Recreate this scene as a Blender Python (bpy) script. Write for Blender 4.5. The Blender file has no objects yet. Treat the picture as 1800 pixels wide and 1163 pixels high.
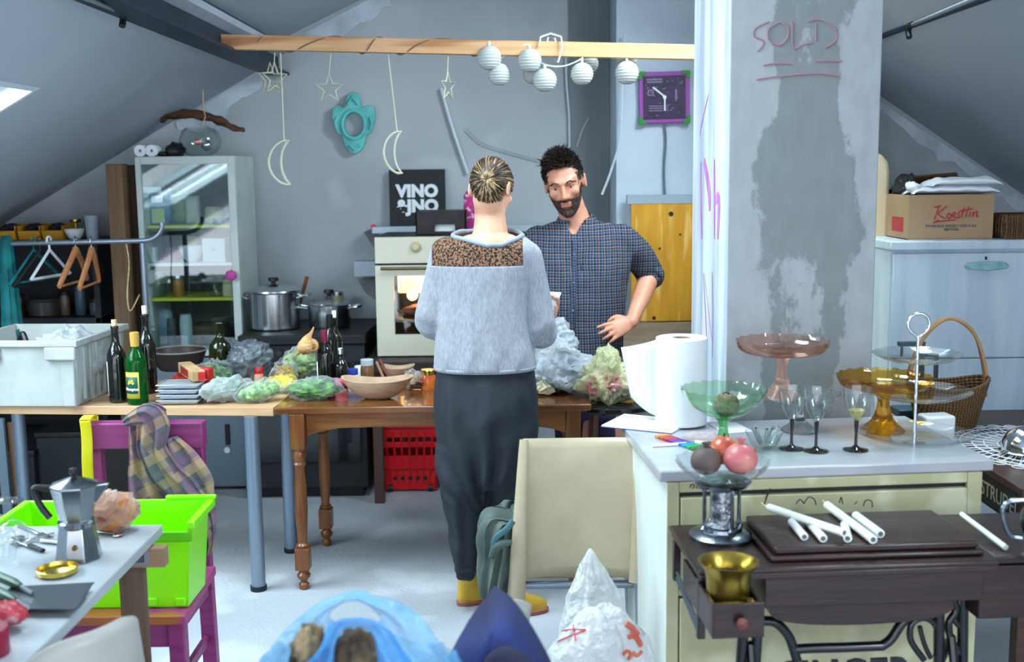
import bpy, math, random
from mathutils import Vector, Matrix, noise
PI = math.pi
R = math.radians
random.seed(7)
SC = bpy.context.scene
COL = SC.collection

# ---------------- camera ----------------
TH = math.atan(281/2000); RO = .012; CH = 1.67; FPX = 2000.0
_f = Vector((0, math.cos(TH), -math.sin(TH))); _u0 = Vector((0, math.sin(TH), math.cos(TH))); _r0 = Vector((1, 0, 0))
_u = _u0*math.cos(RO) + _r0*math.sin(RO); _r = _r0*math.cos(RO) - _u0*math.sin(RO)
cd = bpy.data.cameras.new('camera'); cam = bpy.data.objects.new('camera', cd); COL.objects.link(cam)
cam.matrix_world = Matrix(((_r.x, _u.x, -_f.x, 0), (_r.y, _u.y, -_f.y, 0), (_r.z, _u.z, -_f.z, CH), (0, 0, 0, 1)))
cd.sensor_width = 36; cd.lens = 40; cd.clip_start = .05
cd.dof.use_dof = True; cd.dof.focus_distance = 3.95; cd.dof.aperture_fstop = 2.8
SC.camera = cam

def _dir(px, py): return _f + _r*((px-900)/FPX) + _u*((581.5-py)/FPX)
def P(px, py, Y):
    "point of the room at depth Y seen at a pixel"
    d = _dir(px, py); k = Y/d.y
    return Vector((d.x*k, Y, CH + d.z*k))
def PZ(px, py, z):
    "point of the room at height z seen at a pixel"
    d = _dir(px, py); k = (z-CH)/d.z
    return Vector((d.x*k, d.y*k, z))

# ---------------- light ----------------
SC.view_settings.view_transform = 'Standard'; SC.view_settings.look = 'None'
SC.view_settings.gamma = 1; SC.view_settings.use_curve_mapping = False
SC.view_settings.exposure = 0.55
SC.cycles.use_denoising = True
SC.cycles.caustics_reflective = False; SC.cycles.caustics_refractive = False
SC.cycles.max_bounces = 10; SC.cycles.transparent_max_bounces = 24; SC.cycles.transmission_bounces = 10
W = bpy.data.worlds.new('sky'); SC.world = W; W.use_nodes = True
W.node_tree.nodes['Background'].inputs[0].default_value = (.85, .90, 1.0, 1)
W.node_tree.nodes['Background'].inputs[1].default_value = 2.6
def area(name, loc, target, sx, sy, power, col=(.90, .94, 1)):
    l = bpy.data.lights.new(name, 'AREA'); l.shape = 'RECTANGLE'; l.size = sx; l.size_y = sy; l.energy = power; l.color = col
    o = bpy.data.objects.new(name, l); COL.objects.link(o); o.location = loc
    o.rotation_euler = (Vector(target)-Vector(loc)).to_track_quat('-Z', 'Y').to_euler(); return o
# the roof windows: three low left ones, then three added out of view for more light (panes are built further down)
area('roof_area_light', (-2.48, 3.9, 2.06), (-2.28, 3.9, 1.73), .95, .95, 45)
area('roof_area_light', (-2.66, 2.8, 1.97), (-2.47, 2.8, 1.62), 1.1, 1.0, 75)
area('roof_area_light', (-3.2, -.7, 1.72), (-3.0, -.7, 1.36), 1.1, 1.2, 90)
area('roof_area_light', (-1.05, 3.1, 3.45), (.1, 3.6, .9), 1.1, 2.0, 200)  # added skylight above the view, to brighten the pillar flank
area('roof_area_light', (1.65, 4.1, 3.2), (.2, 4.9, 1.0), 1.1, 1.8, 230)  # added skylight above the view, to light the back of the room
area('roof_area_light', (2.75, .2, 2.45), (.4, 3.0, .8), 1.2, 1.5, 200)  # added skylight out of view, for more light overall
# ---------------- materials ----------------
def lin(h):
    h = h.lstrip('#'); c = [int(h[i:i+2], 16)/255 for i in (0, 2, 4)]
    return tuple((x/12.92 if x <= .04045 else ((x+.055)/1.055)**2.4) for x in c) + (1,)
def mat(name, c, rough=.6, metal=0, c2=None, ns=8, lo=.4, hi=.6, det=4, bump=0, bs=40, stretch=(1, 1, 1), trans=0, ior=1.45, alpha=1, emit=0, coat=0, sheen=0, kind='noise', rot=(0, 0, 0), c3=None, n3=20):
    m = bpy.data.materials.new(name); m.use_nodes = True; nt = m.node_tree; N = nt.nodes; L = nt.links
    b = N['Principled BSDF']; b.inputs['Base Color'].default_value = lin(c); b.inputs['Roughness'].default_value = rough
    b.inputs['Metallic'].default_value = metal; b.inputs['IOR'].default_value = ior; b.inputs['Transmission Weight'].default_value = trans
    b.inputs['Alpha'].default_value = alpha; b.inputs['Coat Weight'].default_value = coat; b.inputs['Sheen Weight'].default_value = sheen
    if emit: b.inputs['Emission Color'].default_value = lin(c); b.inputs['Emission Strength'].default_value = emit
    def coords():
        tc = N.new('ShaderNodeTexCoord'); mp = N.new('ShaderNodeMapping'); mp.inputs['Scale'].default_value = stretch; mp.inputs['Rotation'].default_value = rot
        L.new(tc.outputs['Object'], mp.inputs[0]); return mp.outputs[0]
    co = None
    if c2 or bump: co = coords()
    if c2:
        if kind == 'wave':
            t = N.new('ShaderNodeTexWave'); t.inputs['Scale'].default_value = ns; t.inputs['Distortion'].default_value = 4; t.inputs['Detail'].default_value = det; t.bands_direction = 'DIAGONAL' if False else 'X'; out = t.outputs[1]
        elif kind == 'voronoi':
            t = N.new('ShaderNodeTexVoronoi'); t.inputs['Scale'].default_value = ns; out = t.outputs[0]
        else:
            t = N.new('ShaderNodeTexNoise'); t.inputs['Scale'].default_value = ns; t.inputs['Detail'].default_value = det; out = t.outputs[0]
        L.new(co, t.inputs['Vector'])
        r = N.new('ShaderNodeValToRGB'); r.color_ramp.elements[0].position = lo; r.color_ramp.elements[1].position = hi
        r.color_ramp.elements[0].color = lin(c); r.color_ramp.elements[1].color = lin(c2); L.new(out, r.inputs[0]); res = r.outputs[0]
        if c3:
            t3 = N.new('ShaderNodeTexNoise'); t3.inputs['Scale'].default_value = n3; L.new(co, t3.inputs['Vector'])
            r3 = N.new('ShaderNodeValToRGB'); r3.color_ramp.elements[0].position = .55; r3.color_ramp.elements[1].position = .65; L.new(t3.outputs[0], r3.inputs[0])
            mx = N.new('ShaderNodeMixRGB'); L.new(r3.outputs[0], mx.inputs[0]); L.new(res, mx.inputs[1]); mx.inputs[2].default_value = lin(c3); res = mx.outputs[0]
        L.new(res, b.inputs['Base Color'])
    if bump:
        tb = N.new('ShaderNodeTexNoise'); tb.inputs['Scale'].default_value = bs; tb.inputs['Detail'].default_value = 5; L.new(co, tb.inputs['Vector'])
        bn = N.new('ShaderNodeBump'); bn.inputs['Strength'].default_value = min(1, bump); bn.inputs['Distance'].default_value = .01; L.new(tb.outputs[0], bn.inputs['Height']); L.new(bn.outputs[0], b.inputs['Normal'])
    return m
def wood(name, c, c2, rough=.45, st=(1.2, 14, 14), ns=3, coat=0, bump=.1): return mat(name, c, rough, c2=c2, ns=ns, lo=.35, hi=.68, det=6, stretch=st, coat=coat, bump=bump, bs=10)
def thin_glass(name, tint='#FFFFFF', base=.04, dirt=0):
    m = bpy.data.materials.new(name); m.use_nodes = True; nt = m.node_tree; N = nt.nodes; L = nt.links
    for n in list(N): N.remove(n)
    o = N.new('ShaderNodeOutputMaterial'); t = N.new('ShaderNodeBsdfTransparent'); t.inputs[0].default_value = lin(tint)
    g = N.new('ShaderNodeBsdfGlossy'); g.inputs['Roughness'].default_value = .03; f = N.new('ShaderNodeLayerWeight'); f.inputs[0].default_value = .5
    p = N.new('ShaderNodeMath'); p.operation = 'POWER'; p.inputs[1].default_value = 4; L.new(f.outputs[1], p.inputs[0])
    a = N.new('ShaderNodeMath'); a.operation = 'MULTIPLY_ADD'; a.inputs[1].default_value = .75; a.inputs[2].default_value = base; L.new(p.outputs[0], a.inputs[0])
    x = N.new('ShaderNodeMixShader'); L.new(a.outputs[0], x.inputs[0]); L.new(t.outputs[0], x.inputs[1]); L.new(g.outputs[0], x.inputs[2]); L.new(x.outputs[0], o.inputs[0])
    return m
def film(name, c, alpha=.35, rough=.25):
    "thin clinging plastic film: part clear, part milky, with a gloss"
    m = bpy.data.materials.new(name); m.use_nodes = True; nt = m.node_tree; N = nt.nodes; L = nt.links
    b = N['Principled BSDF']; b.inputs['Base Color'].default_value = lin(c); b.inputs['Roughness'].default_value = rough
    b.inputs['Specular IOR Level'].default_value = .9
    t = N.new('ShaderNodeBsdfTransparent'); tl = N.new('ShaderNodeBsdfTranslucent'); tl.inputs[0].default_value = lin(c)
    x1 = N.new('ShaderNodeMixShader'); x1.inputs[0].default_value = .35; L.new(b.outputs[0], x1.inputs[1]); L.new(tl.outputs[0], x1.inputs[2])
    lw = N.new('ShaderNodeLayerWeight'); lw.inputs[0].default_value = .35
    mr = N.new('ShaderNodeMapRange'); mr.inputs[3].default_value = alpha; mr.inputs[4].default_value = min(1, alpha+.45); L.new(lw.outputs[1], mr.inputs[0])
    x = N.new('ShaderNodeMixShader'); L.new(mr.outputs[0], x.inputs[0]); L.new(t.outputs[0], x.inputs[1]); L.new(x1.outputs[0], x.inputs[2])
    tc = N.new('ShaderNodeTexCoord'); tb = N.new('ShaderNodeTexNoise'); tb.inputs['Scale'].default_value = 28; tb.inputs['Detail'].default_value = 3; L.new(tc.outputs['Object'], tb.inputs['Vector'])
    bn = N.new('ShaderNodeBump'); bn.inputs['Strength'].default_value = .9; bn.inputs['Distance'].default_value = .03; L.new(tb.outputs[0], bn.inputs['Height']); L.new(bn.outputs[0], b.inputs['Normal'])
    L.new(x.outputs[0], N['Material Output'].inputs[0]); return m

# ---------------- geometry collector ----------------
class G:
    def __init__(s): s.v = []; s.f = []
    def add(s, vs, fs):
        n = len(s.v); s.v += [Vector(a) for a in vs]; s.f += [tuple(i+n for i in f) for f in fs]; return s
    def bx(s, x0, x1, y0, y1, z0, z1):
        return s.add([(x, y, z) for z in (z0, z1) for y in (y0, y1) for x in (x0, x1)], [(0, 2, 3, 1), (4, 5, 7, 6), (0, 1, 5, 4), (1, 3, 7, 5), (3, 2, 6, 7), (2, 0, 4, 6)])
    def hexa(s, lo, hi):
        "box from four bottom and four top corners"
        return s.add(list(lo)+list(hi), [(3, 2, 1, 0), (4, 5, 6, 7), (0, 1, 5, 4), (1, 2, 6, 5), (2, 3, 7, 6), (3, 0, 4, 7)])
    def loft(s, rings, caps=True, loop=False):
        n = len(rings[0]); vs = [p for r in rings for p in r]; fs = []
        m = len(rings)
        for i in range(m if loop else m-1):
            a = i*n; b = ((i+1) % m)*n
            for j in range(n): k = (j+1) % n; fs.append((a+j, a+k, b+k, b+j))
        if caps and not loop: fs.append(tuple(range(n-1, -1, -1))); fs.append(tuple((m-1)*n+j for j in range(n)))
        return s.add(vs, fs)
    def tube(s, pts, r, n=10, caps=True, loop=False, flat=1):
        pts = [Vector(p) for p in pts]; m = len(pts); rs = r if isinstance(r, (list, tuple)) else [r]*m
        rings = []; up = None
        for i, p in enumerate(pts):
            if loop: t = pts[(i+1) % m]-pts[i-1]
            else: t = pts[min(i+1, m-1)]-pts[max(i-1, 0)]
            if t.length < 1e-9: t = Vector((0, 0, 1))
            t.normalize()
            if up is None: up = Vector((0, 0, 1)) if abs(t.z) < .9 else Vector((1, 0, 0))
            up = (up-t*up.dot(t)); up = up.normalized() if up.length > 1e-6 else t.orthogonal().normalized()
            sd = t.cross(up)
            rings.append([p+(sd*math.cos(2*PI*k/n)+up*math.sin(2*PI*k/n)*flat)*rs[i] for k in range(n)])
        return s.loft(rings, caps, loop)
    def cyl(s, p0, p1, r0, r1=None, n=20): return s.tube([p0, p1], [r0, r0 if r1 is None else r1], n)
    def lathe(s, prof, c=(0, 0, 0), n=32, ripple=None, caps=False, ang=(0, 2*PI)):
        c = Vector(c); rings = []
        for i, (r, z) in enumerate(prof):
            ring = []
            for k in range(n):
                a = 2*PI*k/n; rr = r*(1+ripple(a, i, z)) if ripple else r
                ring.append(c+Vector((rr*math.cos(a), rr*math.sin(a), z)))
            rings.append(ring)
        return s.loft(rings, caps)
    def ell(s, c, rx, ry=None, rz=None, n=20, m=12, M=None, amp=0, fr=3, seed=0):
        ry = rx if ry is None else ry; rz = rx if rz is None else rz; c = Vector(c); rings = []
        for i in range(m+1):
            t = -PI/2+PI*i/m; t = max(-PI/2+.02, min(PI/2-.02, t)); ring = []
            for k in range(n):
                a = 2*PI*k/n; p = Vector((math.cos(t)*math.cos(a), math.cos(t)*math.sin(a), math.sin(t)))
                q = 1+amp*noise.noise(p*fr+Vector((seed*7.1, seed*3.3, seed))) if amp else 1
                p = Vector((p.x*rx, p.y*ry, p.z*rz))*q
                if M: p = M @ p
                ring.append(c+p)
            rings.append(ring)
        return s.loft(rings)
    def prism(s, pts, y0, y1):
        "outline in x,z pushed along y"
        n = len(pts); vs = [(x, y0, z) for x, z in pts]+[(x, y1, z) for x, z in pts]
        return s.add(vs, [tuple(range(n)), tuple(range(2*n-1, n-1, -1))]+[(i, n+i, n+(i+1) % n, (i+1) % n) for i in range(n)])
    def slab(s, pts, z0, z1):
        n = len(pts); vs = [(x, y, z0) for x, y in pts]+[(x, y, z1) for x, y in pts]
        return s.add(vs, [tuple(range(n-1, -1, -1)), tuple(range(n, 2*n))]+[(i, (i+1) % n, n+(i+1) % n, n+i) for i in range(n)])
    def ringprism(s, outer, inner, y0, y1):
        n = len(outer); vs = [(x, y, z) for y in (y0, y1) for o in (outer, inner) for x, z in o]; fs = []
        for i in range(n):
            j = (i+1) % n
            fs += [(i, j, n+j, n+i), (2*n+i, 3*n+i, 3*n+j, 2*n+j), (i, 2*n+i, 2*n+j, j), (n+i, n+j, 3*n+j, 3*n+i)]
        return s.add(vs, fs)
    def grid(s, fn, nu, nv, wrap=False):
        vs = [fn(i/nu, j/nv) for i in range(nu+(0 if wrap else 1)) for j in range(nv+1)]; fs = []
        for i in range(nu):
            for j in range(nv):
                a = i*(nv+1)+j; b = ((i+1) % nu if wrap else i+1)*(nv+1)+j; fs.append((a, b, b+1, a+1))
        return s.add(vs, fs)
    def xf(s, M): s.v = [M @ p for p in s.v]; return s
    def mv(s, d): d = Vector(d); s.v = [p+d for p in s.v]; return s
    def rz(s, a): return s.xf(Matrix.Rotation(a, 4, 'Z'))
    def disp(s, fn): s.v = [fn(p) for p in s.v]; return s
    def build(s, name, m, parent=None, smooth=True, bevel=0, sub=0, solid=0, ang=38, seg=2, label=None):
        me = bpy.data.meshes.new(name); me.from_pydata([tuple(p) for p in s.v], [], s.f)
        import bmesh
        bm = bmesh.new(); bm.from_mesh(me); bmesh.ops.recalc_face_normals(bm, faces=bm.faces); bm.to_mesh(me); bm.free()
        o = bpy.data.objects.new(name, me); COL.objects.link(o)
        me.materials.append(m)
        if smooth:
            me.shade_smooth()
            if ang < 180: me.set_sharp_from_angle(angle=R(ang))
        if solid: q = o.modifiers.new('s', 'SOLIDIFY'); q.thickness = solid; q.offset = 0
        if bevel: q = o.modifiers.new('b', 'BEVEL'); q.width = bevel; q.segments = seg; q.limit_method = 'ANGLE'; q.angle_limit = R(40)
        if sub: q = o.modifiers.new('u', 'SUBSURF'); q.levels = sub; q.render_levels = sub
        if parent: o.parent = parent
        if label: o['label'] = label
        return o
def add_mat(o, m, test):
    "a second material on the faces whose centre passes the test"
    o.data.materials.append(m); i = len(o.data.materials)-1
    for p in o.data.polygons:
        if test(p.center): p.material_index = i
def thing(name, label, cat, loc=(0, 0, 0), rz=0, group=None):
    o = bpy.data.objects.new(name, None); COL.objects.link(o); o.location = loc; o.rotation_euler = (0, 0, rz); o.empty_display_size = .05
    o['label'] = label; o['category'] = cat
    if group: o['group'] = group
    return o
def tag(o, label, cat, group=None, loc=None, rz=None, kind=None):
    o['label'] = label; o['category'] = cat
    if group: o['group'] = group
    if kind: o['kind'] = kind
    if loc is not None: o.location = loc
    if rz is not None: o.rotation_euler = (0, 0, rz)
    return o
def struct(o, label=None):
    if o.parent is None: o['kind'] = 'structure'
    if label: o['label'] = label
    return o
def dup(root, loc, rz=0, label=None, group=None, scale=None):
    r = root.copy(); COL.objects.link(r); r.location = loc; r.rotation_euler = (0, 0, rz)
    if label: r['label'] = label
    if group: r['group'] = group
    if scale: r.scale = (scale,)*3
    for ch in list(root.children):
        c = ch.copy(); COL.objects.link(c); c.parent = r
        for g in list(ch.children):
            d = g.copy(); COL.objects.link(d); d.parent = c
    return r
def text_geo(txt, size, depth=.001, bold=0, align='CENTER', shear=0, space=1):
    "lettering as a mesh, in the x,z plane facing -y, centred on the origin"
    cu = bpy.data.curves.new('t', 'FONT'); cu.body = txt; cu.size = size; cu.extrude = depth; cu.offset = bold; cu.align_x = align; cu.align_y = 'CENTER'; cu.shear = shear; cu.space_character = space; cu.space_line = .8; cu.resolution_u = 3
    o = bpy.data.objects.new('t', cu); me = bpy.data.meshes.new_from_object(o); g = G()
    g.add([(v.co.x, -v.co.z, v.co.y) for v in me.vertices], [tuple(p.vertices) for p in me.polygons])
    bpy.data.objects.remove(o); bpy.data.curves.remove(cu); bpy.data.meshes.remove(me); return g
def strokes(lines, w, y=0, th=.0015):
    "hand drawn strokes as flat ribbons in the x,z plane"
    g = G()
    for ln in lines:
        pts = smoothline(ln, 4); g.tube([(x, y, z) for x, z in pts], w/2, 6, flat=1)
    g.v = [Vector((p.x, y+(p.y-y)*th/w*2, p.z)) for p in g.v]; return g
def smoothline(pts, k=5):
    "Catmull-Rom through points of any dimension"
    if len(pts) < 3: return [tuple(p) for p in pts]
    out = []; n = len(pts)
    for i in range(n-1):
        p0 = pts[max(i-1, 0)]; p1 = pts[i]; p2 = pts[i+1]; p3 = pts[min(i+2, n-1)]
        for j in range(k):
            t = j/k; out.append(tuple(.5*((2*b)+(-a+c)*t+(2*a-5*b+4*c-d)*t*t+(-a+3*b-3*c+d)*t**3) for a, b, c, d in zip(p0, p1, p2, p3)))
    out.append(tuple(pts[-1])); return out
def nz(p, f=1, s=0): return noise.noise(Vector(p)*f+Vector((s*5.3, s*2.7, s*9.1)))
def crumple(g, amp=.02, f=9, s=0, zmin=None):
    "folded, creased film: sharp ridges along the outward direction from the middle"
    c = sum(g.v, Vector())/len(g.v)
    def fn(p):
        d = (p-c); L_ = d.length or 1; d = d/L_; w = p+Vector((nz(p, f*.8, s+7), nz(p, f*.8, s+8), nz(p, f*.8, s+9)))*.03
        q = (1-abs(nz(w, f, s))*2.2)**2; q2 = (1-min(1, abs(nz(w, f*2.4, s+4))*2.2))**2; q3 = (1-min(1, abs(nz(w, f*5, s+6))*2))**2
        r = p+d*amp*(q*.9+q2*.45+q3*.22-.75)
        if zmin is not None and r.z < zmin: r.z = zmin
        return r
    g.v = [fn(p) for p in g.v]; return g
def cut(g, co, no):
    "slice the faces along a plane, keeping everything"
    import bmesh
    me = bpy.data.meshes.new('c'); me.from_pydata([tuple(p) for p in g.v], [], g.f); bm = bmesh.new(); bm.from_mesh(me)
    bmesh.ops.bisect_plane(bm, geom=bm.verts[:]+bm.edges[:]+bm.faces[:], plane_co=co, plane_no=no); bm.to_mesh(me); bm.free()
    r = G(); r.add([v.co.copy() for v in me.vertices], [tuple(p.vertices) for p in me.polygons]); bpy.data.meshes.remove(me); return r
def split(g, test):
    "faces whose centre passes the test / the others, as two collectors"
    out = (G(), G()); maps = ({}, {})
    for f in g.f:
        c = sum((g.v[i] for i in f), Vector())/len(f); k = 0 if test(c) else 1; m = maps[k]; o = out[k]
        for i in f:
            if i not in m: m[i] = len(o.v); o.v.append(g.v[i].copy())
        o.f.append(tuple(m[i] for i in f))
    return out
def normals(g):
    n = [Vector() for _ in g.v]
    for f in g.f:
        a, b, c = g.v[f[0]], g.v[f[1]], g.v[f[2]]; k = (b-a).cross(c-a)
        for i in f: n[i] += k
    return [q.normalized() if q.length else q for q in n]
def shell(g, test, off, nzf=None):
    "a skin lifted off part of a surface"
    N_ = normals(g); g2 = G(); g2.v = [p+n*(off*(1+(nzf(p) if nzf else 0))) for p, n in zip(g.v, N_)]; g2.f = list(g.f)
    keep = [f for f in g.f if test(sum((g.v[i] for i in f), Vector())/len(f))]; g3 = G(); m = {}
    for f in keep:
        for i in f:
            if i not in m: m[i] = len(g3.v); g3.v.append(g2.v[i])
        g3.f.append(tuple(m[i] for i in f))
    return g3
def plaid(name, base, l1, l2, per=.03, w1=.16, w2=.07, rough=.85, rot=(0, 0, 0)):
    m = bpy.data.materials.new(name); m.use_nodes = True; nt = m.node_tree; N = nt.nodes; L = nt.links; b = N['Principled BSDF']; b.inputs['Roughness'].default_value = rough; b.inputs['Specular IOR Level'].default_value = .2
    tc = N.new('ShaderNodeTexCoord'); mp = N.new('ShaderNodeMapping'); mp.inputs['Rotation'].default_value = rot; L.new(tc.outputs['Object'], mp.inputs[0])
    nt_ = N.new('ShaderNodeTexNoise'); nt_.inputs['Scale'].default_value = 5; L.new(tc.outputs['Object'], nt_.inputs['Vector'])
    vm = N.new('ShaderNodeVectorMath'); vm.operation = 'MULTIPLY_ADD'; vm.inputs[1].default_value = (.02, .02, .02); L.new(nt_.outputs[1], vm.inputs[0]); L.new(mp.outputs[0], vm.inputs[2])
    sx = N.new('ShaderNodeSeparateXYZ'); L.new(vm.outputs[0], sx.inputs[0])
    def line(sock, off, w, p):
        a = N.new('ShaderNodeMath'); a.operation = 'MULTIPLY_ADD'; a.inputs[1].default_value = 1/p; a.inputs[2].default_value = off; L.new(sock, a.inputs[0])
        f = N.new('ShaderNodeMath'); f.operation = 'FRACT'; L.new(a.outputs[0], f.inputs[0]); c = N.new('ShaderNodeMath'); c.operation = 'LESS_THAN'; c.inputs[1].default_value = w; L.new(f.outputs[0], c.inputs[0]); return c.outputs[0]
    col = None
    for sock, off, w, cl, st, p in ((sx.outputs[0], .1, w1, l1, .45, per), (sx.outputs[2], .3, w1, l1, .45, per), (sx.outputs[0], .6, w2, l2, .7, per), (sx.outputs[2], .8, w2, l2, .7, per)):
        mx = N.new('ShaderNodeMixRGB'); k = N.new('ShaderNodeMath'); k.operation = 'MULTIPLY'; k.inputs[1].default_value = st; L.new(line(sock, off, w, p), k.inputs[0]); L.new(k.outputs[0], mx.inputs[0]); mx.inputs[2].default_value = lin(cl)
        if col is None: mx.inputs[1].default_value = lin(base)
        else: L.new(col, mx.inputs[1])
        col = mx.outputs[0]
    L.new(col, b.inputs['Base Color']); return m
def rings_at(path, n=24, fn=None):
    "rings of ellipses: path items (centre, rx, ry[, tilt matrix])"
    out = []
    for i, it in enumerate(path):
        c, rx, ry = it[0], it[1], it[2]; M = it[3] if len(it) > 3 else None; ring = []
        for k in range(n):
            a = 2*PI*k/n; p = Vector((rx*math.cos(a), ry*math.sin(a), 0))
            if fn: p = p*(1+fn(a, i))
            if M: p = M @ p
            ring.append(Vector(c)+p)
        out.append(ring)
    return out
def fuse(g, voxel=.008, smooth=6, disp=None, dec=None):
    "voxel-fuse overlapping solids into one continuous surface; returns a new collector"
    me = bpy.data.meshes.new('x'); me.from_pydata([tuple(p) for p in g.v], [], g.f); o = bpy.data.objects.new('x', me); COL.objects.link(o)
    import bmesh
    bm = bmesh.new(); bm.from_mesh(me); bmesh.ops.recalc_face_normals(bm, faces=bm.faces); bm.to_mesh(me); bm.free()
    q = o.modifiers.new('r', 'REMESH'); q.mode = 'VOXEL'; q.voxel_size = voxel
    if smooth: q = o.modifiers.new('m', 'SMOOTH'); q.factor = .5; q.iterations = smooth
    dg = bpy.context.evaluated_depsgraph_get(); dg.update(); ev = o.evaluated_get(dg); m2 = ev.to_mesh()
    r = G(); r.add([v.co.copy() for v in m2.vertices], [tuple(p.vertices) for p in m2.polygons]); ev.to_mesh_clear()
    bpy.data.objects.remove(o); bpy.data.meshes.remove(me)
    if disp: r.disp(disp)
    return r
def limb(g, pts, rs, n=16):
    "tapered limb with round ends through joints"
    k = smoothline([tuple(p)+(r,) for p, r in zip(pts, rs)], 4)
    g.tube([a[:3] for a in k], [a[3] for a in k], n)
    g.ell(pts[0], rs[0], n=n, m=8); g.ell(pts[-1], rs[-1], n=n, m=8); return g

# palette
M = {}
M['white_paint'] = mat('white_paint', '#D5DEE2', .5, c2='#C4CDD2', ns=3, bump=.05)
M['white'] = mat('white', '#E8EEF2', .5)
M['white_gloss'] = mat('white_gloss', '#E6ECEF', .25, coat=.3)
M['black'] = mat('black', '#101216', .5)
M['black_gloss'] = mat('black_gloss', '#0E0E12', .15, coat=.5)
M['dark'] = mat('dark', '#101318', .6, c2='#181C22', ns=5)
M['steel'] = mat('steel', '#C8CCD0', .22, metal=1, bump=.02)
M['steel_rough'] = mat('steel_rough', '#9AA2AA', .38, metal=1, c2='#7A828B', ns=14)
M['grey_metal'] = mat('grey_metal', '#8C97A3', .35, metal=.6)
M['chrome'] = mat('chrome', '#E5E8EA', .08, metal=1)
M['brass'] = mat('brass', '#B39A45', .3, metal=1, c2='#8E7A32', ns=9, bump=.06)
M['gold'] = mat('gold', '#C9B458', .22, metal=1)
M['glass'] = mat('glass', '#FFFFFF', .02, trans=1, ior=1.45)
M['pane'] = thin_glass('pane', '#F2FAFA', .10)
M['clear'] = thin_glass('clear', '#F8FAFA', .06)
M['oak'] = wood('oak', '#8E5A24', '#693A12', .3, coat=.25)
M['oak_v'] = wood('oak_v', '#7E4C20', '#58300E', .3, st=(14, 14, 1.2), coat=.25)
M['beech'] = wood('beech', '#C9A682', '#BE9871', .4, bump=.02)
M['pine'] = wood('pine', '#D9AE7E', '#C99A66', .55, ns=2)
M['walnut'] = wood('walnut', '#2A1512', '#180B0A', .36, coat=.12)
M['dark_wood'] = wood('dark_wood', '#2C211F', '#1B1413', .5)
M['cork'] = mat('cork', '#D9C39A', .8, c2='#BFA478', ns=60)
M['magenta'] = mat('magenta', '#86306A', .45, c2='#6E2454', ns=4, lo=.45, hi=.75, stretch=(1, 12, 12), bump=.1)
M['yellow'] = mat('yellow', '#CABE08', .5)
M['teal'] = mat('teal', '#0E7F80', .7, c2='#0A6265', ns=12)
M['paper'] = mat('paper', '#E8EDF3', .8)
M['kitchen_paper'] = mat('kitchen_paper', '#D9DDE1', .9, bump=.15, bs=200)  # kitchen roll paper: one even pale grey with a fine bump
M['card'] = mat('card', '#A88C6C', .85, c2='#9C8060', ns=3)
M['red'] = mat('red', '#C8141C', .4)
M['film'] = film('film', '#DDE6EA', .10, .1)
M['film_white'] = film('film_white', '#D2D9DF', .5)
M['skin'] = mat('skin', '#C98F76', .5, c2='#B97B62', ns=12, lo=.35, hi=.75, bump=.05, bs=120)
M['skin'].node_tree.nodes['Principled BSDF'].inputs['Subsurface Weight'].default_value = .12
M['skin'].node_tree.nodes['Principled BSDF'].inputs['Subsurface Radius'].default_value = (.02, .008, .004)
# ---------------- the room ----------------
M['floor'] = mat('floor_concrete', '#AAB0B8', .75, c2='#9CA2AA', ns=1.6, lo=.35, hi=.7, det=8, bump=.35, bs=60, c3='#B4BAC1', n3=3)
M['plaster'] = mat('plaster', '#B2B8BC', .85, c2='#9EA5AA', ns=1.3, lo=.3, hi=.75, det=7, bump=.12, bs=12, c3='#B4BABF', n3=2.2)
M['ceiling'] = mat('ceiling_paint', '#ADB5C0', .85, c2='#A2AAB6', ns=.8, lo=.3, hi=.7, bump=.06, bs=9)
M['wallwhite'] = mat('wall_white', '#C3CFDC', .85, c2='#B7C3D0', ns=1.5, bump=.1, bs=14)
M['beam'] = mat('beam_paint', '#1B2B3D', .5, c2='#152332', ns=5)
YB = 6.4
struct(G().bx(-4.2, 3.6, -1.6, YB+.2, -.12, 0).build('floor', M['floor'], smooth=False))
struct(G().bx(-4.2, 3.6, YB, YB+.15, 0, 3.6).build('wall_back', M['plaster'], smooth=False))
def zl(X): return 3.02+.567*X     # left slope, outside the beam
def zr(X): return 3.44-.675*X     # right slope
# left slope with openings for two roof windows
def slope(name, zf, x0, x1, openings, m, t=.10):
    g = G(); ys = sorted({-1.6, YB}|{a for o in openings for a in o[:2]}); xs = sorted({x0, x1}|{a for o in openings for a in o[2:]})
    for i in range(len(ys)-1):
        for j in range(len(xs)-1):
            ya, yb, xa, xb = ys[i], ys[i+1], xs[j], xs[j+1]
            if any(o[0] <= ya and yb <= o[1] and o[2] <= xa and xb <= o[3] for o in openings): continue
            lo = [(x, y, zf(x)) for x, y in ((xa, ya), (xb, ya), (xb, yb), (xa, yb))]
            g.hexa(lo, [(x, y, z+t) for x, y, z in lo])
    return struct(g.build(name, m, smooth=False))
OPL = [(3.45, 4.44, -2.84, -1.79), (2.3, 3.3, -2.84, -2.08), (-1.3, -.1, -3.4, -2.6)]
OPC_ADDED = [(2.1, 4.1, -1.0, -.1)]  # added opening, unseen, lets light onto the pillar
OPR_ADDED = [(3.2, 5.0, .75, 1.5), (-.6, 1.0, 1.7, 2.6)]  # added openings, unseen, let more light into the room
def zcn(X): return 2.373+.469*(X+1.3)
slope('ceiling_left', zl, -4.2, -1.22, OPL, M['ceiling'], .03)
slope('ceiling_centre', zcn, -1.3, .4, OPC_ADDED, M['ceiling'])
slope('ceiling_right', zr, .4, 3.6, OPR_ADDED, M['ceiling'])
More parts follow.
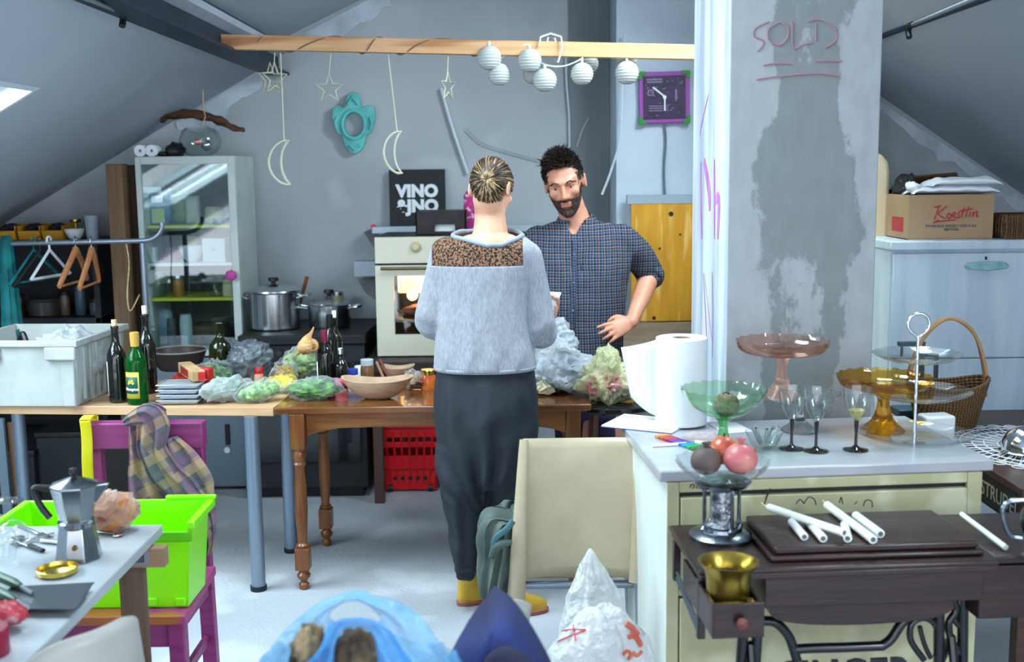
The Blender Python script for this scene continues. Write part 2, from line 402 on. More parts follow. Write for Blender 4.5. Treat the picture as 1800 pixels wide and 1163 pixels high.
struct(G().bx(-4.3, -4.2, -1.6, YB, 0, 1.2).build('wall_left', M['plaster'], smooth=False))
struct(G().bx(3.4, 3.5, -1.6, YB, 0, 1.4).build('wall_right', M['plaster'], smooth=False))
# white brush marks of fresh filler where slope meets wall
def patch_strip(name, pts, m, seed, wob=.02):
    g = G(); k = smoothline(pts, 6)
    a = []; b = []
    for i, (x, z, w) in enumerate(k):
        a.append((x, YB-.006, z)); b.append((x+w*.5*(.7+.8*nz((x*9, seed, 0))), YB-.006, z-w*(.75+1.1*abs(nz((x*7, 0, seed))))))
    n = len(a); g.add(a+b, [(i, i+1, n+i+1, n+i) for i in range(n-1)])
    return struct(g.build(name, m, smooth=False, solid=.004))
M['filler'] = mat('filler', '#C5D0DA', .8, c2='#A9B4BE', ns=9, lo=.4, hi=.7)
patch_strip('trim_1', [tuple(P(x, y, YB)[k] for k in (0, 2))+(w,) for x, y, w in ((310, 215, .05), (350, 190, .13), (400, 158, .09), (440, 133, .1), (462, 118, .05))], M['filler'], 1)
patch_strip('trim_2', [tuple(P(x, y, YB)[k] for k in (0, 2))+(w,) for x, y, w in ((535, 58, .03), (570, 40, .09), (620, 14, .1), (680, -18, .07))], M['filler'], 2)
patch_strip('trim_3', [tuple(P(x, y, YB)[k] for k in (0, 2))+(w,) for x, y, w in ((1440, 108, .08), (1546, 178, .09), (1600, 215, .12), (1680, 268, .09), (1740, 310, .11), (1800, 350, .1), (1840, 376, .1))], M['filler'], 3)
M['damp'] = mat('damp_plaster', '#6E7474', .9, c2='#8A9090', ns=9, lo=.4, hi=.7)
patch_strip('trim_5', [tuple(P(x, y, YB)[k] for k in (0, 2))+(w,) for x, y, w in ((640, 408, .10), (648, 404, .16), (662, 402, .20))], M['damp'], 5)
patch_strip('trim_6', [tuple(P(x, y, YB)[k] for k in (0, 2))+(w,) for x, y, w in ((628, 490, .10), (640, 488, .22), (664, 486, .30))], M['damp'], 6)
# steel roof beams: an I section running the length of the attic
def ibeam(name, x, z0, w, h, t):
    o = [(x-w/2, z0), (x+w/2, z0), (x+w/2, z0+t), (x+t/2, z0+t), (x+t/2, z0+h-t), (x+w/2, z0+h-t), (x+w/2, z0+h), (x-w/2, z0+h), (x-w/2, z0+h-t), (x-t/2, z0+h-t), (x-t/2, z0+t), (x-w/2, z0+t)]
    return struct(G().prism(o, -1.5, YB-.01).build(name, M['beam'], smooth=False))
ibeam('ceiling_beam', -1.27, 2.205, .13, .245, .014)
ibeam('ceiling_beam', 1.78, 2.26, .13, .24, .014)
# thin conduit beside each beam
for (a, b) in (((142, -6, 3.3), (208, 20, 3.95)), ((1604, 43, 4.4), (1760, -22, 3.2))):
    p, q = P(*a), P(*b); t = thing('ceiling_conduit', 'thin grey conduit pipe clipped along the left roof beam' if a[0] < 900 else 'thin pale conduit pipe clipped along the right roof beam', 'pipe', q)
    G().cyl((0, 0, 0), p-q, .007, n=10).build('pipe', mat('conduit', '#6E757B', .5), t)
    e = Vector((0, 0, 0)) if a[0] < 900 else p-q
    G().tube([e, e+Vector((.0, .03, 0)), e+Vector((0, .045, -.02)), e+Vector((0, .03, -.045))], .012, 8).build('end_bend', M['black'], t)
# chimney breast, paler, to the right of the back wall
struct(G().bx(.555, 1.75, 6.0, YB, 0, 3.4).build('wall_chimney', M['wallwhite'], smooth=False))
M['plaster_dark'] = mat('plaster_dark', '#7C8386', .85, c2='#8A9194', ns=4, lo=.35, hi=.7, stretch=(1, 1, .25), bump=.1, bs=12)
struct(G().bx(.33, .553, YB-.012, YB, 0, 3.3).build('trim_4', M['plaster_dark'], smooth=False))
# the pillar: raw plaster with filler patches, a flank with window light in its colour and violet spray paint
def pillar_mat():
    m = bpy.data.materials.new('pillar_plaster'); m.use_nodes = True; nt = m.node_tree; N = nt.nodes; L = nt.links; b = N['Principled BSDF']; b.inputs['Roughness'].default_value = .85
    tc = N.new('ShaderNodeTexCoord'); n1 = N.new('ShaderNodeTexNoise'); n1.inputs['Scale'].default_value = 2.6; n1.inputs['Detail'].default_value = 9; n1.inputs['Roughness'].default_value = .62
    mp = N.new('ShaderNodeMapping'); mp.inputs['Scale'].default_value = (1.5, 1, .8); mp.inputs['Location'].default_value = (.35, 0, .12)
    L.new(tc.outputs['Object'], mp.inputs[0]); L.new(mp.outputs[0], n1.inputs['Vector'])
    sx = N.new('ShaderNodeSeparateXYZ'); L.new(tc.outputs['Object'], sx.inputs[0])
    # dark rough band in the middle third of the face
    d = N.new('ShaderNodeMath'); d.operation = 'SUBTRACT'; L.new(sx.outputs[0], d.inputs[0]); d.inputs[1].default_value = .905
    a = N.new('ShaderNodeMath'); a.operation = 'ABSOLUTE'; L.new(d.outputs[0], a.inputs[0])
    r = N.new('ShaderNodeMapRange'); r.inputs[1].default_value = .08; r.inputs[2].default_value = .21; r.inputs[3].default_value = .11; r.inputs[4].default_value = -.20; L.new(a.outputs[0], r.inputs[0])
    s = N.new('ShaderNodeMath'); s.operation = 'ADD'; L.new(n1.outputs[0], s.inputs[0]); L.new(r.outputs[0], s.inputs[1])
    cr = N.new('ShaderNodeValToRGB'); e = cr.color_ramp.elements; e[0].position = .50; e[0].color = lin('#A3A8AC'); e[1].position = .53; e[1].color = lin('#7F8788'); L.new(s.outputs[0], cr.inputs[0])
    n2 = N.new('ShaderNodeTexNoise'); n2.inputs['Scale'].default_value = 14; n2.inputs['Detail'].default_value = 6; L.new(mp.outputs[0], n2.inputs['Vector'])
    mx = N.new('ShaderNodeMixRGB'); mx.blend_type = 'MULTIPLY'; mx.inputs[0].default_value = .35; L.new(cr.outputs[0], mx.inputs[1]); L.new(n2.outputs[0], mx.inputs[2])
    hs = N.new('ShaderNodeBrightContrast'); hs.inputs[1].default_value = .02; L.new(mx.outputs[0], hs.inputs[0]); L.new(hs.outputs[0], b.inputs['Base Color'])
    bn = N.new('ShaderNodeBump'); bn.inputs['Strength'].default_value = .5; bn.inputs['Distance'].default_value = .006; L.new(s.outputs[0], bn.inputs['Height']); L.new(bn.outputs[0], b.inputs['Normal'])
    return m
PX0, PX1, PY0, PY1 = .665, 1.122, 3.5, 4.18
pil = struct(G().bx(PX0, PX1, PY0, PY1, 0, 3.3).build('pillar', pillar_mat(), smooth=False, bevel=.004))
M['flank'] = mat('pillar_flank_lit', '#C4CCD6', .8, c2='#98A3B0', ns=3, lo=.42, hi=.62, stretch=(1, 2.2, .3), bump=.1)  # paler than the front: window light put into the plaster colour
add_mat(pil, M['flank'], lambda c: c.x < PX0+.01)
# SOLD, underlined twice, in faded red crayon on the front
def pp(x, y): q = P(x, y, PY0-.0015); return (q.x, q.z)
sold = [[(1352, 38), (1328, 50), (1326, 64), (1342, 72), (1338, 84), (1332, 90)], [(1372, 38), (1352, 50), (1352, 70), (1370, 79), (1384, 66), (1384, 48), (1372, 38)], [(1393, 38), (1394, 84), (1412, 78), (1428, 75)], [(1434, 42), (1434, 72)], [(1420, 38), (1440, 34), (1462, 46), (1472, 62), (1466, 74), (1450, 84)],
        [(1342, 115), (1366, 111), (1390, 112)], [(1434, 107), (1480, 107)], [(1330, 140), (1362, 135), (1400, 131)], [(1400, 131), (1440, 129), (1474, 133)]]
M['crayon'] = mat('crayon', '#9A6E78', .9, c2='#8E7880', ns=40)
strokes([[pp(*q) for q in l] for l in sold], .006, PY0-.0015, .002).build('lettering', M['crayon'], pil, label='faded red handwritten word SOLD underlined twice')
# violet spray strokes on the lit flank (plane x = PX0)
def pf(px, py):
    d = _dir(px, py); k = PX0/d.x; return (d.y*k, CH+d.z*k)
M['spray'] = mat('spray_paint', '#B85FAE', .8, c2='#B89CC4', ns=9, lo=.45, hi=.75, stretch=(1, 3, .4))
g = G()
for ln, w in (([(1246, 165), (1240, 190), (1232, 225), (1231, 240)], .010), ([(1232, 285), (1232, 340), (1234, 420)], .03), ([(1238, 282), (1246, 330), (1248, 370)], .05), ([(1256, 280), (1256, 340), (1256, 420)], .03), ([(1256, 355), (1264, 350), (1262, 420)], .04), ([(1236, 480), (1240, 540), (1243, 620)], .012), ([(1252, 478), (1253, 560), (1252, 630)], .012), ([(1238, 480), (1252, 600)], .008)):
    k = smoothline([pf(*q) for q in ln], 4); g.tube([(PX0-.001, y, z) for y, z in k], [w/2*(.5+.5*math.sin(PI*min(1, max(.08, i/(len(k)-1))))) for i in range(len(k))], 8)
g.v = [Vector((PX0-.001+(p.x-PX0+.001)*.04, p.y, p.z)) for p in g.v]
g.build('spray_marks', M['spray'], pil, label='violet spray paint strokes')
# roof windows: the left slope's, then the added unseen ones
M['frame_white'] = mat('window_frame_white', '#C9DAE2', .5)
for i, (ops, zf) in enumerate([(o, zl) for o in OPL]+[(o, zcn) for o in OPC_ADDED]+[(o, zr) for o in OPR_ADDED]):
    y0, y1, x0, x1 = ops; g = G(); lo_, hi_, pz = (0.0, .045, .03) if zf is zl else (.02, .14, .085)
    sgn = 1 if zf is zl else -1
    def rim(xa, xb, ya, yb, t0, t1):
        lo = [(x, y, zf(x)+t0) for x, y in ((xa, ya), (xb, ya), (xb, yb), (xa, yb))]; g.hexa(lo, [(x, y, z+t1-t0) for x, y, z in lo])
    f = .025 if zf is zl else .05
    for q in ((x0, x1, y0, y0+f), (x0, x1, y1-f, y1), (x0, x0+f, y0+f, y1-f), (x1-f, x1, y0+f, y1-f)): rim(*q, lo_, hi_)
    w = struct(g.build('window_%d' % (i+1), M['frame_white'], smooth=False))
    if abs(y0-2.3) < .01: g = G(); rim(x0+f, x1-f, 2.77, 2.83, .005, .04); g.build('glazing_bar', M['frame_white'], w, smooth=False)
    g = G(); rim(x0+f, x1-f, y0+f, y1-f, pz, pz+.004); g.build('window_pane', M['pane'], w, smooth=False)
# ---------------- small makers ----------------
def solid_of(prof, wall, n=28, c=(0, 0, 0), ripple=None):
    "hollow vessel: outer profile bottom to top, then back down inside"
    inner = [(max(.0005, r-wall), max(z, prof[0][1]+wall)) for r, z in prof][::-1]
    return G().lathe([(0.0005, prof[0][1])]+prof+inner+[(.0005, prof[0][1]+wall)], c, n, ripple)
WINE = [(.030, 0), (.037, .004), (.0375, .01), (.0375, .185), (.035, .203), (.027, .222), (.018, .240), (.0145, .258), (.0140, .30), (.0158, .302), (.0158, .312), (.0142, .314)]
def bottle(label, loc, m, r=1, h=1, cap='cork', capm=None, lab=None, group=None, name='wine_bottle', cat='bottle', rz=0, prof=WINE, caph=.025):
    t = thing(name, label, cat, loc, rz, group); p = [(a*r, b*h) for a, b in prof]
    G().lathe([(.0005, .012)]+[(.0005, 0)][:0]+[(p[0][0]*.6, .012), (p[0][0]*.8, 0)]+p+[(p[-1][0]-.003, p[-1][1]), (.0005, p[-1][1]-.003)], n=28).build('glass_body', m, t, ang=60)
    top = p[-1][1]; nr = p[-1][0]
    if cap == 'cork': G().lathe([(.0005, top-.004), (nr*.72, top-.004), (nr*.78, top+caph*.8), (nr*.72, top+caph), (.0005, top+caph)], n=16).build('cork', capm or M['cork'], t)
    elif cap == 'foil': G().lathe([(nr*1.02, top-caph*2.6), (nr*1.12, top-caph*1.2), (nr*1.16, top-.012), (nr*1.16, top+.002), (nr*.9, top+.004), (.0005, top+.004)], n=20).build('capsule', capm, t)
    elif cap == 'screw': G().lathe([(nr*1.15, top-caph*.6), (nr*1.15, top+caph*.4), (nr, top+caph*.5), (.0005, top+caph*.5)], n=20).build('screw_cap', capm, t)
    if lab:
        z0, z1, a0, a1, lm = lab; rr = max(q[0] for q in p)+.0006
        g = G().grid(lambda u, v: (rr*math.cos(a0+(a1-a0)*u), rr*math.sin(a0+(a1-a0)*u), z0+(z1-z0)*v), 14, 1); g.build('paper_label', lm, t, solid=.0005)
    return t
def jar(label, loc, r, h, m, lid=None, name='jar', cat='jar', group=None, lidh=.014, glassy=False, fill=None):
    t = thing(name, label, cat, loc, 0, group)
    G().lathe([(.0005, 0), (r*.94, 0), (r, .005), (r, h*.82), (r*.9, h*.9), (r*.86, h), (.0005, h)], n=24).build('jar_body', m, t)
    if lid: G().lathe([(r*.93, h-.004), (r*.95, h+lidh), (r*.9, h+lidh+.002), (.0005, h+lidh+.002)], n=24).build('lid', lid, t)
    return t
def boxy(name, label, cat, loc, w, d, h, m, rz=0, bevel=.003, group=None, parts=()):
    "plain box shaped things: a body and flat printed panels"
    t = thing(name, label, cat, loc, rz, group); G().bx(-w/2, w/2, -d/2, d/2, 0, h).build('body', m, t, bevel=bevel)
    for (nm, x0, x1, z0, z1, pm) in parts: G().bx(x0*w, x1*w, -d/2-.0012, -d/2, z0*h, z1*h).build(nm, pm, t)
    return t
def bowlg(r, h, wall=.006, foot=.5, n=32, ripple=None, c=(0, 0, 0), flare=.6):
    return solid_of([(r*foot, 0)]+[(r*(foot+(1-foot)*(i/8)**flare), h*(i/8)) for i in range(1, 9)], wall, n, c, ripple)

# ---------------- glass cabinet at the back left ----------------
CY = 5.9; cx0, cx1, ct = -1.925, -1.412, 1.765
cab = thing('glass_cabinet', 'tall white display cabinet with a glass door and yellow shelves', 'cabinet', (0, 0, 0))
wp = mat('cabinet_paint', '#C2CCC8', .5, c2='#B4BEBA', ns=4)
zs = [P(330, y, 6.0).z for y in (395, 461, 522, 611)]
dz00 = zs[3]-.03; G().bx(cx0+.025, cx1-.025, 6.31, 6.33, dz00+.001, ct-.03).build('back_panel', mat('cabinet_back', '#2F3A36', .6, c2='#3E4A44', ns=5), cab)
G().bx(cx0, cx0+.025, CY+.03, 6.33, 0, ct).bx(cx1-.025, cx1, CY+.03, 6.33, 0, ct).bx(cx0+.025, cx1-.025, CY+.03, 6.33, ct-.03, ct).bx(cx0+.025, cx1-.025, 6.31, 6.33, 0, dz00).bx(cx0+.025, cx1-.025, CY+.04, 6.31, zs[3]-.03, zs[3]).build('carcass', wp, cab, bevel=.003)
for z, m in zip(zs[:3], (mat('yellow_shelf', '#D6D23A', .45), M['white'], mat('yellow_shelf2', '#D6D23A', .45))):
    G().bx(cx0+.026, cx1-.026, CY+.06, 6.305, z-.016, z).build('shelf', m, cab, bevel=.002)
g = G(); dz0 = zs[3]-.03
g.bx(cx0, cx0+.028, CY, CY+.028, dz0, ct).bx(cx1-.04, cx1, CY, CY+.028, dz0, ct).bx(cx0+.028, cx1-.04, CY, CY+.028, ct-.04, ct).bx(cx0+.028, cx1-.04, CY, CY+.028, dz0, dz0+.035)
gd = g.build('glass_door', wp, cab, bevel=.003)
G().bx(cx0+.028, cx1-.04, CY+.012, CY+.016, dz0+.035, ct-.04).build('door_pane', M['pane'], gd, smooth=False)
G().bx(cx0+.028, cx0+.12, CY+.02, CY+.035, P(250, 333, 5.9).z-.018, P(250, 333, 5.9).z+.012).build('hinge', M['white'], gd, bevel=.003)
d = G().bx(cx0+.004, cx1-.004, CY+.005, CY+.03, .02, dz0-.01).build('lower_door', mat('grey_door', '#6E7F8C', .4, metal=.4), cab, bevel=.003)
q = P(400, 790, CY); G().cyl((q.x, CY-.012, q.z), (q.x, CY+.006, q.z), .016).build('door_lock', M['white'], d)
q = P(400, 765, CY); G().bx(q.x-.012, q.x+.012, CY-.008, CY+.006, q.z-.05, q.z+.06).build('handle', M['black'], d, bevel=.003)
# what stands on its shelves
def on(px, k, y=6.05): return Vector((P(px, 400, y).x, y, zs[k]))
gr = mat('leaf_print', '#2F7A3C', .5, c2='#1C4B2A', ns=30)
boxy('carton', 'blue and green carton with a pale label on the top shelf', 'box', on(280, 0), .13, .05, .19, mat('blue_print', '#1E7FB0', .4, c2='#14577C', ns=20), parts=(('label_panel', -.22, .3, .05, .45, mat('cream_print', '#C9CF9A', .5)), ('title_strip', -.2, .25, .62, .8, M['white'])))
boxy('packet', 'pale greenish packet behind glass beside the blue carton', 'packet', on(318, 0, 6.15), .09, .05, .16, mat('green_packet', '#9DB58A', .5, c2='#5B8F4A', ns=14), bevel=.015)
boxy('packet', 'tall white folded packet standing right of the green one', 'packet', on(341, 0, 6.1), .075, .04, .15, mat('white_packet', '#C9D0C0', .6, c2='#A9B3A0', ns=14), bevel=.012)
jar('cream coloured tin with a blue motif on the top shelf', on(377, 0, 6.1), .045, .09, mat('cream_tin', '#C8C09A', .5, c2='#2A4B8A', ns=12, lo=.6, hi=.62), name='tin', cat='tin')
boxy('box', 'small white box at the left of the white shelf', 'box', on(264, 1), .055, .05, .08, M['white'])
jar('purple cup on the white shelf in the cabinet', on(297, 1), .035, .08, mat('purple_cup', '#5C3557', .5), name='cup', cat='cup')
t = thing('mixing_bowl', 'white footed bowl on the white shelf', 'bowl', on(335, 1)); bowlg(.07, .085, foot=.35).build('bowl', M['white'], t)
boxy('box', 'small ochre box behind the white bowl in the cabinet', 'box', on(338, 1, 6.2), .05, .04, .13, mat('ochre', '#A89A55', .6))
boxy('box', 'large white box on the white shelf beside a black tin', 'box', on(378, 1), .12, .1, .125, M['white'], parts=(('printed_mark', -.05, .08, .45, .6, M['grey_metal']),))
jar('black tin at the right end of the white shelf', on(400, 1, 6.0), .018, .1, M['black'], name='tin', cat='tin')
jar('clear storage jar at the left of the lower yellow shelf', on(272, 2), .045, .12, M['clear'], M['steel'])
jar('honey coloured spice jar with a steel lid', on(308, 2), .028, .10, mat('honey', '#A06A22', .3), M['steel'])
jar('short clear drinking glass on the lower yellow shelf', on(374, 2), .033, .065, M['clear'], name='drinking_glass', cat='glass')
jar('round cream pot at the right of the lower yellow shelf', on(398, 2), .035, .07, mat('cream_pot', '#CFC2A2', .5), mat('cream_lid', '#B59A70', .5), name='pot', cat='pot')
boxy('plastic_bag', 'pale blue folded bag at the bottom of the cabinet', 'bag', on(275, 3, 6.12), .12, .08, .2, mat('blue_bag', '#8FB4CF', .4, c2='#C5D8E2', ns=20), bevel=.03)
jar('tall grey jug standing on the cabinet floor', on(318, 3, 6.0), .032, .18, mat('grey_jug', '#AEB9BC', .4), name='jug', cat='jug')
jar('dark glass vase left of the grey jug', on(292, 3, 6.0), .025, .16, mat('dark_glass', '#3E4A52', .1), name='vase', cat='vase')
boxy('storage_basket', 'brown woven storage basket on the cabinet floor', 'basket', on(362, 3, 6.12), .19, .15, .12, mat('brown_weave', '#5A4A3C', .8, c2='#44382E', ns=60), bevel=.02)
q = P(406, 484, CY-.03); tag(G().ell((0, 0, 0), .028, .02, .026, amp=.3, fr=5).build('pompom', mat('pink_fluff', '#C0489A', .9), None), 'magenta pompom hanging at the cabinet door edge', 'pompom', loc=q)
# on top of the cabinet
for i, (px, lb) in enumerate(((248, 'left of two white paper rolls lying on the cabinet'), (268, 'right of two white paper rolls lying on the cabinet'))):
    q = P(px, 262, 5.98); n = 24; o = [(.031*math.cos(2*PI*k/n), .031*math.sin(2*PI*k/n)) for k in range(n)]; n_ = [(.008*math.cos(2*PI*k/n), .008*math.sin(2*PI*k/n)) for k in range(n)]
    tag(G().ringprism(o, n_, -.04, .04).build('paper_roll', M['paper'], None), lb, 'roll', 'paper rolls on the cabinet', (q.x, 6.0, ct+.031))
t = thing('sunglasses_case', 'low black pouch between the rolls and the glass ball', 'pouch', (P(285, 262, 6.0).x, 6.02, ct)); G().ell((0, 0, .014), .035, .05, .014, amp=.2).build('pouch_body', M['black'], t)
q = P(308, 262, 6.05); t = thing('knit_hat', 'black rounded knit hat lying on the cabinet', 'hat', (q.x, 6.05, ct)); G().ell((0, 0, .03), .05, .07, .045, amp=.25, fr=2).disp(lambda p: Vector((p.x, p.y, max(0, p.z)))).build('crown', M['black'], t)
q = P(350, 246, 6.08); t = thing('glass_bowl', 'round clear glass bowl standing on the cabinet', 'bowl', (q.x, 6.1, ct))
solid_of([(.05, 0), (.085, .02), (.108, .06), (.110, .09), (.095, .13), (.075, .15)], .003, 32).build('bowl', M['clear'], t)
G().ell((-.012, -.01, .075), .016, amp=.2).build('pink_bauble', M['red'], t); G().ell((.03, .01, .06), .03, amp=.2).build('silver_bauble', M['chrome'], t)
# driftwood on a string
g = G(); k = smoothline([P(284, 212, 6.15), P(302, 203, 6.12), P(340, 201, 6.1), (P(380, 209, 6.1)), P(405, 222, 6.12), P(430, 229, 6.15)], 6)
g.tube(k, [.012+.018*math.sin(PI*i/(len(k)-1))+.006*nz((i*.4, 0, 0)) for i in range(len(k))], 12, flat=.8); c0 = Vector(k[len(k)//2])
t = thing('driftwood', 'curved brown driftwood hung on a string above the cabinet', 'driftwood', c0); g.mv(-c0).disp(lambda p: p+Vector((0, 0, .012*nz(p, 25)))).build('branch', wood('driftwood', '#5A3B28', '#2E1D15', .8, bump=.6), t)
q = P(358, 190, 6.08)-c0; G().tube([q+Vector((0, 0, .2)), q, P(361, 205, 6.07)-c0, P(354, 226, 6.07)-c0], .003, 6).build('string', M['cork'], t)

# ---------------- timber posts ----------------
for a, b, yy, h, lb in ((185, 213, 5.86, 288, 'pale timber post standing left of the glass cabinet'), (214, 236, 6.0, 290, 'darker timber post behind the pale one by the cabinet')):
    q0, q1 = P(a, h, yy), P(b, h, yy)
    tag(G().bx(q0.x, q1.x, yy, yy+.1, 0, q0.z).build('timber_post', wood('post%d' % a, '#7C6248' if a < 200 else '#4A3828', '#604A36' if a < 200 else '#38291E', .7, st=(10, 10, 1)), None, bevel=.004), lb, 'post')

# ---------------- dark shelving at the far left ----------------
t = thing('shelving_unit', 'dark open shelving under the left slope', 'shelf', (0, 0, 0))
sx0, sx1 = -3.05, P(184, 420, 6.1).x; zt = P(90, 421, 6.05).z; z2 = P(90, 556, 6.05).z
for z in (zt, z2, .28): G().bx(sx0, sx1, 5.98, 6.36, z-.03, z).build('shelf_board', M['dark'], t, bevel=.002)
G().bx(sx0+.031, sx1-.031, 6.34, 6.36, .0, z2-.031).build('back_panel', M['black'], t); G().bx(sx0+.031, sx1-.031, 6.34, 6.36, z2+.001, zt-.031).build('back_panel', M['dark'], t)
for x in (sx0, sx1-.03): G().bx(x, x+.03, 5.98, 6.36, 0, zt-.031).build('side_panel', M['dark'], t)
def bin_(px0, px1, lb):
    a, b = P(px0, 410, 6.02).x, P(px1, 410, 6.02).x; w = b-a; t = thing('storage_bin', lb, 'bin', ((a+b)/2, 6.1, zt), 0, 'yellow storage bins'); g = G()
    g.hexa([(-w/2, -.08, 0), (w/2, -.08, 0), (w/2, .1, 0), (-w/2, .1, 0)], [(-w/2, -.1, .05), (w/2, -.1, .05), (w/2, .1, .05), (-w/2, .1, .05)])
    g.bx(-w/2, -w/2+.004, -.09, .1, .05, .075).bx(w/2-.004, w/2, -.09, .1, .05, .075).bx(-w/2, w/2, .095, .1, .05, .08); g.build('bin_body', mat('bin_yellow', '#C08A1C', .5), t, bevel=.003)
    G().ell((0, 0, .06), w*.36, .07, .025, amp=.5, fr=5).build('contents', M['dark'], t); return t
for a, b, l in ((-12, 28, 'leftmost yellow storage bin on the dark shelving'), (33, 71, 'middle yellow storage bin on the dark shelving'), (75, 111, 'yellow storage bin nearest the white bowl')): bin_(a, b, l)
q = P(131, 410, 6.05); t = thing('bowl', 'small white bowl on top of the dark shelving', 'bowl', (q.x, 6.05, zt)); bowlg(.052, .055, foot=.4).build('bowl_body', M['white'], t)
q = P(163, 410, 6.05); t = thing('tumbler', 'tall light grey tumbler beside the small white bowl', 'cup', (q.x, 6.05, zt)); solid_of([(.03, 0), (.033, .05), (.039, .125)], .003).build('cup_body', mat('greycup', '#A3ADB6', .6), t)
q = P(134, 410, 6.2); t = thing('candle_holder', 'brass candle holder behind the small white bowl', 'candle holder', (q.x, 6.2, zt)); G().lathe([(.0005, 0), (.03, 0), (.01, .01), (.007, .08), (.03, .09), (.03, .1), (.0005, .1)]).build('holder', M['brass'], t)
for px, r, h, c, lb in ((30, .035, .1, '#3A1F1C', 'dark red jar at the left of the lower dark shelf'), (78, .09, .09, '#3A3533', 'wide dark bowl on the lower dark shelf'), (140, .03, .16, '#3E5462', 'grey blue bottle jar on the lower dark shelf'), (167, .035, .07, '#4F5A60', 'short grey jar at the right of the lower dark shelf'), (112, .025, .11, '#6A5748', 'slim brown jar on the lower dark shelf')):
    q = P(px, 500, 6.12); jar(lb, (q.x, 6.12, z2), r, h, mat('jar%d' % px, c, .3), M['black'] if px != 78 else None)

# ---------------- clothes rail ----------------
RY = 5.55
rail = thing('clothes_rack', 'grey metal clothes rail in front of the dark shelving', 'clothes rack', P(250, 1, RY)*Vector((1, 1, 0)) if False else Vector((P(250, 425, RY).x, RY, 0)))
o = Vector(rail.location)
G().tube([Vector(q)-o for q in smoothline([P(-30, 429, RY), P(60, 427, RY), P(200, 424, RY), P(258, 422, RY), P(276, 414, RY), P(284, 402, RY), P(284, 391, RY)], 5)], .012, 12).build('rail', M['grey_metal'], rail)
G().cyl((0, 0, .01), (0, 0, P(250, 427, RY).z), .013).build('upright', M['grey_metal'], rail); G().cyl((-1.1, 0, .01), (-1.1, 0, P(250, 427, RY).z), .013).build('upright', M['grey_metal'], rail)
for x_ in (0, -1.1): G().bx(x_-.02, x_+.02, -.25, .25, 0, .025).build('foot', M['black'], rail, bevel=.004)
def hanger(px, rz, m, lb, w=.2, drop=.12, th=.012, kind='wood', tilt=0):
    q = P(px, 425, RY); t = thing('clothes_hanger', lb, 'hanger', (q.x, RY, q.z+.012), rz, 'hangers on the clothes rail')
    hk = G().tube(smoothline([(-.018, 0, -.012), (-.014, 0, .008), (0, 0, .014), (.015, 0, .006), (.013, 0, -.012), (0, 0, -.028), (0, 0, -.055)], 4), .003 if kind != 'white' else .005, 8); hk.build('hook', M['steel'] if kind == 'wood' else m, t)
    g = G()
    if kind == 'wood':
        for s in (-1, 1): g.tube(smoothline([(0, 0, -.05), (s*w*.4, .004, -.05-drop*.35), (s*w, .02, -.05-drop)], 4), [th*1.2, th*1.15, th*1.1, th, th, th, th*.95, th*.9, th*.8], 10, flat=1.5)
    else:
        for s in (-1, 1): g.tube([(0, 0, -.05), (s*w, 0, -.05-drop)], th*.5, 8)
    g.build('shoulders', m, t); G().cyl((-w*.9, .015 if kind == 'wood' else 0, -.05-drop), (w*.9, .015 if kind == 'wood' else 0, -.05-drop), .006 if kind == 'wood' else th*.5, n=8).build('trouser_bar', m, t)
    return t
hw = wood('hanger_wood', '#C98A5C', '#B97A4C', .4)
hanger(132, R(92), hw, 'light wooden hanger, left of the two on the rail', .2, .16)
hanger(160, R(97), hw, 'light wooden hanger, right of the two on the rail', .2, .17)
hanger(86, R(80), M['white'], 'white plastic hanger on the clothes rail', .17, .13, .014, 'white')
hanger(70, R(72), M['black'], 'black hanger on the rail left of the white one', .2, .16, .018, 'black')
hanger(58, R(78), M['teal'], 'teal hanger at the left of the black one', .2, .15, .012, 'teal')
q = P(11, 425, RY); t = thing('garment', 'teal garment hanging at the left end of the rail', 'clothes', (q.x, RY, q.z))
G().grid(lambda u, v: (.04*math.cos(2*PI*u)*(.5+.6*v**.5)+.012*math.sin(9*2*PI*u)*v, .07*math.sin(2*PI*u)*(.35+.7*v**.5), .03-.72*v), 48, 20, True).build('cloth', M['teal'], t, solid=.004)
q = P(222, 428, RY); t = thing('cord', 'loose pale cord hanging from the clothes rail', 'cord', q); G().tube(smoothline([(0, 0, 0), (.004, .01, -.1), (-.01, 0, -.25), (.0, 0, -.33), (.05, 0, -.25)], 5), .003, 6).build('cord_length', M['cork'], t)

# ---------------- stove and pots ----------------
st = thing('stove', 'black cooker with two pots against the back wall', 'stove', (0, 0, 0))
a, b = P(422, 590, 5.72).x, P(640, 590, 5.72).x; SZ = P(520, 580, 5.9).z
G().bx(a, b, 5.72, 6.35, 0.06, SZ-.05).bx(a+.03, b-.03, 5.77, 6.3, 0, .06).build('body', M['dark'], st, bevel=.004)
G().bx(a-.01, b+.01, 5.70, 6.36, SZ-.049, SZ).build('cooktop', M['black'], st, bevel=.006)
sd = G().bx(a+.03, b-.03, 5.705, 5.72, .2, SZ-.14).build('oven_door', M['black_gloss'], st, bevel=.003)
G().cyl((a+.08, 5.68, SZ-.17), (b-.08, 5.68, SZ-.17), .01).build('handle', M['grey_metal'], sd)
for i in range(5): G().cyl((a+.1+i*.1, 5.695, SZ-.09), (a+.1+i*.1, 5.72, SZ-.09), .016).build('knob', M['black_gloss'], st)
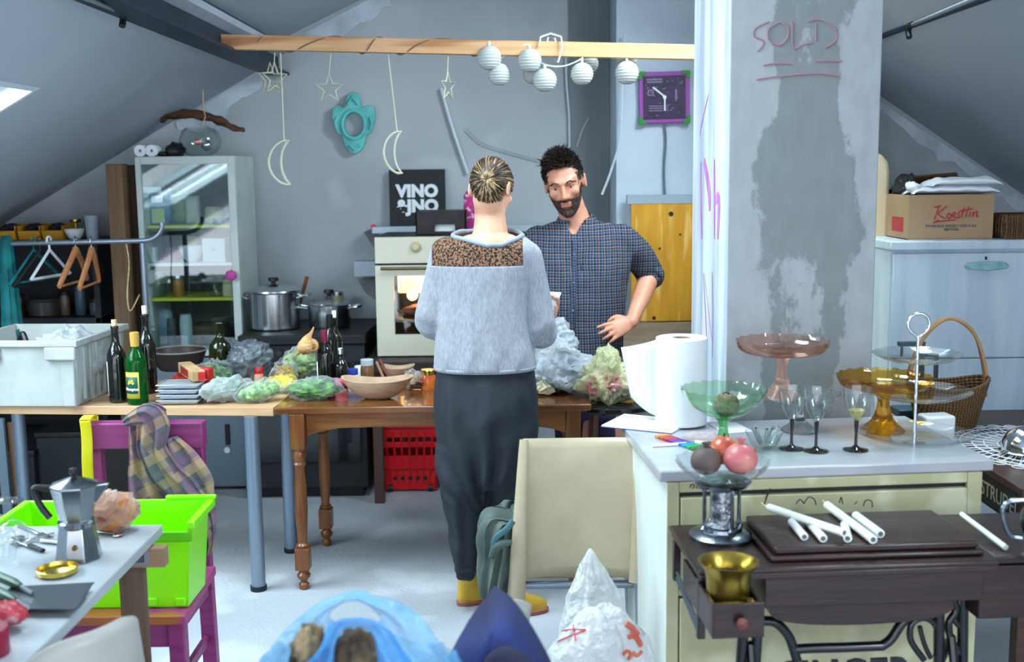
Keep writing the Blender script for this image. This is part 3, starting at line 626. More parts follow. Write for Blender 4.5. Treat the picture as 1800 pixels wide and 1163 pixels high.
def pot(px, y, r, h, lb, glasslid=False):
    q = P(px, 575, y); t = thing('cooking_pot', lb, 'pot', (q.x, y, SZ+.002))
    G().lathe([(.0005, 0), (r*.95, 0), (r, .008), (r, h), (r+.006, h+.004), (r+.002, h+.006), (.0005, h+.006)], n=40).build('pot_body', M['steel'], t)
    ld = G().lathe([(r+.004, h+.007), (r+.002, h+.014), (r*.7, h+.032), (r*.25, h+.044), (.0005, h+.045)], n=40).build('lid', M['steel'] if not glasslid else M['clear'], t)
    G().lathe([(.012, h+.044), (.012, h+.056), (.028, h+.062), (.026, h+.078), (.0005, h+.08)]).build('lid_knob', M['black'], ld)
    for s in (-1, 1): G().tube(smoothline([(s*r*.97, -.045, h*.86), (s*(r+.05), -.04, h*.93), (s*(r+.06), 0, h*.95), (s*(r+.05), .04, h*.93), (s*r*.97, .045, h*.86)], 4), .007, 8).build('handle', M['steel'], t)
    return t
pot(484, 5.98, .133, .19, 'large steel stockpot with a black lid knob on the stove')
pot(580, 6.0, .11, .12, 'lower steel pot with a glass lid on the stove', True)
q = P(520, 505, 6.1); t = thing('wooden_spoon', 'wooden spoon handle rising beside the stockpot', 'spoon', (q.x+.01, 6.2, SZ)); G().tube([(-.04, .0, .004), (.0, 0, .14), (.035, 0, .255)], [.012, .009, .011], 10).build('handle', M['oak'], t)
q = P(592, 545, 6.2); jar('yellowish jar behind the lower pot', (q.x, 6.24, SZ), .035, .15, mat('yjar', '#A8A060', .3), M['steel'])
q = P(457, 611, 5.69); boxy('sponge', 'small turquoise sponge on the front of the stove', 'sponge', (q.x, 5.685, q.z-.015), .045, .02, .03, mat('turq', '#26A69A', .8))

# ---------------- dark table carrying the oven ----------------
tb = thing('side_table', 'dark brown table under the cream oven', 'table', (0, 0, 0))
OZ = .742; x0, x1 = P(640, 640, 5.6).x, .12
G().bx(x0, x1, 5.55, 6.35, OZ-.05, OZ).build('tabletop', M['dark_wood'], tb, bevel=.004)
for x in (x0+.03, x1-.08):
    for y in (5.62, 6.25): G().bx(x, x+.05, y, y+.05, 0, OZ-.05).build('leg', mat('leg_brown', '#4A302C', .5), tb, bevel=.004)
G().bx(x0+.03, x1-.03, 5.64, 5.66, OZ-.13, OZ-.05).build('apron', M['dark_wood'], tb)
# the oven
ov = thing('built_in_oven', 'cream oven with a glowing window behind the woman', 'oven', (0, 0, 0))
cream = mat('oven_cream', '#CFCBB8', .35, coat=.2); ox0, ox1, oz0, oz1 = -.683, -.088, OZ+.002, 1.35; oy = 5.7
zc = P(700, 465, oy).z
wx0, wx1, wz0, wz1 = P(692, 500, oy).x, ox1-.1, P(700, 588, oy).z, P(700, 485, oy).z
G().bx(ox0+.01, ox0+.04, oy+.025, 6.2, oz0, oz1).bx(ox1-.04, ox1-.01, oy+.025, 6.2, oz0, oz1).bx(ox0+.04, ox1-.04, oy+.025, 6.2, oz1-.03, oz1).bx(ox0+.04, ox1-.04, oy+.025, 6.2, oz0, oz0+.06).bx(ox0+.04, ox1-.04, 6.17, 6.2, oz0+.06, oz1-.03).bx(ox0+.04, ox1-.04, oy+.025, 6.17, zc-.01, oz1-.03).build('oven_body', M['black'], ov)
G().bx(ox0, ox1, oy, oy+.025, zc+.006, oz1).build('control_panel', cream, ov, bevel=.003)
dr = G().bx(ox0, wx0, oy, oy+.025, oz0+.005, zc-.004).bx(wx1, ox1, oy, oy+.025, oz0+.005, zc-.004).bx(wx0, wx1, oy, oy+.025, oz0+.005, wz0).bx(wx0, wx1, oy, oy+.025, wz1, zc-.004).build('oven_door', cream, ov, smooth=False)
G().bx(wx0, wx1, oy+.008, oy+.012, wz0, wz1).build('door_glass', M['pane'], dr)
hy = P(700, 471, oy).z; G().cyl((ox0+.03, oy-.03, hy), (ox1-.03, oy-.03, hy), .008).cyl((ox0+.06, oy-.03, hy), (ox0+.06, oy, hy), .006).cyl((ox1-.06, oy-.03, hy), (ox1-.06, oy, hy), .006).build('handle', mat('old_brass', '#6E6446', .35, metal=1), dr)
q = P(731, 434, oy); G().lathe([(.028, 0), (.028, .006), (.018, .008), (.016, .024), (.0005, .025)]).xf(Matrix.Rotation(R(90), 4, 'X')).mv((q.x, oy, q.z)).build('knob', mat('knob_cream', '#B9B08A', .3, coat=.4), ov)
q = P(775, 434, oy); G().lathe([(.028, 0), (.028, .006), (.018, .008), (.016, .024), (.0005, .025)]).xf(Matrix.Rotation(R(90), 4, 'X')).mv((q.x, oy, q.z)).build('knob', mat('knob_cream2', '#B9B08A', .3, coat=.4), ov)
zr_ = P(700, 560, 5.8).z
G().bx(ox0+.05, ox1-.05, oy+.05, 6.15, zr_-.012, zr_).build('oven_rack', M['steel_rough'], ov)
tr = G().ell(((wx0+wx1)/2, 5.95, zr_+.03), .19, .16, .03, amp=.3, fr=4).build('baking_loaf', mat('loaf', '#8E3A34', .6), ov)
bulb = mat('oven_bulb', '#FFA850', .5, emit=22)
for bx_, bz in ((P(722, 522, 5.9).x, P(722, 522, 5.9).z), ): G().ell((bx_, 6.0, bz), .028).build('oven_lamp', bulb, ov)
G().bx(wx0-.02, wx1, 6.10, 6.16, P(700, 515, 6.1).z, P(700, 470, 6.1).z).build('oven_lamp', mat('oven_lamp_cover', '#FFC27A', .5, emit=3), ov, bevel=.01)
# things around the oven
q0, q1 = P(730, 413, 5.85), P(818, 371, 5.85); w = q1.x-q0.x; h = q1.z-q0.z
t = thing('black_crate', 'black box with a handle hole lying on the oven', 'box', ((q0.x+q1.x)/2, 6.0, 1.352))
hz0, hz1 = .12*h, .42*h
G().bx(-w/2, w/2, -.11, .11, 0, .004).bx(-w/2, -w/2+.006, -.11, .11, .004, h).bx(w/2-.006, w/2, -.11, .11, .004, h).bx(-w/2, w/2, .104, .11, .004, h).bx(-w/2, w/2, -.11, -.104, .004, hz0).bx(-w/2, w/2, -.11, -.104, hz1, h).bx(-w/2, -.12*w, -.11, -.104, hz0, hz1).bx(.28*w, w/2, -.11, -.104, hz0, hz1).bx(-w/2, w/2, -.104, .104, h-.005, h).build('box_body', mat('dark_crate', '#1E171A', .5, c2='#2A2225', ns=20), t, smooth=False)
G().bx(-w*.35, w*.42, -.09, .08, .006, h*.6).build('white_contents', M['white'], t)
t = thing('oven_mitt', 'pink patterned mitt standing against the wall behind the woman', 'oven mitt', (P(826, 410, 6.1).x, 6.05, 1.352))
G().loft(rings_at([((0, 0, 0), .022, .015), ((0, 0, .05), .035, .015), ((.0, .01, .13), .03, .014), ((-.005, .02, .19), .024, .012), ((-.005, .02, .215), .01, .006)], 20)).build('mitt_body', mat('pink_mitt', '#B8327E', .8, c2='#E3C3D4', ns=30, lo=.55, hi=.6), t)
zl_ = P(750, 397, 6.33).z
t = thing('wall_ledge', 'narrow pale grey ledge holding the blackboard', 'shelf', (0, 0, 0)); G().bx(P(655, 397, 6.3).x, .3, 6.26, YB, zl_-.035, zl_).build('ledge_board', M['wallwhite'], t, bevel=.003)
q0, q1 = P(684, 394, 6.3), P(781, 297, 6.3); w = q1.x-q0.x; h = q1.z-zl_
t = thing('blackboard_sign', 'square black board with white VINO lettering on the ledge', 'sign', ((q0.x+q1.x)/2, 6.35, zl_)); t.rotation_euler = (R(-4), 0, 0)
bd = G().bx(-w/2, w/2, -.012, .008, 0, h).build('board', mat('board_black', '#141A20', .6), t, bevel=.002)
for tx, z, s in (('VINO', .61, .094), ('&JNO', .345, .094)): text_geo(tx, s*.96, .001, .0055, space=1.04).mv((0, -.0135, z*h)).build('lettering', M['white'], bd, smooth=False)
q = P(642, 473, 6.3); boxy('wall_box', 'pale grey block on the wall left of the oven', 'box', (q.x, 6.33, q.z-.04), .12, .1, .085, M['wallwhite'], bevel=.004)
q = P(661, 398, 6.35); t = thing('pipe_valve', 'small red and brass valve at the end of the ledge', 'valve', (q.x-.01, 6.34, q.z)); G().cyl((0, .06, 0), (0, -.02, 0), .008).build('stem', M['brass'], t); G().cyl((0, -.02, 0), (0, -.035, 0), .016, n=8).build('handle', M['red'], t)

# ---------------- red shopping basket ----------------
t = thing('shopping_basket', 'red plastic shopping basket on the floor under the table', 'basket', (P(722, 863, 5.84).x, 5.95, 0)); rd = mat('basket_red', '#C8101C', .35)
g = G(); W0, W1, D0, D1, Hh = .13, .17, .11, .14, .36
NR = 9
def bk(zf): return (W0+(W1-W0)*zf, D0+(D1-D0)*zf)
for i, (za, zb) in enumerate(((.02, .05), (.125, .20), (.245, .275), (.30, .36))):
    (wa, da), (wb, db) = bk(za/Hh), bk(zb/Hh)
    g.ringprism([(-wa, 0)]*0+[(-1, -1), (1, -1), (1, 1), (-1, 1)], [(-.97, -.97), (.97, -.97), (.97, .97), (-.97, .97)], 0, 1) if False else None
    for sx, sy, ax in ((0, -1, 0), (0, 1, 0), (-1, 0, 1), (1, 0, 1)):
        if ax == 0: g.hexa([(-wa, sy*da-.004, za), (wa, sy*da-.004, za), (wa, sy*da+.004, za), (-wa, sy*da+.004, za)], [(-wb, sy*db-.004, zb), (wb, sy*db-.004, zb), (wb, sy*db+.004, zb), (-wb, sy*db+.004, zb)])
        else: g.hexa([(sx*wa-.004, -da, za), (sx*wa+.004, -da, za), (sx*wa+.004, da, za), (sx*wa-.004, da, za)], [(sx*wb-.004, -db, zb), (sx*wb+.004, -db, zb), (sx*wb+.004, db, zb), (sx*wb-.004, db, zb)])
for k in range(NR):
    f = -1+2*k/(NR-1)
    for s in (-1, 1):
        g.tube([(f*W0, s*D0, .02), (f*W1, s*D1, .33)], .006, 6); g.tube([(s*W0, f*D0, .02), (s*W1, f*D1, .33)], .006, 6)
for s in (-1, 1): g.bx(-W0-.005, W0+.005, s*D0-.004, s*D0+.004, .02, .12)
g.bx(-W0-.01, W0+.01, -D0-.005, D0+.005, .012, .024)
g.build('basket_body', rd, t, smooth=False)
G().bx(-W1-.01, W1+.01, -D1-.012, D1+.012, .345, .375).build('rim', rd, t, bevel=.01)
for k in range(5): G().cyl((-.08+k*.04, -D0-.012, .075), (-.08+k*.04, -D0-.006, .075), .011, n=12).build('hole', M['black'], t)
for s in (-1, 1): G().cyl((s*.105-.012, -D0-.005, .022), (s*.105+.012, -D0-.005, .022), .02).build('wheel', M['black'], t)
# dark crate low behind the tables
boxy('storage_chest', 'large black chest on the floor beneath the stove side', 'chest', (-1.28, 5.5, 0), .01, .01, .01, M['black']) if False else None

# ---------------- turquoise mirror frame ----------------
mc = P(622, 216, 6.36); n = 72; outer = []; inner = []
k = [(0, 1.0), (14, .93), (26, .70), (38, .60), (47, .84), (60, .98), (75, .93), (88, .86), (100, .80), (116, .76), (128, .62), (140, .72), (155, .86), (170, .96), (180, 1.0)]   # degrees from the top, share of the half size
def rad(d):
    for (a, r1), (b, r2) in zip(k, k[1:]):
        if a <= d <= b: return r1+(r2-r1)*(d-a)/(b-a)
    return 1
for i in range(n):
    a = 2*PI*i/n; dg = math.degrees(a); dg = dg if dg <= 180 else 360-dg; rr = rad(dg)
    outer.append((.128*math.sin(a)*rr*1.03, .168*math.cos(a)*rr)); inner.append((.052*math.sin(a), -.01+.064*math.cos(a)))
t = thing('mirror_frame', 'ornate turquoise oval frame on the plaster wall', 'frame', mc); tq = mat('turquoise', '#62C4BE', .5, c2='#4FAEA9', ns=14, bump=.2)
G().ringprism(outer, inner, -.012, .03).build('frame_body', tq, t, bevel=.006, seg=3)
G().tube([(.062*math.sin(2*PI*i/40), -.016, -.01+.076*math.cos(2*PI*i/40)) for i in range(40)], .011, 8, loop=True).build('oval_moulding', tq, t)
G().tube([(.052*math.sin(2*PI*i/40)*.98, -.014, -.01+.062*math.cos(2*PI*i/40)) for i in range(0)]+[(-.03, -.016, .1), (0, -.022, .14), (.03, -.016, .1)], .01, 8).tube([(-.09, -.014, .03), (-.1, -.02, 0), (-.09, -.014, -.04)], .009, 8).tube([(.09, -.014, .03), (.1, -.02, 0), (.09, -.014, -.04)], .009, 8).tube([(-.03, -.014, -.12), (0, -.02, -.145), (.03, -.014, -.12)], .009, 8).build('scrollwork', tq, t)

# ---------------- batten with garlands ----------------
BY = 5.14
a, b = P(390, 74, BY), P(1215, 92, BY); dr_ = (b-a)/(b-a).length; e = a+dr_*2.85
t = thing('wooden_batten', 'long pale wooden batten spanning between roof beams', 'batten', a)
d_ = e-a; G().hexa([(0, -.022, -.032), (d_.x, -.022, d_.z-.032), (d_.x, .022, d_.z-.032), (0, .022, -.032)], [(0, -.022, .032), (d_.x, -.022, d_.z+.032), (d_.x, .022, d_.z+.032), (0, .022, .032)]).build('timber', mat('batten_pine', '#D0A478', .6, c2='#C29262', ns=2.4, stretch=(1, 12, 12), c3='#A9744A', n3=1.3), t, bevel=.003)
def bz(px): return P(px, 74+18*(px-390)/825, BY)
cordm = mat('garland_cord', '#6E6558', .7)
g = G(); base = bz(480)
pts = []
for i in range(61):
    f = i/60; px = 455+f*390; q = bz(px); pts.append(q+Vector((0, -.028*math.cos(i*.42+1.2*math.sin(i*.2)), .037*math.sin(i*.42+1.2*math.sin(i*.2)))))
tag(g.tube([Vector(p)-base for p in smoothline(pts, 3)], .0028, 6).build('garland_cord', cordm, None), 'thin dark cord wound around the wooden batten', 'cord', loc=base)
wire = mat('pale_wire', '#B9B7A4', .5)
def star(name, px, py, w, lb, rz=0, depth=BY-.03, bent=0, top=None, both=False):
    c = P(px, py, depth); tp = top or P(px+(2 if not both else 0), 78+18*(px-390)/825, depth); t = thing('wire_star', lb, 'star', c, rz, 'wire stars on the batten'); g = G(); pts = []
    for i in range(10):
        r = w if i % 2 == 0 else w*.42; an = PI/2+i*PI/5; pts.append((r*math.cos(an), bent*(i % 2), r*math.sin(an)))
    g.tube(pts, .005, 8, loop=True); g.build('star_outline', wire, t)
    if both: G().tube([(p[0], p[1]+.03, p[2]) for p in pts], .004, 8, loop=True).build('star_outline', wire, t)
    G().tube([(0, 0, w), Vector((tp.x-c.x, tp.y-c.y, tp.z-c.z-.03))], .0025, 6).build('hanging_string', wire, t)
    return t
star('s', 579, 156, .062, 'wire star hanging second from the left on the batten')
star('s', 787, 152, .062, 'wire star turned edgewise near the first lanterns', R(62))
star('s', 483, 138, .07, 'paired wire star hanging by the left beam', R(50), both=True)
def moon(px, py, h, lb, topx, rz=0):
    c = P(px, py, BY-.03); tp = P(topx, 78+18*(topx-390)/825, BY-.03); t = thing('wire_moon', lb, 'moon', c, rz, 'wire moons on strings')
    pts = [(h*.62-h*1.0*math.cos(a_)*.95-.0, 0, h*math.sin(a_)) for a_ in [R(-75+150*i/14) for i in range(15)]]
    in_ = [(h*.50-h*.55*math.cos(a_)*.95+h*.23, 0, h*.98*math.sin(a_)) for a_ in [R(75-150*i/14) for i in range(15)]]
    G().tube(pts+in_, .0055, 8, loop=True).build('crescent_outline', wire, t)
    G().tube([pts[-1], Vector((tp.x-c.x, 0, tp.z-c.z-.03))], .0035, 6).build('hanging_string', wire, t)
moon(486, 286, .1, 'larger wire crescent moon hanging from the left', 492, R(15))
moon(686, 268, .095, 'wire crescent moon above the blackboard sign', 682, R(30))
# paper lanterns
lm = mat('lantern_paper', '#B2B6B3', .8); lm.node_tree.nodes['Principled BSDF'].inputs['Transmission Weight'].default_value = 0
la = [(860, 102, .053, 5.12, 'white lantern farthest left, in front of the batten'), (878, 131, .049, 5.14, 'white lantern hanging just below the leftmost one'), (931, 106, .051, 5.12, 'white lantern in front of the batten right of the leftmost pair'), (936, 131, .043, 5.26, 'white lantern half hidden behind the lowest lantern'), (958, 141, .051, 5.12, 'lowest white lantern on the string'),
      (1023, 130, .049, 5.12, 'front white lantern of the pair above the man'), (1034, 112, .045, 5.26, 'rear white lantern of the pair above the man'), (1101, 110, .047, 5.24, 'upper white lantern beside the purple clock'), (1102, 128, .051, 5.13, 'lower white lantern beside the purple clock')]
lp = None; lc = []
for px, py, r, yy, lb in la:
    c = P(px, py, yy); lc.append(c)
    if lp is None:
        prof = [(.014, -.047)]
        for i in range(1, 40):
            tt = -PI/2+.28+(PI-.56)*i/40; prof.append((.05*math.cos(tt)*(1+.045*math.cos(i*PI*.5)), .05*math.sin(tt)))
        prof.append((.014, .047)); lp = thing('paper_lantern', lb, 'lantern', c, 0, 'paper lanterns on the batten')
        G().lathe(prof, n=28).build('paper_shade', lm, lp, solid=.0012, ang=180); G().tube([(.014*math.cos(2*PI*i/16), .014*math.sin(2*PI*i/16), .047) for i in range(16)], .0015, 6, loop=True).build('wire_ring', M['steel'], lp)
        G().cyl((0, 0, .046), (0, 0, .066), .006, n=10).build('bulb_socket', M['white'], lp); lp.scale = (r/.05,)*3
    else: dup(lp, c, 0, lb, 'paper lanterns on the batten', r/.05)
order = sorted(lc, key=lambda v: v.x); pts = []
for v in order: pts.append(v+Vector((0, 0, .067)));
c0 = pts[0].copy(); ex = []
for i, v in enumerate(pts[:-1]):
    ex.append(v); m_ = (v+pts[i+1])/2; ex.append(m_+Vector((0, .0, .012 if i % 2 else -.02)))
ex.append(pts[-1])
tag(G().tube([Vector(p)-c0 for p in smoothline(ex, 4)], .003, 6).build('lantern_cable', M['white'], None), 'thin white cable linking the paper lanterns', 'cable', loc=c0)
c0 = bz(968); tag(G().tube([(-.05, -.03, .01), (-.045, -.03, .05), (0, -.02, .065), (.045, -.03, .05), (.05, -.035, 0), (.03, -.035, -.06)], .004, 6).tube([(-.03, .03, -.03), (-.01, .03, .055), (.02, .03, .05), (.035, .03, -.04)], .004, 6).build('cable_loop', M['white'], None), 'loop of white cable over the batten', 'cable', loc=c0)
# cables drooping on the wall
def cable(lb, pts, m, r=.006, y=6.38):
    q = [P(x, yy, y) for x, yy in pts]; c = q[0].copy(); tag(G().tube([Vector(p)-c for p in smoothline(q, 6)], r, 8).build('wall_cable', m, None), lb, 'cable', loc=c)
wc = mat('cable_white', '#C8D2DA', .5)
cable('white cable hanging straight down above the man', [(994, 100), (996, 150), (1000, 200), (1001, 262), (1003, 330)], wc, .006)
cable('pale bent cable on the dark wall strip', [(1035, 207), (1024, 228), (1014, 258)], mat('cable_beige', '#B4B6AC', .6), .005)
cable('grey white cable curving down at the wall corner', [(1098, 60), (1094, 150), (1090, 240), (1074, 300), (1058, 342)], wc, .006, 5.96)
cable('pale straight pole like cable above the oven', [(775, 155), (795, 225), (822, 305)], wc, .009)
cable('thin slack grey cable across the plaster wall', [(820, 225), (845, 250), (880, 263), (950, 282)], mat('cable_grey', '#97A2AC', .6), .003)
# ---------------- the two work tables ----------------
TZ = .755
def tz(px, py): return PZ(px, py, TZ)
lt = thing('laminate_table', 'pale laminate topped table on grey round metal legs', 'table', (0, 0, 0))
A = tz(480, 716); B = tz(-60, 712); dA = (B-A).normalized(); nrm = Vector((dA.y, -dA.x, 0)) if dA.x < 0 else Vector((-dA.y, dA.x, 0)); nrm = nrm if nrm.y > 0 else -nrm
th = .035
def tslab(a, b, dep, z0, z1): c = b+nrm*dep; d = a+nrm*dep; return G().slab([(a.x, a.y), (b.x, b.y), (c.x, c.y), (d.x, d.y)][::-1], z0, z1)
DEP = .58
tslab(A, B, DEP, TZ-th, TZ).build('tabletop', M['beech'], lt, bevel=.002)
lm_ = mat('leg_grey', '#8494A4', .35, metal=.7)
for px in (455, 72):
    f_ = PZ(px, 1036, 0) if px > 100 else A+dA*1.35+nrm*.05
    for kk in (0, .47):
        c = (f_ if px > 100 else f_)+nrm*kk
        L_ = G().cyl((c.x, c.y, .02), (c.x, c.y, TZ-th), .029, n=24).build('leg', lm_, lt)
        G().cyl((c.x, c.y, 0), (c.x, c.y, .02), .033, n=24).build('foot_cap', M['black'], L_)
wt = thing('wooden_table', 'brown wooden table with turned legs and a shaped apron', 'table', (0, 0, 0))
WL, WR, WF, WB = A.x+.006, tz(1040, 710).x, 4.41, 4.99
G().bx(WL, WR, WF, WB, TZ-.028, TZ).build('tabletop', mat('table_top_oak', '#7A4A24', .22, c2='#5A3216', ns=3, lo=.3, hi=.7, det=6, stretch=(1.5, 12, 12), coat=.5), wt, bevel=.006, seg=3)
legp = [(.012, 0), (.020, .004), (.021, .022), (.013, .03), (.013, .036), (.026, .05), (.028, .06), (.018, .075), (.024, .085)]
legq = [(.024, .175), (.027, .185), (.018, .195), (.019, .21), (.026, .33), (.025, .42), (.019, .50), (.021, .512), (.027, .52), (.021, .53), (.026, .545), (.028, .56), (.022, .575), (.026, .585)]
for x, y in ((PZ(535, 1034, 0).x, PZ(535, 1034, 0).y), (WR-.07, WF+.06), (PZ(575, 958, 0).x, PZ(575, 958, 0).y), (WR-.07, WB-.06)):
    g = G().lathe([(.0005, 0)]+legp, (x, y, 0), 24).lathe(legq, (x, y, 0), 24); s = .029; g.bx(x-s, x+s, y-s, y+s, .085, .175); g.bx(x-s, x+s, y-s, y+s, .585, TZ-.028)
    g.build('leg', M['oak_v'], wt, bevel=.002)
lx = PZ(535, 1034, 0).x; ly = PZ(535, 1034, 0).y
def apron(x0, x1):
    n = 24; top = [(x0, TZ-.028), (x1, TZ-.028)]; bot = []
    for i in range(n+1):
        f = i/n; x = x1+(x0-x1)*f; e = min(f, 1-f); bot.append((x, TZ-.125+.028*min(1, e/.13)**.6*(1 if e > .0 else 0)+.008*math.sin(PI*f)))
    return top+bot
G().prism(apron(lx+.03, WR-.1), WF+.04, WF+.062).build('front_apron', M['oak'], wt, bevel=.002)
G().prism(apron(lx+.03, WR-.1), WB-.062, WB-.04).build('rear_apron', M['oak'], wt, bevel=.002)
for x in (lx, WR-.07): G().bx(x-.01, x+.01, ly+.03, WB-.09, TZ-.12, TZ-.028).build('side_apron', M['oak'], wt)

# ---------------- on the laminate table ----------------
# white crate
c0, c1 = tz(142, 716), PZ(148, 600, 1.02); cr_top = P(142, 600, c0.y).z; CHh = cr_top-TZ
ct_ = thing('fish_crate', 'large white plastic crate at the left end of the laminate table', 'crate', (c0.x-.02, c0.y+.01, TZ+.002), R(-4))
cw, cdp = .46, .46; pl = mat('crate_plastic', '#A6ACAB', .35, c2='#8F948E', ns=7, lo=.45, hi=.8, bump=.03)
g = G(); wl = .006; ta = .018
def wallh(x0, y0, x1, y1, nx, ny):
    a = Vector((x0, y0, 0)); b = Vector((x1, y1, 0)); n = Vector((nx, ny, 0)); up = Vector((0, 0, CHh)); o = n*ta
    g.hexa([a, b, b-n*wl, a-n*wl], [a+up+o, b+up+o, b+up+o-n*wl, a+up+o-n*wl])
wallh(-cw, 0, 0, 0, 0, -1); wallh(0, 0, 0, cdp, 1, 0); wallh(0, cdp, -cw, cdp, 0, 1); wallh(-cw, cdp, -cw, 0, -1, 0)
g.bx(-cw, 0, 0, cdp, 0, wl); g.build('crate_body', pl, ct_, bevel=.003)
g = G(); e = ta+.012
for q in ((-cw-e, e, -e, -.012), (-cw-e, e, cdp+.012, cdp+e), (-cw-e, -cw-.012, -.012, cdp+.012), (.012, e, -.012, cdp+.012)): g.bx(*q, CHh-.022, CHh+.004)
g.build('rim', pl, ct_, bevel=.004)
for x0, x1 in ((-.105, .022), (-cw+.05, -cw+.17)): G().bx(x0, x1, -e-.004, -.005, CHh-.075, CHh-.022).build('corner_bracket', pl, ct_, bevel=.006)
for i in range(7): G().bx(.004, .02, .05+i*.06, .062+i*.06, .02, CHh-.03).build('rib', pl, ct_, bevel=.003)
for x in (-.02, -cw+.02): G().bx(x-.03, x+.025, -.014, .0, 0, CHh-.06).build('corner_post', pl, ct_, bevel=.01)
cm = ct_.matrix_basis if False else Matrix.Translation(Vector(ct_.location)) @ Matrix.Rotation(R(-4), 4, 'Z')
def incr(x, y, z): return cm @ Vector((x, y, z))
t = thing('plastic_bag', 'white translucent bag bulging out of the white crate', 'bag', incr(-.12, .22, .008)); crumple(G().ell((0, 0, .14), .15, .16, .135, n=36, m=20), .035, 8, 3, zmin=0).build('bag_film', M['film_white'], t, ang=180)
t = thing('frying_pan', 'black pan resting in the white crate', 'pan', incr(-.36, .16, .01)); G().lathe([(.0005, 0), (.07, 0), (.09, .2), (.086, .2), (.066, .006), (.0005, .006)]).build('pan_body', M['black'], t); G().tube(smoothline([(.06, -.05, .19), (.1, -.08, .26), (.12, -.1, .27), (.15, -.13, .2)], 4), .012, 8).build('handle', M['black'], t)
# bottles
dkg = mat('wine_glass_dark', '#0B100C', .08, coat=.6); grn = mat('green_glass', '#0F7A2C', .05, trans=.75, ior=1.3); olv = mat('olive_glass', '#23280C', .08, trans=.35, coat=.4)
lab = mat('label_yellow', '#C9C544', .6); labg = mat('label_green', '#0C5148', .5)
b = bottle('dark corked wine bottle beside the white crate', tz(209, 706), dkg, lab=(.03, .17, R(190), R(222), M['paper']))
b = bottle('dark bottle with a pale stopper behind the green bottle', tz(262, 690), dkg, h=1.08, capm=mat('plastic_cork', '#D8CFC8', .6), caph=.034)
gb = bottle('bright green bottle with a yellow label', tz(243, 709), grn, r=1.12, h=.92, cap='foil', capm=mat('cap_wood', '#C29A4A', .4), lab=(.028, .135, R(215), R(300), lab))
g = G().grid(lambda u, v: (.0430*math.cos(R(219)+R(72)*u), .0430*math.sin(R(219)+R(72)*u), .048+.068*v), 12, 1); lg = g.build('label_panel', labg, gb, solid=.0004)
def wrap(g, r, a0, z0):   # bend flat lettering round a bottle
    return g.disp(lambda p: Vector(((r+(-p.y))*math.cos(a0+p.x/r), (r+(-p.y))*math.sin(a0+p.x/r), z0+p.z)))
wrap(text_geo('Olmapica', .016, .0004, .0004), .0436, R(254), .066).build('lettering', M['white'], lg, smooth=False)
wrap(strokes([[(-.012, 0), (-.006, .014), (0, .004), (.006, .016), (.013, 0)], [(-.01, -.002), (0, .006), (.01, -.002)]], .005), .0436, R(254), .088).build('emblem', lab, lg)
b = bottle('squat olive green bottle with no cap behind the bags', tz(389, 662), olv, cap=None, prof=[(.04, 0), (.048, .004), (.05, .015), (.05, .125), (.046, .15), (.03, .172), (.017, .185), (.0145, .195), (.0145, .235), (.017, .237), (.017, .247)])
# brown pan, foil trays, cartons
t = thing('brown_pan', 'wide brown pan with a pale rim at the back of the table', 'pan', tz(316, 648)); solid_of([(.09, 0), (.105, .02), (.128, .085), (.132, .09)], .006).build('pan_body', mat('brown_enamel', '#3A2B28', .4), t)
G().tube([(.13*math.cos(2*PI*i/40), .13*math.sin(2*PI*i/40), .091) for i in range(40)], .004, 8, loop=True).build('rim', mat('pan_rim', '#85807B', .4), t)
foil = mat('foil_tray', '#B9C2CA', .35, metal=.55, bump=.25, bs=70)
q = tz(313, 712); q.y += .06
for i in range(4):
    t = thing('foil_tray', ['bottom', 'second from the bottom', 'third from the bottom', 'top'][i]+' foil tray of the silvery stack by the green bottle', 'tray', (q.x+(.002 if i % 2 else 0), q.y, TZ+.001+i*.021), 0, 'stacked foil trays')
    G().hexa([(-.075, -.055, 0), (.075, -.055, 0), (.075, .055, 0), (-.075, .055, 0)], [(-.082, -.062, .019), (.082, -.062, .019), (.082, .062, .019), (-.082, .062, .019)]).build('tray_body', foil, t, bevel=.008)
    G().ringprism([(-.087, -.067), (.087, -.067), (.087, .067), (-.087, .067)], [(-.08, -.06), (.08, -.06), (.08, .06), (-.08, .06)], -.002, .001).xf(Matrix.Rotation(R(90), 4, 'X')).mv((0, 0, .0185)).build('tray_rim', foil, t, bevel=.002)
t = thing('spaghetti_box', 'tan cardboard carton with a red end lying on foil trays', 'box', (q.x+.052, q.y+.03, TZ+.089), R(-62))
G().bx(-.21, .055, -.026, .026, 0, .042).build('carton_body', mat('carton_tan', '#C2A27A', .7, c2='#A8895F', ns=16), t, bevel=.002)
G().bx(.0555, .0565, -.003, .025, .004, .036).build('red_panel', M['red'], t); G().bx(-.158, -.02, -.0275, -.0262, .006, .036).build('red_stripe', mat('dull_red', '#8E2A28', .6), t)
boxy('packet', 'red packet leaning behind the tan carton', 'packet', (q.x+.03, q.y+.17, TZ+.002), .12, .04, .115, mat('red_packet', '#B51E1E', .4), R(-25), .008)
t = thing('red_cloth', 'crumpled red cloth left of the foil trays', 'cloth', (q.x-.055, q.y+.15, TZ)); crumple(G().ell((0, 0, .04), .055, .05, .045, n=30, m=16), .03, 14, 5, zmin=0).build('cloth_body', mat('red_fabric', '#A33028', .85), t)

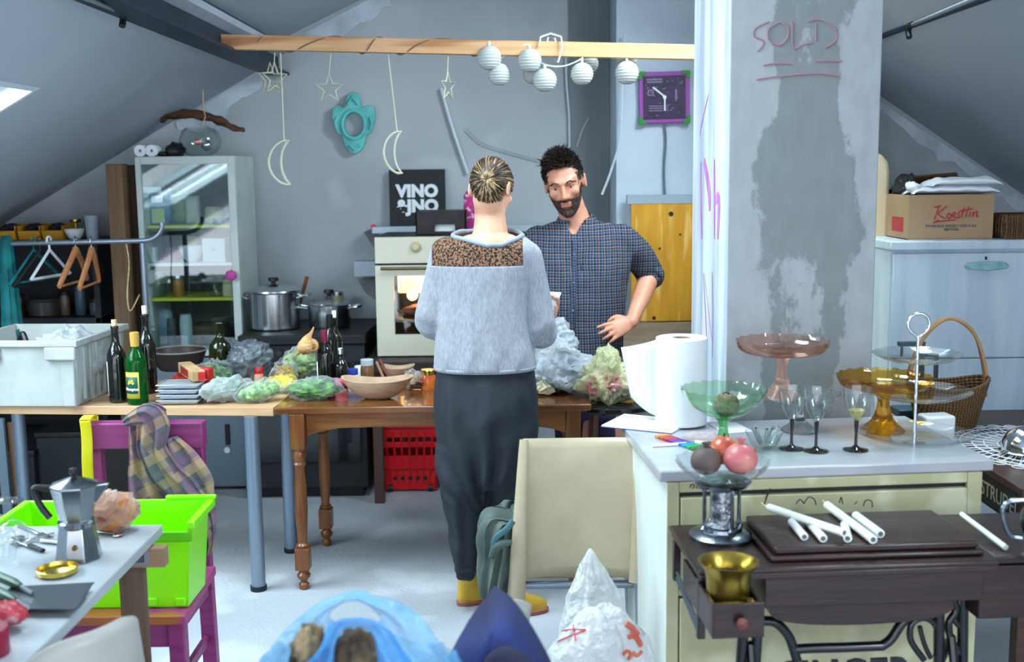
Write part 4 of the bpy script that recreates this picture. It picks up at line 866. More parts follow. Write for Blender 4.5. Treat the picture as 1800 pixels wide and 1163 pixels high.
# ---------------- bags of greens and other food ----------------
def foodbag(lb, loc, rx, ry, rz_, fm, cm_, rot=0, seed=1, tilt=0, amp=.03, top=None, fill=.86, name='plastic_bag', cat='bag', group=None, f=11):
    t = thing(name, lb, cat, loc, rot, group); Mx = Matrix.Rotation(tilt, 4, 'Y')
    g = G().ell((0, 0, rz_*.92), rx, ry, rz_, n=72, m=40, M=Mx)
    if top: g.disp(lambda p: p+Vector((0, 0, 1))*top*max(0, 1-(p.x**2+p.y**2)/(rx*ry)*1.6)*(1 if p.z > rz_ else 0))
    crumple(g, amp, f, seed, zmin=.001).build('bag_film', fm, t, ang=180)
    if cm_:
        g = G().ell((0, 0, rz_*.9), rx*fill, ry*fill, rz_*fill*.85, n=44, m=24, M=Mx); crumple(g, amp*.7, 24, seed+3, zmin=.004).build('contents', cm_, t, ang=25)
    return t
herb = mat('herb_leaves', '#2E5A28', .7, c2='#7FAA5C', ns=34, lo=.4, hi=.62, bump=.6, bs=60); herb2 = mat('dark_leaves', '#1E4E28', .7, c2='#5E9A4A', ns=26, lo=.4, hi=.6, bump=.6, bs=50)
sil = mat('silver_film', '#DCE3E8', .25, bump=.5, bs=25)
foodbag('crinkled bag of green herbs behind the tan carton', tz(378, 676), .085, .07, .055, M['film'], herb2, 0, 2)
t = foodbag('shiny whitish bag drooping over the table edge', tz(403, 704), .135, .052, .052, film('silver_sheen', '#D6DEE4', .6, .12), herb, R(48), 6, 0, .022)
for c_ in t.children:   # its free end sags over the edge of the table
    for v in c_.data.vertices:
        wy = t.location.y+v.co.x*math.sin(R(48))+v.co.y*math.cos(R(48)); o_ = (A.y+.012)-wy
        if o_ > 0: v.co.z -= o_*1.5; v.co.x += o_*.5
foodbag('bag packed with pale green peas on the table edge', tz(456, 706), .10, .062, .048, M['film'], mat('peas', '#4E7E40', .7, c2='#98BE7C', ns=45, bump=.5, bs=60), R(14), 9, R(-10), .014)
foodbag('long bag of green leaves with glints in front of the dark bottles', tz(552, 702), .125, .062, .05, M['film'], herb2, 0, 12, 0, .02)
foodbag('plump bag of lettuce under the two parsnips', tz(531, 668), .095, .075, .085, M['film'], mat('lettuce', '#4A6E38', .7, c2='#9AB674', ns=30, bump=.6, bs=40), R(8), 15, 0, .026)
foodbag('thin bag of yellow lemons between the greens', tz(497, 690), .075, .05, .042, film('yellow_film', '#E6DC6A', .35), mat('lemons', '#D8C832', .5, c2='#E6DC7A', ns=14), R(-10), 18, 0, .02)
foodbag('ochre paper bag half under the lettuce bag', tz(500, 676), .05, .04, .055, M['film'], mat('ochre_food', '#A98C3A', .8), 0, 21)
t = foodbag('dark grey plastic sack behind the red capped jar', tz(442, 668), .10, .09, .10, mat('grey_sack', '#4A525A', .3, c2='#5F6972', ns=40, bump=.4), None, 0, 24)
# parsnips
pn = mat('parsnip_skin', '#D2AC7C', .7, c2='#B98C58', ns=12, stretch=(3, 3, 18), bump=.2, bs=40); pe = mat('parsnip_crown', '#8A6236', .8)
def parsnip(a, b, r, lb):
    a = Vector(a); b = Vector(b); t = thing('parsnip', lb, 'parsnip', a, 0, 'parsnips on the lettuce bag'); d = b-a
    k = [(0, .6), (.04, .9), (.15, 1), (.34, .66), (.55, .34), (.8, .19), (1, .08)]
    pts = smoothline([tuple(d*f+Vector((0, 0, .012*math.sin(f*5))))+(r*s,) for f, s in k], 4); G().tube([p[:3] for p in pts], [p[3] for p in pts], 14).build('root', pn, t)
    n = d.normalized(); G().tube([-n*.006, n*.004], [r*.3, r*.42], 12).build('crown', pe, t)
q = P(534, 619, 4.68); parsnip(q, P(551, 570, 4.80), .032, 'left parsnip with its thin tip pointing up')
q = P(551, 608, 4.74); parsnip(q, P(515, 622, 4.95), .031, 'right parsnip lying crosswise behind the first')
# bottles on the wooden table
bottle('dark wine bottle with a wine red capsule on the wooden table', tz(573, 683), dkg, r=.92, h=.80, cap='foil', capm=mat('wine_red_foil', '#7E2440', .35, metal=.3), lab=(.02, .12, R(180), R(215), M['paper']))
bottle('tall dark bottle with a black neck behind the wine red one', tz(583, 668), dkg, r=.9, h=.93, cap='foil', capm=mat('black_foil', '#1A2024', .35, metal=.4))
bottle('tall dark bottle with a white stopper behind the sauce bottle', tz(591, 664), dkg, r=.9, h=.88, cap='cork', capm=M['white'], caph=.03)
b = bottle('small dark sauce bottle with a pink banded label', tz(600, 682), dkg, r=.78, h=.52, cap='screw', capm=M['steel'], lab=(.012, .05, R(200), R(340), mat('pink_label', '#D04A6A', .5)), name='sauce_bottle')
jar('small bottle with a blue cap behind the wooden bowl', tz(621, 672), .024, .04, M['white'], mat('blue_cap', '#27389A', .4), lidh=.02)
jar('brown spice jar with a pale lid behind the wooden bowl', tz(646, 669), .030, .075, mat('spice', '#7A5638', .3, coat=.4), mat('jar_lid_pale', '#B8C4CC', .3), lidh=.02)
jar('red capped spice jar beside the lemons', tz(455, 672), .021, .045, mat('spice_red', '#C29A7A', .4), M['red'], lidh=.025)
jar('white tub behind the blue capped bottle', tz(634, 664), .03, .055, M['white'], name='tub', cat='tub')
# wooden bowls
wb = mat('bowl_wood', '#C2A88C', .75, c2='#967A60', ns=5, lo=.35, hi=.7, stretch=(1, 1, 3), bump=.2, bs=20)
def wbowl(loc, rx, ry, h, lb, rot=0):
    t = thing('wooden_bowl', lb, 'bowl', loc, rot); g = solid_of([(.32, 0), (.5, .12), (.72, .38), (.9, .72), (1.0, 1.0)], .08, 40)
    def fn(p):
        z = p.z*h; a = math.atan2(p.y, p.x); return Vector((p.x*rx, p.y*ry, z*(1+.10*math.cos(2*a)*p.z+.03*math.sin(3*a))))
    g.disp(fn).build('bowl_body', wb, t, ang=60); return t
wbowl(tz(664, 700), .148, .085, .085, 'big rough wooden bowl on the table left of the woman')
wbowl(tz(700, 668), .075, .06, .065, 'smaller pale wooden bowl behind the big one')
for i, (a, b, lb) in enumerate((((662, 636, 4.78), (676, 668, 4.70), 'brown cinnamon stick leaning left in the small bowl'), ((668, 632, 4.80), (684, 664, 4.72), 'dark reddish stick leaning beside the cinnamon'))):
    a = P(*a); b = P(*b); b.z = max(b.z, TZ+.01); tag(G().tube([a-b, (0, 0, 0)], .006, 8).build('cinnamon_stick', mat('cinnamon%d' % i, ['#8A5A3A', '#5E2A28'][i], .7), None), lb, 'stick', 'sticks in the small bowl', b)
foodbag('clear bag of brown rolls right of the small wooden bowl', tz(731, 684), .05, .045, .04, M['film'], mat('rolls', '#9A7A5C', .8, c2='#6E4E38', ns=18), 0, 31)
jar('orange red food jar with a gold lid beside the woman', tz(753, 684), .032, .07, mat('jar_red', '#A83C1C', .3, c2='#C8742A', ns=12, coat=.5), M['gold'])
# bags right of the woman
foodbag('large white translucent carrier bag heaped beside the woman', tz(985, 688), .17, .12, .09, M['film_white'], mat('bag_stuff', '#9AA6B2', .8, c2='#C6D0D8', ns=9), 0, 41, 0, .05, top=.05, f=7)
foodbag('upper grey white bag piled on the carrier bag', P(968, 640, 4.85), .11, .09, .10, M['film_white'], mat('bag_stuff2', '#8E98A2', .8, c2='#B8C2CA', ns=9), R(20), 44, R(15), .045, f=8)
foodbag('small pale yellow bag at the table edge', tz(958, 694), .05, .045, .032, mat('pale_yellow_bag', '#D9DCAE', .4, c2='#E8E8C6', ns=12, bump=.3), None, 0, 47, 0, .02)
# dark round stool and its yellow bag
q = PZ(1082, 712, .74); t = thing('stool', 'round black topped stool right of the wooden table', 'stool', (q.x, q.y+.1, 0))
G().lathe([(.0005, .71), (.165, .71), (.175, .72), (.175, .735), (.165, .74), (.0005, .74)], n=40).build('seat', M['black_gloss'], t)
for k in range(4): a = PI/4+k*PI/2; G().tube([(.11*math.cos(a), .11*math.sin(a), .71), (.15*math.cos(a), .15*math.sin(a), 0)], .014, 10).build('leg', mat('leg_brown2', '#5A3A2E', .5), t)
G().tube([(.125*math.cos(2*PI*i/24), .125*math.sin(2*PI*i/24), .3) for i in range(24)], .008, 8, loop=True).build('ring_brace', M['black'], t)
foodbag('pale yellow knotted bag with pink meat on the stool', (q.x-.02, q.y+.07, .741), .125, .09, .075, film('lemon_film', '#E2E8B8', .55), mat('pink_food', '#B5606A', .6, c2='#D8C8B8', ns=9, lo=.45, hi=.6), 0, 51, 0, .045, top=.09, f=9)
# ---------------- clock, boards ----------------
c = P(1168, 171, 5.96); s = .13; t = thing('wall_clock', 'square purple clock with green corners on the pale wall', 'clock', (c.x, 5.995, c.z)); t.rotation_euler = (0, R(-1), 0)
pu = mat('clock_purple', '#9A4BA4', .5); gn = mat('clock_green', '#138A2A', .4)
G().bx(-s, s, -.03, 0, -s, s).build('frame', pu, t, bevel=.005); fc = G().bx(-s*.84, s*.84, -.034, -.03, -s*.84, s*.84).build('face', mat('clock_face', '#2A1838', .4, c2='#3A2450', ns=24), t)
for sx in (-1, 1):
    for sz in (-1, 1): G().prism([(sx*(s+.003-a_), sz*(s+.003-b_)) for a_, b_ in [(0, 0), (.04, 0), (.04, .017), (.017, .017), (.017, .04), (0, .04)]], -.038, -.001).build('corner', gn, t, smooth=False)
mk = []
rr = random.Random(3)
g = G()
for i in range(26):
    a, b = rr.uniform(-.75, .75)*s, rr.uniform(-.75, .75)*s; w = rr.uniform(.002, .006); g.bx(a-w, a+w, -.0352, -.034, b-.002, b+.002)
for z in (-.045, -.056, -.068): g.bx(-.08, .02, -.0352, -.034, z, z+.004)
for z in (.075, .088): g.bx(-.09, -.01, -.0352, -.034, z, z+.007)
g.ringprism([(-.085, .01), (-.055, .01), (-.055, .04), (-.085, .04)], [(-.08, .015), (-.06, .015), (-.06, .035), (-.08, .035)], -.0352, -.034)
g.bx(.055, .065, -.0352, -.034, -.02, .04)
g.build('face_print', mat('print_grey', '#8A7C9A', .6), fc, smooth=False)
G().tube([(.004, -.04, .0), (-.06, -.04, .052)], .005, 6).build('hour_hand', M['white'], t); G().tube([(0, -.043, .01), (.0, -.043, -.068)], .0045, 6).build('minute_hand', M['white'], t); G().cyl((0, -.046, 0), (0, -.034, 0), .009).build('hand_hub', M['white'], t)
cable('dark cable hanging from the purple clock', [(1168, 218), (1170, 250), (1167, 300), (1169, 352)], mat('cable_dark', '#5E6E76', .5), .006, 5.985)
yb = mat('shuttering', '#D9A02A', .6, c2='#C58A22', ns=2, stretch=(9, 9, 1), lo=.35, hi=.6, c3='#E2B865', n3=2.5, bump=.1)
a, b = P(1109, 565, 5.9), P(1240, 357, 5.9); t = thing('formwork_panel', 'yellow wooden formwork panel leaning against the pale wall', 'board', (a.x, 5.9, a.z))
G().bx(0, b.x-a.x, 0, .025, 0, b.z-a.z).build('panel', yb, t, bevel=.002)
for px, py, r in ((1180, 376, .013), (1160, 437, .007), (1158, 492, .005), (1196, 412, .006), (1150, 559, .01)): q = P(px, py, 5.89); G().cyl((q.x-a.x, -.002, q.z-a.z), (q.x-a.x, .003, q.z-a.z), r, n=12).build('knot', mat('knot_brown', '#3A2210', .8), t)
q = P(1109, 350, 5.9); G().bx(-.02, b.x-a.x, -.002, .06, b.z-a.z+.001, q.z-a.z+.02).build('top_batten', mat('batten_grey', '#9AA8B4', .7), t)
t = thing('chipboard_panel', 'brown chipboard sheet below the yellow panel', 'board', (P(1096, 600, 5.85).x, 5.86, 0)); G().bx(0, .75, 0, .03, 0, a.z-.004).build('panel', mat('chip', '#A08C78', .8, c2='#8E7A66', ns=6, stretch=(1, 1, 4), c3='#B8A896', n3=4), t)

# ---------------- white cupboard under the right slope ----------------
KY = 4.62; x0 = P(1564, 500, KY).x; zt = P(1640, 440, KY).z; ztop = P(1640, 423, KY).z
wpn = mat('cupboard_paint', '#C6D6E0', .55, c2='#B6C8D4', ns=2, stretch=(6, 6, .6), bump=.1)
wd = thing('white_cupboard', 'large white painted cupboard with a turquoise handle', 'cupboard', (0, 0, 0))
seam = P(1680, 630, KY).z
G().bx(x0+.006, x0+1.0, KY+.022, KY+.55, 0.02, zt).build('carcass', wpn, wd); G().bx(x0-.006, x0+1.02, KY-.012, KY+.56, zt+.001, ztop).build('top_board', wpn, wd, bevel=.006)
dr = G().bx(x0+.012, x0+.99, KY, KY+.02, seam+.004, zt-.012).build('door', wpn, wd, bevel=.003); G().bx(x0+.012, x0+.99, KY, KY+.02, .05, seam-.002).build('door', wpn, wd, bevel=.003)
q = P(1733, 467, KY); o = [(-.09, 0), (-.078, .012), (-.055, .016), (.055, .018), (.078, .012), (.09, 0), (.078, -.012), (.055, -.014), (0, -.02), (-.055, -.014), (-.078, -.012)]
h_ = G().prism(o, -.02, -.002).mv((q.x, KY, q.z)).build('handle', mat('handle_turq', '#8FBFBE', .45, c2='#79A9A8', ns=20), dr, bevel=.004); q2 = P(1733, 453, KY); G().bx(q2.x-.004, q2.x+.004, KY-.003, KY, q2.z-.008, q2.z+.006).build('keyhole', M['black'], dr)
# cream fridge behind, mostly hidden by the pillar
FY = 4.95; fx = P(1563, 400, FY).x; ft = P(1555, 265, FY).z; fm_ = mat('fridge_cream', '#C9B896', .3, coat=.4)
fr = thing('retro_fridge', 'tall cream fridge with a rounded top behind the pillar', 'fridge', (fx-.3, FY, 0))
o = [(-.3, .03), (.3, .03), (.3, ft-.09), (.29, ft-.045), (.262, ft-.015), (.22, ft), (-.22, ft), (-.262, ft-.015), (-.29, ft-.045), (-.3, ft-.09)]
G().prism(o, 0, .5).build('fridge_body', fm_, fr, bevel=.02, seg=3); fz = P(1555, 470, FY).z
G().bx(-.3, .302, -.012, 0, fz-.01, fz+.004).build('door_seam', M['chrome'], fr); G().bx(-.29, .29, -.02, -.012, .1, fz-.02).build('lower_door', fm_, fr, bevel=.006)
t = thing('white_board', 'narrow pale board leaning beside the pillar', 'board', (P(1556, 740, 4.3).x, 4.32, 0)); zt2 = P(1545, 530, 4.4).z
G().hexa([(0, 0, 0), (.06, 0, 0), (.06, .02, 0), (0, .02, 0)], [(-.075, .12, zt2), (-.05, .12, zt2), (-.05, .14, zt2), (-.075, .14, zt2)]).build('board_body', M['white_paint'], t)
# cardboard box on the cupboard
BYY = 4.68; a, b = P(1596, 414, BYY), P(1748, 341, BYY); w = b.x-a.x; h = b.z-ztop
t = thing('cardboard_box', 'brown cardboard box with red script lettering on the cupboard', 'box', ((a.x+b.x)/2, BYY, ztop))
G().bx(-w/2, w/2, 0, .004, 0, h).bx(-w/2, w/2, .32, .324, 0, h).bx(-w/2, -w/2+.004, .004, .32, 0, h).bx(w/2-.004, w/2, .004, .32, 0, h).bx(-w/2, w/2, .004, .32, 0, .004).build('box_body', M['card'], t, smooth=False)
G().hexa([(-w/2, .32, h), (w/2, .32, h), (w/2, .324, h), (-w/2, .324, h)], [(-w/2+.06, .2, h+.075), (w/2-.08, .2, h+.09), (w/2-.08, .204, h+.09), (-w/2+.06, .204, h+.075)]).build('flap', mat('card_dark', '#8A6A4C', .85), t)
rdp = mat('print_red', '#A8343A', .7)
sc = w/153
def bp(px, py): q = P(px, py, BYY-.001); return (q.x-t.location.x, q.z-ztop)
K = [[(1643, 364), (1654, 361)], [(1650, 362), (1646, 376), (1642, 386)], [(1664, 362), (1652, 372), (1648, 374), (1654, 380), (1662, 384)], [(1668, 374), (1664, 380), (1668, 384), (1672, 379), (1668, 374)], [(1675, 380), (1680, 375), (1676, 373), (1674, 380), (1682, 382)], [(1687, 371), (1684, 376), (1687, 381), (1682, 383)], [(1695, 364), (1690, 382)], [(1688, 370), (1700, 368)], [(1703, 362), (1697, 382)], [(1690, 372), (1710, 366)],
     [(1706, 372), (1703, 381)], [(1708, 366), (1709, 367)], [(1711, 372), (1709, 381), (1714, 372), (1718, 372), (1716, 380), (1720, 379)], [(1642, 390), (1660, 388), (1680, 386)], [(1640, 392), (1650, 386)]]
strokes([[bp(*p) for p in l] for l in K], .0055, -.0012, .002).build('lettering', rdp, t, label='red cursive print on the box front')
text_geo('TVORNICA KEKSA I VAFLA d.d.', .0155, .0005, .0003).mv((bp(1672, 397)[0], -.001, bp(1672, 397)[1])).build('small_print', mat('print_blue', '#4A5062', .7), t, smooth=False)
text_geo('BJELOVAR', .013, .0005, .0003).mv((bp(1672, 403)[0], -.001, bp(1672, 403)[1])).build('small_print', mat('print_blue2', '#4A5062', .7), t, smooth=False)
G().bx(-w/2-.0012, -w/2, .06, .2, .03, .09).build('side_print', rdp, t)
# linen, black bag
t = thing('white_linen', 'folded white linen cloth lying on the cardboard box', 'cloth', ((a.x+b.x)/2, BYY, ztop+h+.001))
def fold(z0, x0, x1, th_, s):
    def fn(u, v):
        an = 2*PI*v; x = x0+(x1-x0)*u; e = min(1, 8*u, 8*(1-u))**.5; return Vector((x, .09+.085*math.cos(an), z0+th_*e*(1+math.sin(an))*.5+.012*nz((x*14, math.cos(an), s), 1, s)*(1 if math.sin(an) > -.4 else 0)))
    return G().grid(fn, 40, 20)
fold(.002, -w/2+.02, w/2+.03, .035, 2).build('lower_fold', M['white'], t, ang=180); fold(.036, -w/2+.1, w/2+.04, .035, 5).build('upper_fold', M['white'], t, ang=180)
crumple(G().ell((0, 0, 0), .03, .04, .022, n=24, m=14), .01, 30, 4).mv((-w/2+.03, .05, .03)).build('loose_corner', M['white'], t, ang=180)
q = P(1582, 330, 4.66); t = thing('black_bag', 'crumpled black bag left of the linen', 'bag', (a.x+.055, 4.88, ztop+.006)); crumple(G().ell((0, 0, h+.0), .045, .09, .075, n=40, m=24), .025, 12, 4).build('bag_body', M['black'], t)
q = P(1612, 330, BYY+.1); 
# rattan basket at the frame edge
wk = mat('rattan', '#8A6A48', .8, c2='#5A4330', ns=3, kind='wave', stretch=(14, 14, 20), lo=.2, hi=.7, bump=.7, bs=70)
a, b = P(1752, 418, 4.7), P(1870, 376, 4.7); t = thing('rattan_basket', 'low rectangular rattan basket at the right end of the cupboard', 'basket', ((a.x+b.x)/2, 4.78, ztop)); w = (b.x-a.x)/2; g = G()
for k in range(6):
    z = .008+k*.0165; g.tube([(sx*(w-.02+.02*0), sy*.12, z) for sx, sy in ((-1, -1), (1, -1), (1, 1), (-1, 1))], .009, 8, loop=True)
for k in range(12):
    x = -w+.02+k*(2*w-.04)/11; g.tube([(x, -.122, 0), (x, -.128, .05), (x, -.122, .1)], .006, 6); g.tube([(x, .122, 0), (x, .122, .1)], .006, 6)
for k in range(8):
    y = -.1+k*.2/7; g.tube([(-w+.018, y, 0), (-w+.01, y, .05), (-w+.018, y, .1)], .006, 6)
g.bx(-w+.02, w-.02, -.12, .12, 0, .005); g.build('weave', wk, t)

# ---------------- chalk-marked side table at the right ----------------
SZ2 = .78; fl = PZ(1797, 860, SZ2); sx = fl.x; sy = fl.y
t = thing('side_table', 'dark wooden table with a chalked edge at the right', 'table', (0, 0, 0)); dw = wood('side_wood', '#4A3026', '#33201A', .45)
G().bx(sx, sx+.8, sy, 4.1, SZ2-.022, SZ2).build('tabletop', dw, t, bevel=.003)
sd = G().bx(sx+.01, sx+.03, sy+.06, 4.04, SZ2-.12, SZ2-.023).build('side_rail', mat('slate_rail', '#23282C', .7, c2='#30363A', ns=8), t)
G().bx(sx+.06, sx+.75, sy+.03, sy+.05, SZ2-.12, SZ2-.023).build('front_rail', dw, t)
for x, y in ((sx+.012, sy+.012), (sx+.012, 4.04), (sx+.74, sy+.012), (sx+.74, 4.04)): G().bx(x, x+.045, y, y+.045, 0, SZ2-.0225).build('leg', dw, t)
lt_ = text_geo('STRUDEL', .062, .0006, .0002, space=1.02).xf(Matrix.Rotation(R(-90), 4, 'Z')).mv((sx+.0095, sy+.165, SZ2-.074)); lt_.build('chalk_lettering', mat('chalk', '#B8BEC2', .9), sd, smooth=False)
# lace doily
lace = mat('lace', '#DDE4EC', .9)
t = thing('lace_doily', 'white lace doily spread on the dark side table', 'doily', (sx+.24, sy+.46, SZ2+.002)); g = G()
for r in (.06, .1, .14, .175, .21, .235): g.tube([(r*math.cos(2*PI*i/60)*1.0, r*math.sin(2*PI*i/60)*1.25, .0015) for i in range(60)], .0022, 6, loop=True)
for k in range(28):
    a = 2*PI*k/28; g.tube([(.02*math.cos(a), .025*math.sin(a), .0015), (.235*math.cos(a), .29*math.sin(a), .0015)], .0016, 5)
    c = Vector((.238*math.cos(a), .298*math.sin(a), .0015)); g.tube([c+Vector((.02*math.cos(2*PI*i/10), .02*math.sin(2*PI*i/10), 0)) for i in range(10)], .002, 5, loop=True)
for k in range(56):
    a = 2*PI*k/56; g.tube([(.1*math.cos(a), .125*math.sin(a), .0015), (.235*math.cos(a+.11), .29*math.sin(a+.11), .0015)], .0013, 5)
g.build('lace_thread', lace, t)
q = PZ(1800, 805, SZ2); t = thing('silver_cloche', 'polished silver dome at the right frame edge on the doily', 'cloche', (q.x+.025, q.y+.05, SZ2+.006)); G().lathe([(.0005, 0), (.075, 0), (.078, .006), (.07, .01), (.068, .035), (.055, .06), (.03, .078), (.0005, .085)], n=36).build('dome', M['chrome'], t); G().lathe([(.005, .084), (.005, .092), (.011, .098), (.008, .11), (.0005, .112)], n=20).build('dome_knob', M['chrome'], t)
# wicker basket with a tall handle
bc = Vector((P(1668, 700, 3.82).x, 3.84, SZ2+.003)); t = thing('wicker_basket', 'oval wicker basket with a tall arched handle', 'basket', bc)
wk2 = mat('wicker', '#A07C50', .75, c2='#6E5030', ns=3, kind='wave', stretch=(10, 10, 24), lo=.25, hi=.7, bump=.8, bs=60)
def bw(rx, ry, z, i): return [(rx*math.cos(2*PI*k/64)*(1+.012*math.cos(32*2*PI*k/64+PI*i)), ry*math.sin(2*PI*k/64)*(1+.012*math.cos(32*2*PI*k/64+PI*i)), z+.028*(math.cos(2*PI*k/64)**2)*z/.14) for k in range(64)]
g = G(); N_ = 15
for i in range(N_): f = i/(N_-1); g.tube(bw(.095+.04*f, .075+.03*f, .006+.135*f, i), .0065, 6, loop=True)
g.build('woven_body', wk2, t); G().slab([(.09*math.cos(2*PI*k/32), .07*math.sin(2*PI*k/32)) for k in range(32)], 0, .006).build('base', wk2, t)
for off in (-.004, .004):
    G().tube(smoothline([(-.13, off, .10), (-.128, off*2, .2), (-.09, 0, .30), (-.03, -off*2, .365), (.03, off*2, .365), (.09, 0, .31), (.125, -off*2, .2), (.132, off, .10)], 8), .0065, 8).build('handle', mat('cane', '#B08A5C', .6), t)
# kitchen scale and white tray near it
t = thing('kitchen_scale', 'dark teal metal scale behind the glass stand and basket', 'scale', (1.435, 4.02, SZ2)); tl = mat('scale_teal', '#2E4A54', .4)
zz = P(1590, 602, 4.02).z-SZ2
G().bx(-.06, .09, -.05, .05, 0.001, .03).build('base', tl, t, bevel=.005); G().bx(.02, .04, -.01, .01, .03, zz).bx(-.055, .04, -.012, .012, zz-.012, zz+.004).bx(-.045, -.037, -.006, .006, zz-.05, zz-.012).build('frame', tl, t, bevel=.002); G().bx(.04, .088, -.015, .015, zz-.05, zz-.04).bx(.08, .088, -.015, .015, .03, zz-.04).build('side_arm', tl, t, bevel=.002)
q = P(1648, 680, 3.6); boxy('white_tub', 'bright white plastic tub behind the tiered glass stand', 'tub', (q.x, 3.6, SZ2+.001), .1, .07, .095, M['white_gloss'], R(8), .008)
# ---------------- cream commode with a marble top ----------------
HZ = .9
def z9(px, py): return PZ(px, py, HZ)
cA = z9(1160, 828); cB = z9(1748, 808); crot = math.atan2(cB.y-cA.y, cB.x-cA.x); cW = (cB-cA).length; cD = .555
cm_ = thing('marble_commode', 'old cream painted commode with a grey marble top', 'commode', (cA.x, cA.y, 0), crot)
crm = mat('commode_cream', '#B9B692', .5, c2='#A9A682', ns=3, lo=.35, hi=.7, c3='#C6C4A6', n3=7, bump=.15, bs=25, coat=.1)
G().bx(0, cW, 0, cD, HZ-.03, HZ).build('marble_top', mat('marble', '#B2B4BA', .28, c2='#8E929B', ns=2.2, lo=.3, hi=.72, det=9, stretch=(1, 2.4, 2), coat=.3), cm_, bevel=.005, seg=3)
bx0, bx1 = .018, cW-.03
g = G().bx(bx0, bx0+.022, .02, cD-.01, .0, HZ-.031).bx(bx1-.022, bx1, .02, cD-.01, 0, HZ-.031).bx(bx0+.022, bx1-.022, cD-.03, cD-.01, .05, HZ-.031)
g.bx(bx0, bx0+.034, .0, .02, 0, HZ-.031).bx(bx1-.04, bx1, 0, .02, 0, HZ-.031).bx(bx0+.034, bx1-.04, .002, .02, HZ-.06, HZ-.031).bx(bx0+.034, bx1-.04, .002, .02, .05, .09).bx(bx0+.034, bx1-.04, .004, .3, .56, .58)
body = g.build('carcass', crm, cm_, bevel=.003)
M['side_lit'] = mat('commode_side_lit', '#D6DCD8', .5, c2='#C8CFC8', ns=3, stretch=(1, 1, .4), bump=.1)  # cream paint whitened here, the daylight on this side put into its colour
add_mat(body, M['side_lit'], lambda c: c.x < bx0+.001 and c.y > 0)
dr = G().bx(bx0+.037, bx1-.043, -.006, .016, .585, HZ-.072).build('drawer', crm, cm_, bevel=.003)
d2 = G().bx(bx0+.037, bx1-.043, -.004, .016, .095, .555).build('door', crm, cm_, bevel=.003)
G().bx(bx0+.034, bx1-.04, .018, .03, .09, HZ-.06).build('dark_gap', M['black'], cm_)
cmI = (Matrix.Translation((cA.x, cA.y, 0)) @ Matrix.Rotation(crot, 4, 'Z')).inverted()
def cf(px, py):   # a point of the commode's front plane, local x,z
    d = _dir(px, py); n = Vector((-math.sin(crot), math.cos(crot), 0)); k = n.dot(Vector((cA.x, cA.y, 0)))/n.dot(d); p = Vector((0, 0, CH))+d*k; q = cmI @ p; return (q.x, q.z)
ink = mat('ink', '#22221E', .6)
L1 = [[(1212, 856), (1214, 850), (1220, 852), (1216, 858)], [(1222, 857), (1228, 850), (1229, 857)], [(1230, 848), (1232, 858), (1240, 850)], [(1243, 856), (1250, 851), (1258, 857), (1270, 852)],
      [(1342, 884), (1350, 864), (1353, 857), (1346, 870), (1343, 884)], [(1398, 884), (1405, 876), (1412, 884)], [(1412, 883), (1420, 872), (1430, 876), (1433, 886)], [(1474, 882), (1477, 872), (1480, 884)], [(1500, 885), (1505, 880)], [(1516, 888), (1520, 878), (1530, 879), (1532, 890)]]
for l in L1: strokes([[cf(*p) for p in l]], .0028, -.0065, .001).build('ink_scribble', ink, dr)
for px, py in ((1598, 930), (1302, 1138)):
    x, z = cf(px, py); G().ell((x, -.014, z), .012, .01, .012).build('knob', mat('knob_rust', '#7A4A30', .5), d2 if z < .56 else dr)
x, z = cf(1603, 918); G().tube([(x, -.006, z), (x+.0, -.02, z-.01), (x+.004, -.02, z-.02)], .002, 6).build('hook', M['steel'], dr)

# ---------------- on the marble ----------------
# kitchen roll with a loose sheet
q = z9(1197, 746); rt = P(1197, 592, q.y).z-HZ; rr_ = .0775
t = thing('kitchen_roll', 'big upright white kitchen roll with a loose sheet', 'paper roll', (q.x, q.y, HZ+.006), 0)
o = [(rr_*math.cos(2*PI*k/48), rr_*math.sin(2*PI*k/48)) for k in range(48)]; i_ = [(.028*math.cos(2*PI*k/48), .028*math.sin(2*PI*k/48)) for k in range(48)]
G().ringprism(o, i_, 0, rt-.006).xf(Matrix.Rotation(R(90), 4, 'X')).disp(lambda p: Vector((p.x, p.y, p.z if p.z >= 0 else -p.z))).build('roll_body', M['kitchen_paper'], t, bevel=.003)
G().ringprism([(a*1.03, b*1.03) for a, b in i_], [(a*.94, b*.94) for a, b in i_], .001, rt-.008).xf(Matrix.Rotation(R(90), 4, 'X')).disp(lambda p: Vector((p.x, p.y, abs(p.z)))).build('cardboard_core', M['card'], t)
def sheet(u, v):
    L_ = .115; x = -.060-L_*u; zt_ = rt-.014-.034*u; zb = .014+.052*u**1.6; return Vector((-.060-L_*u*(.74+.26*v), .030+.05*u-.02*math.sin(PI*u), zb+(zt_-zb)*v))
G().grid(sheet, 14, 8).build('loose_sheet', M['kitchen_paper'], t, solid=.0008, ang=180)
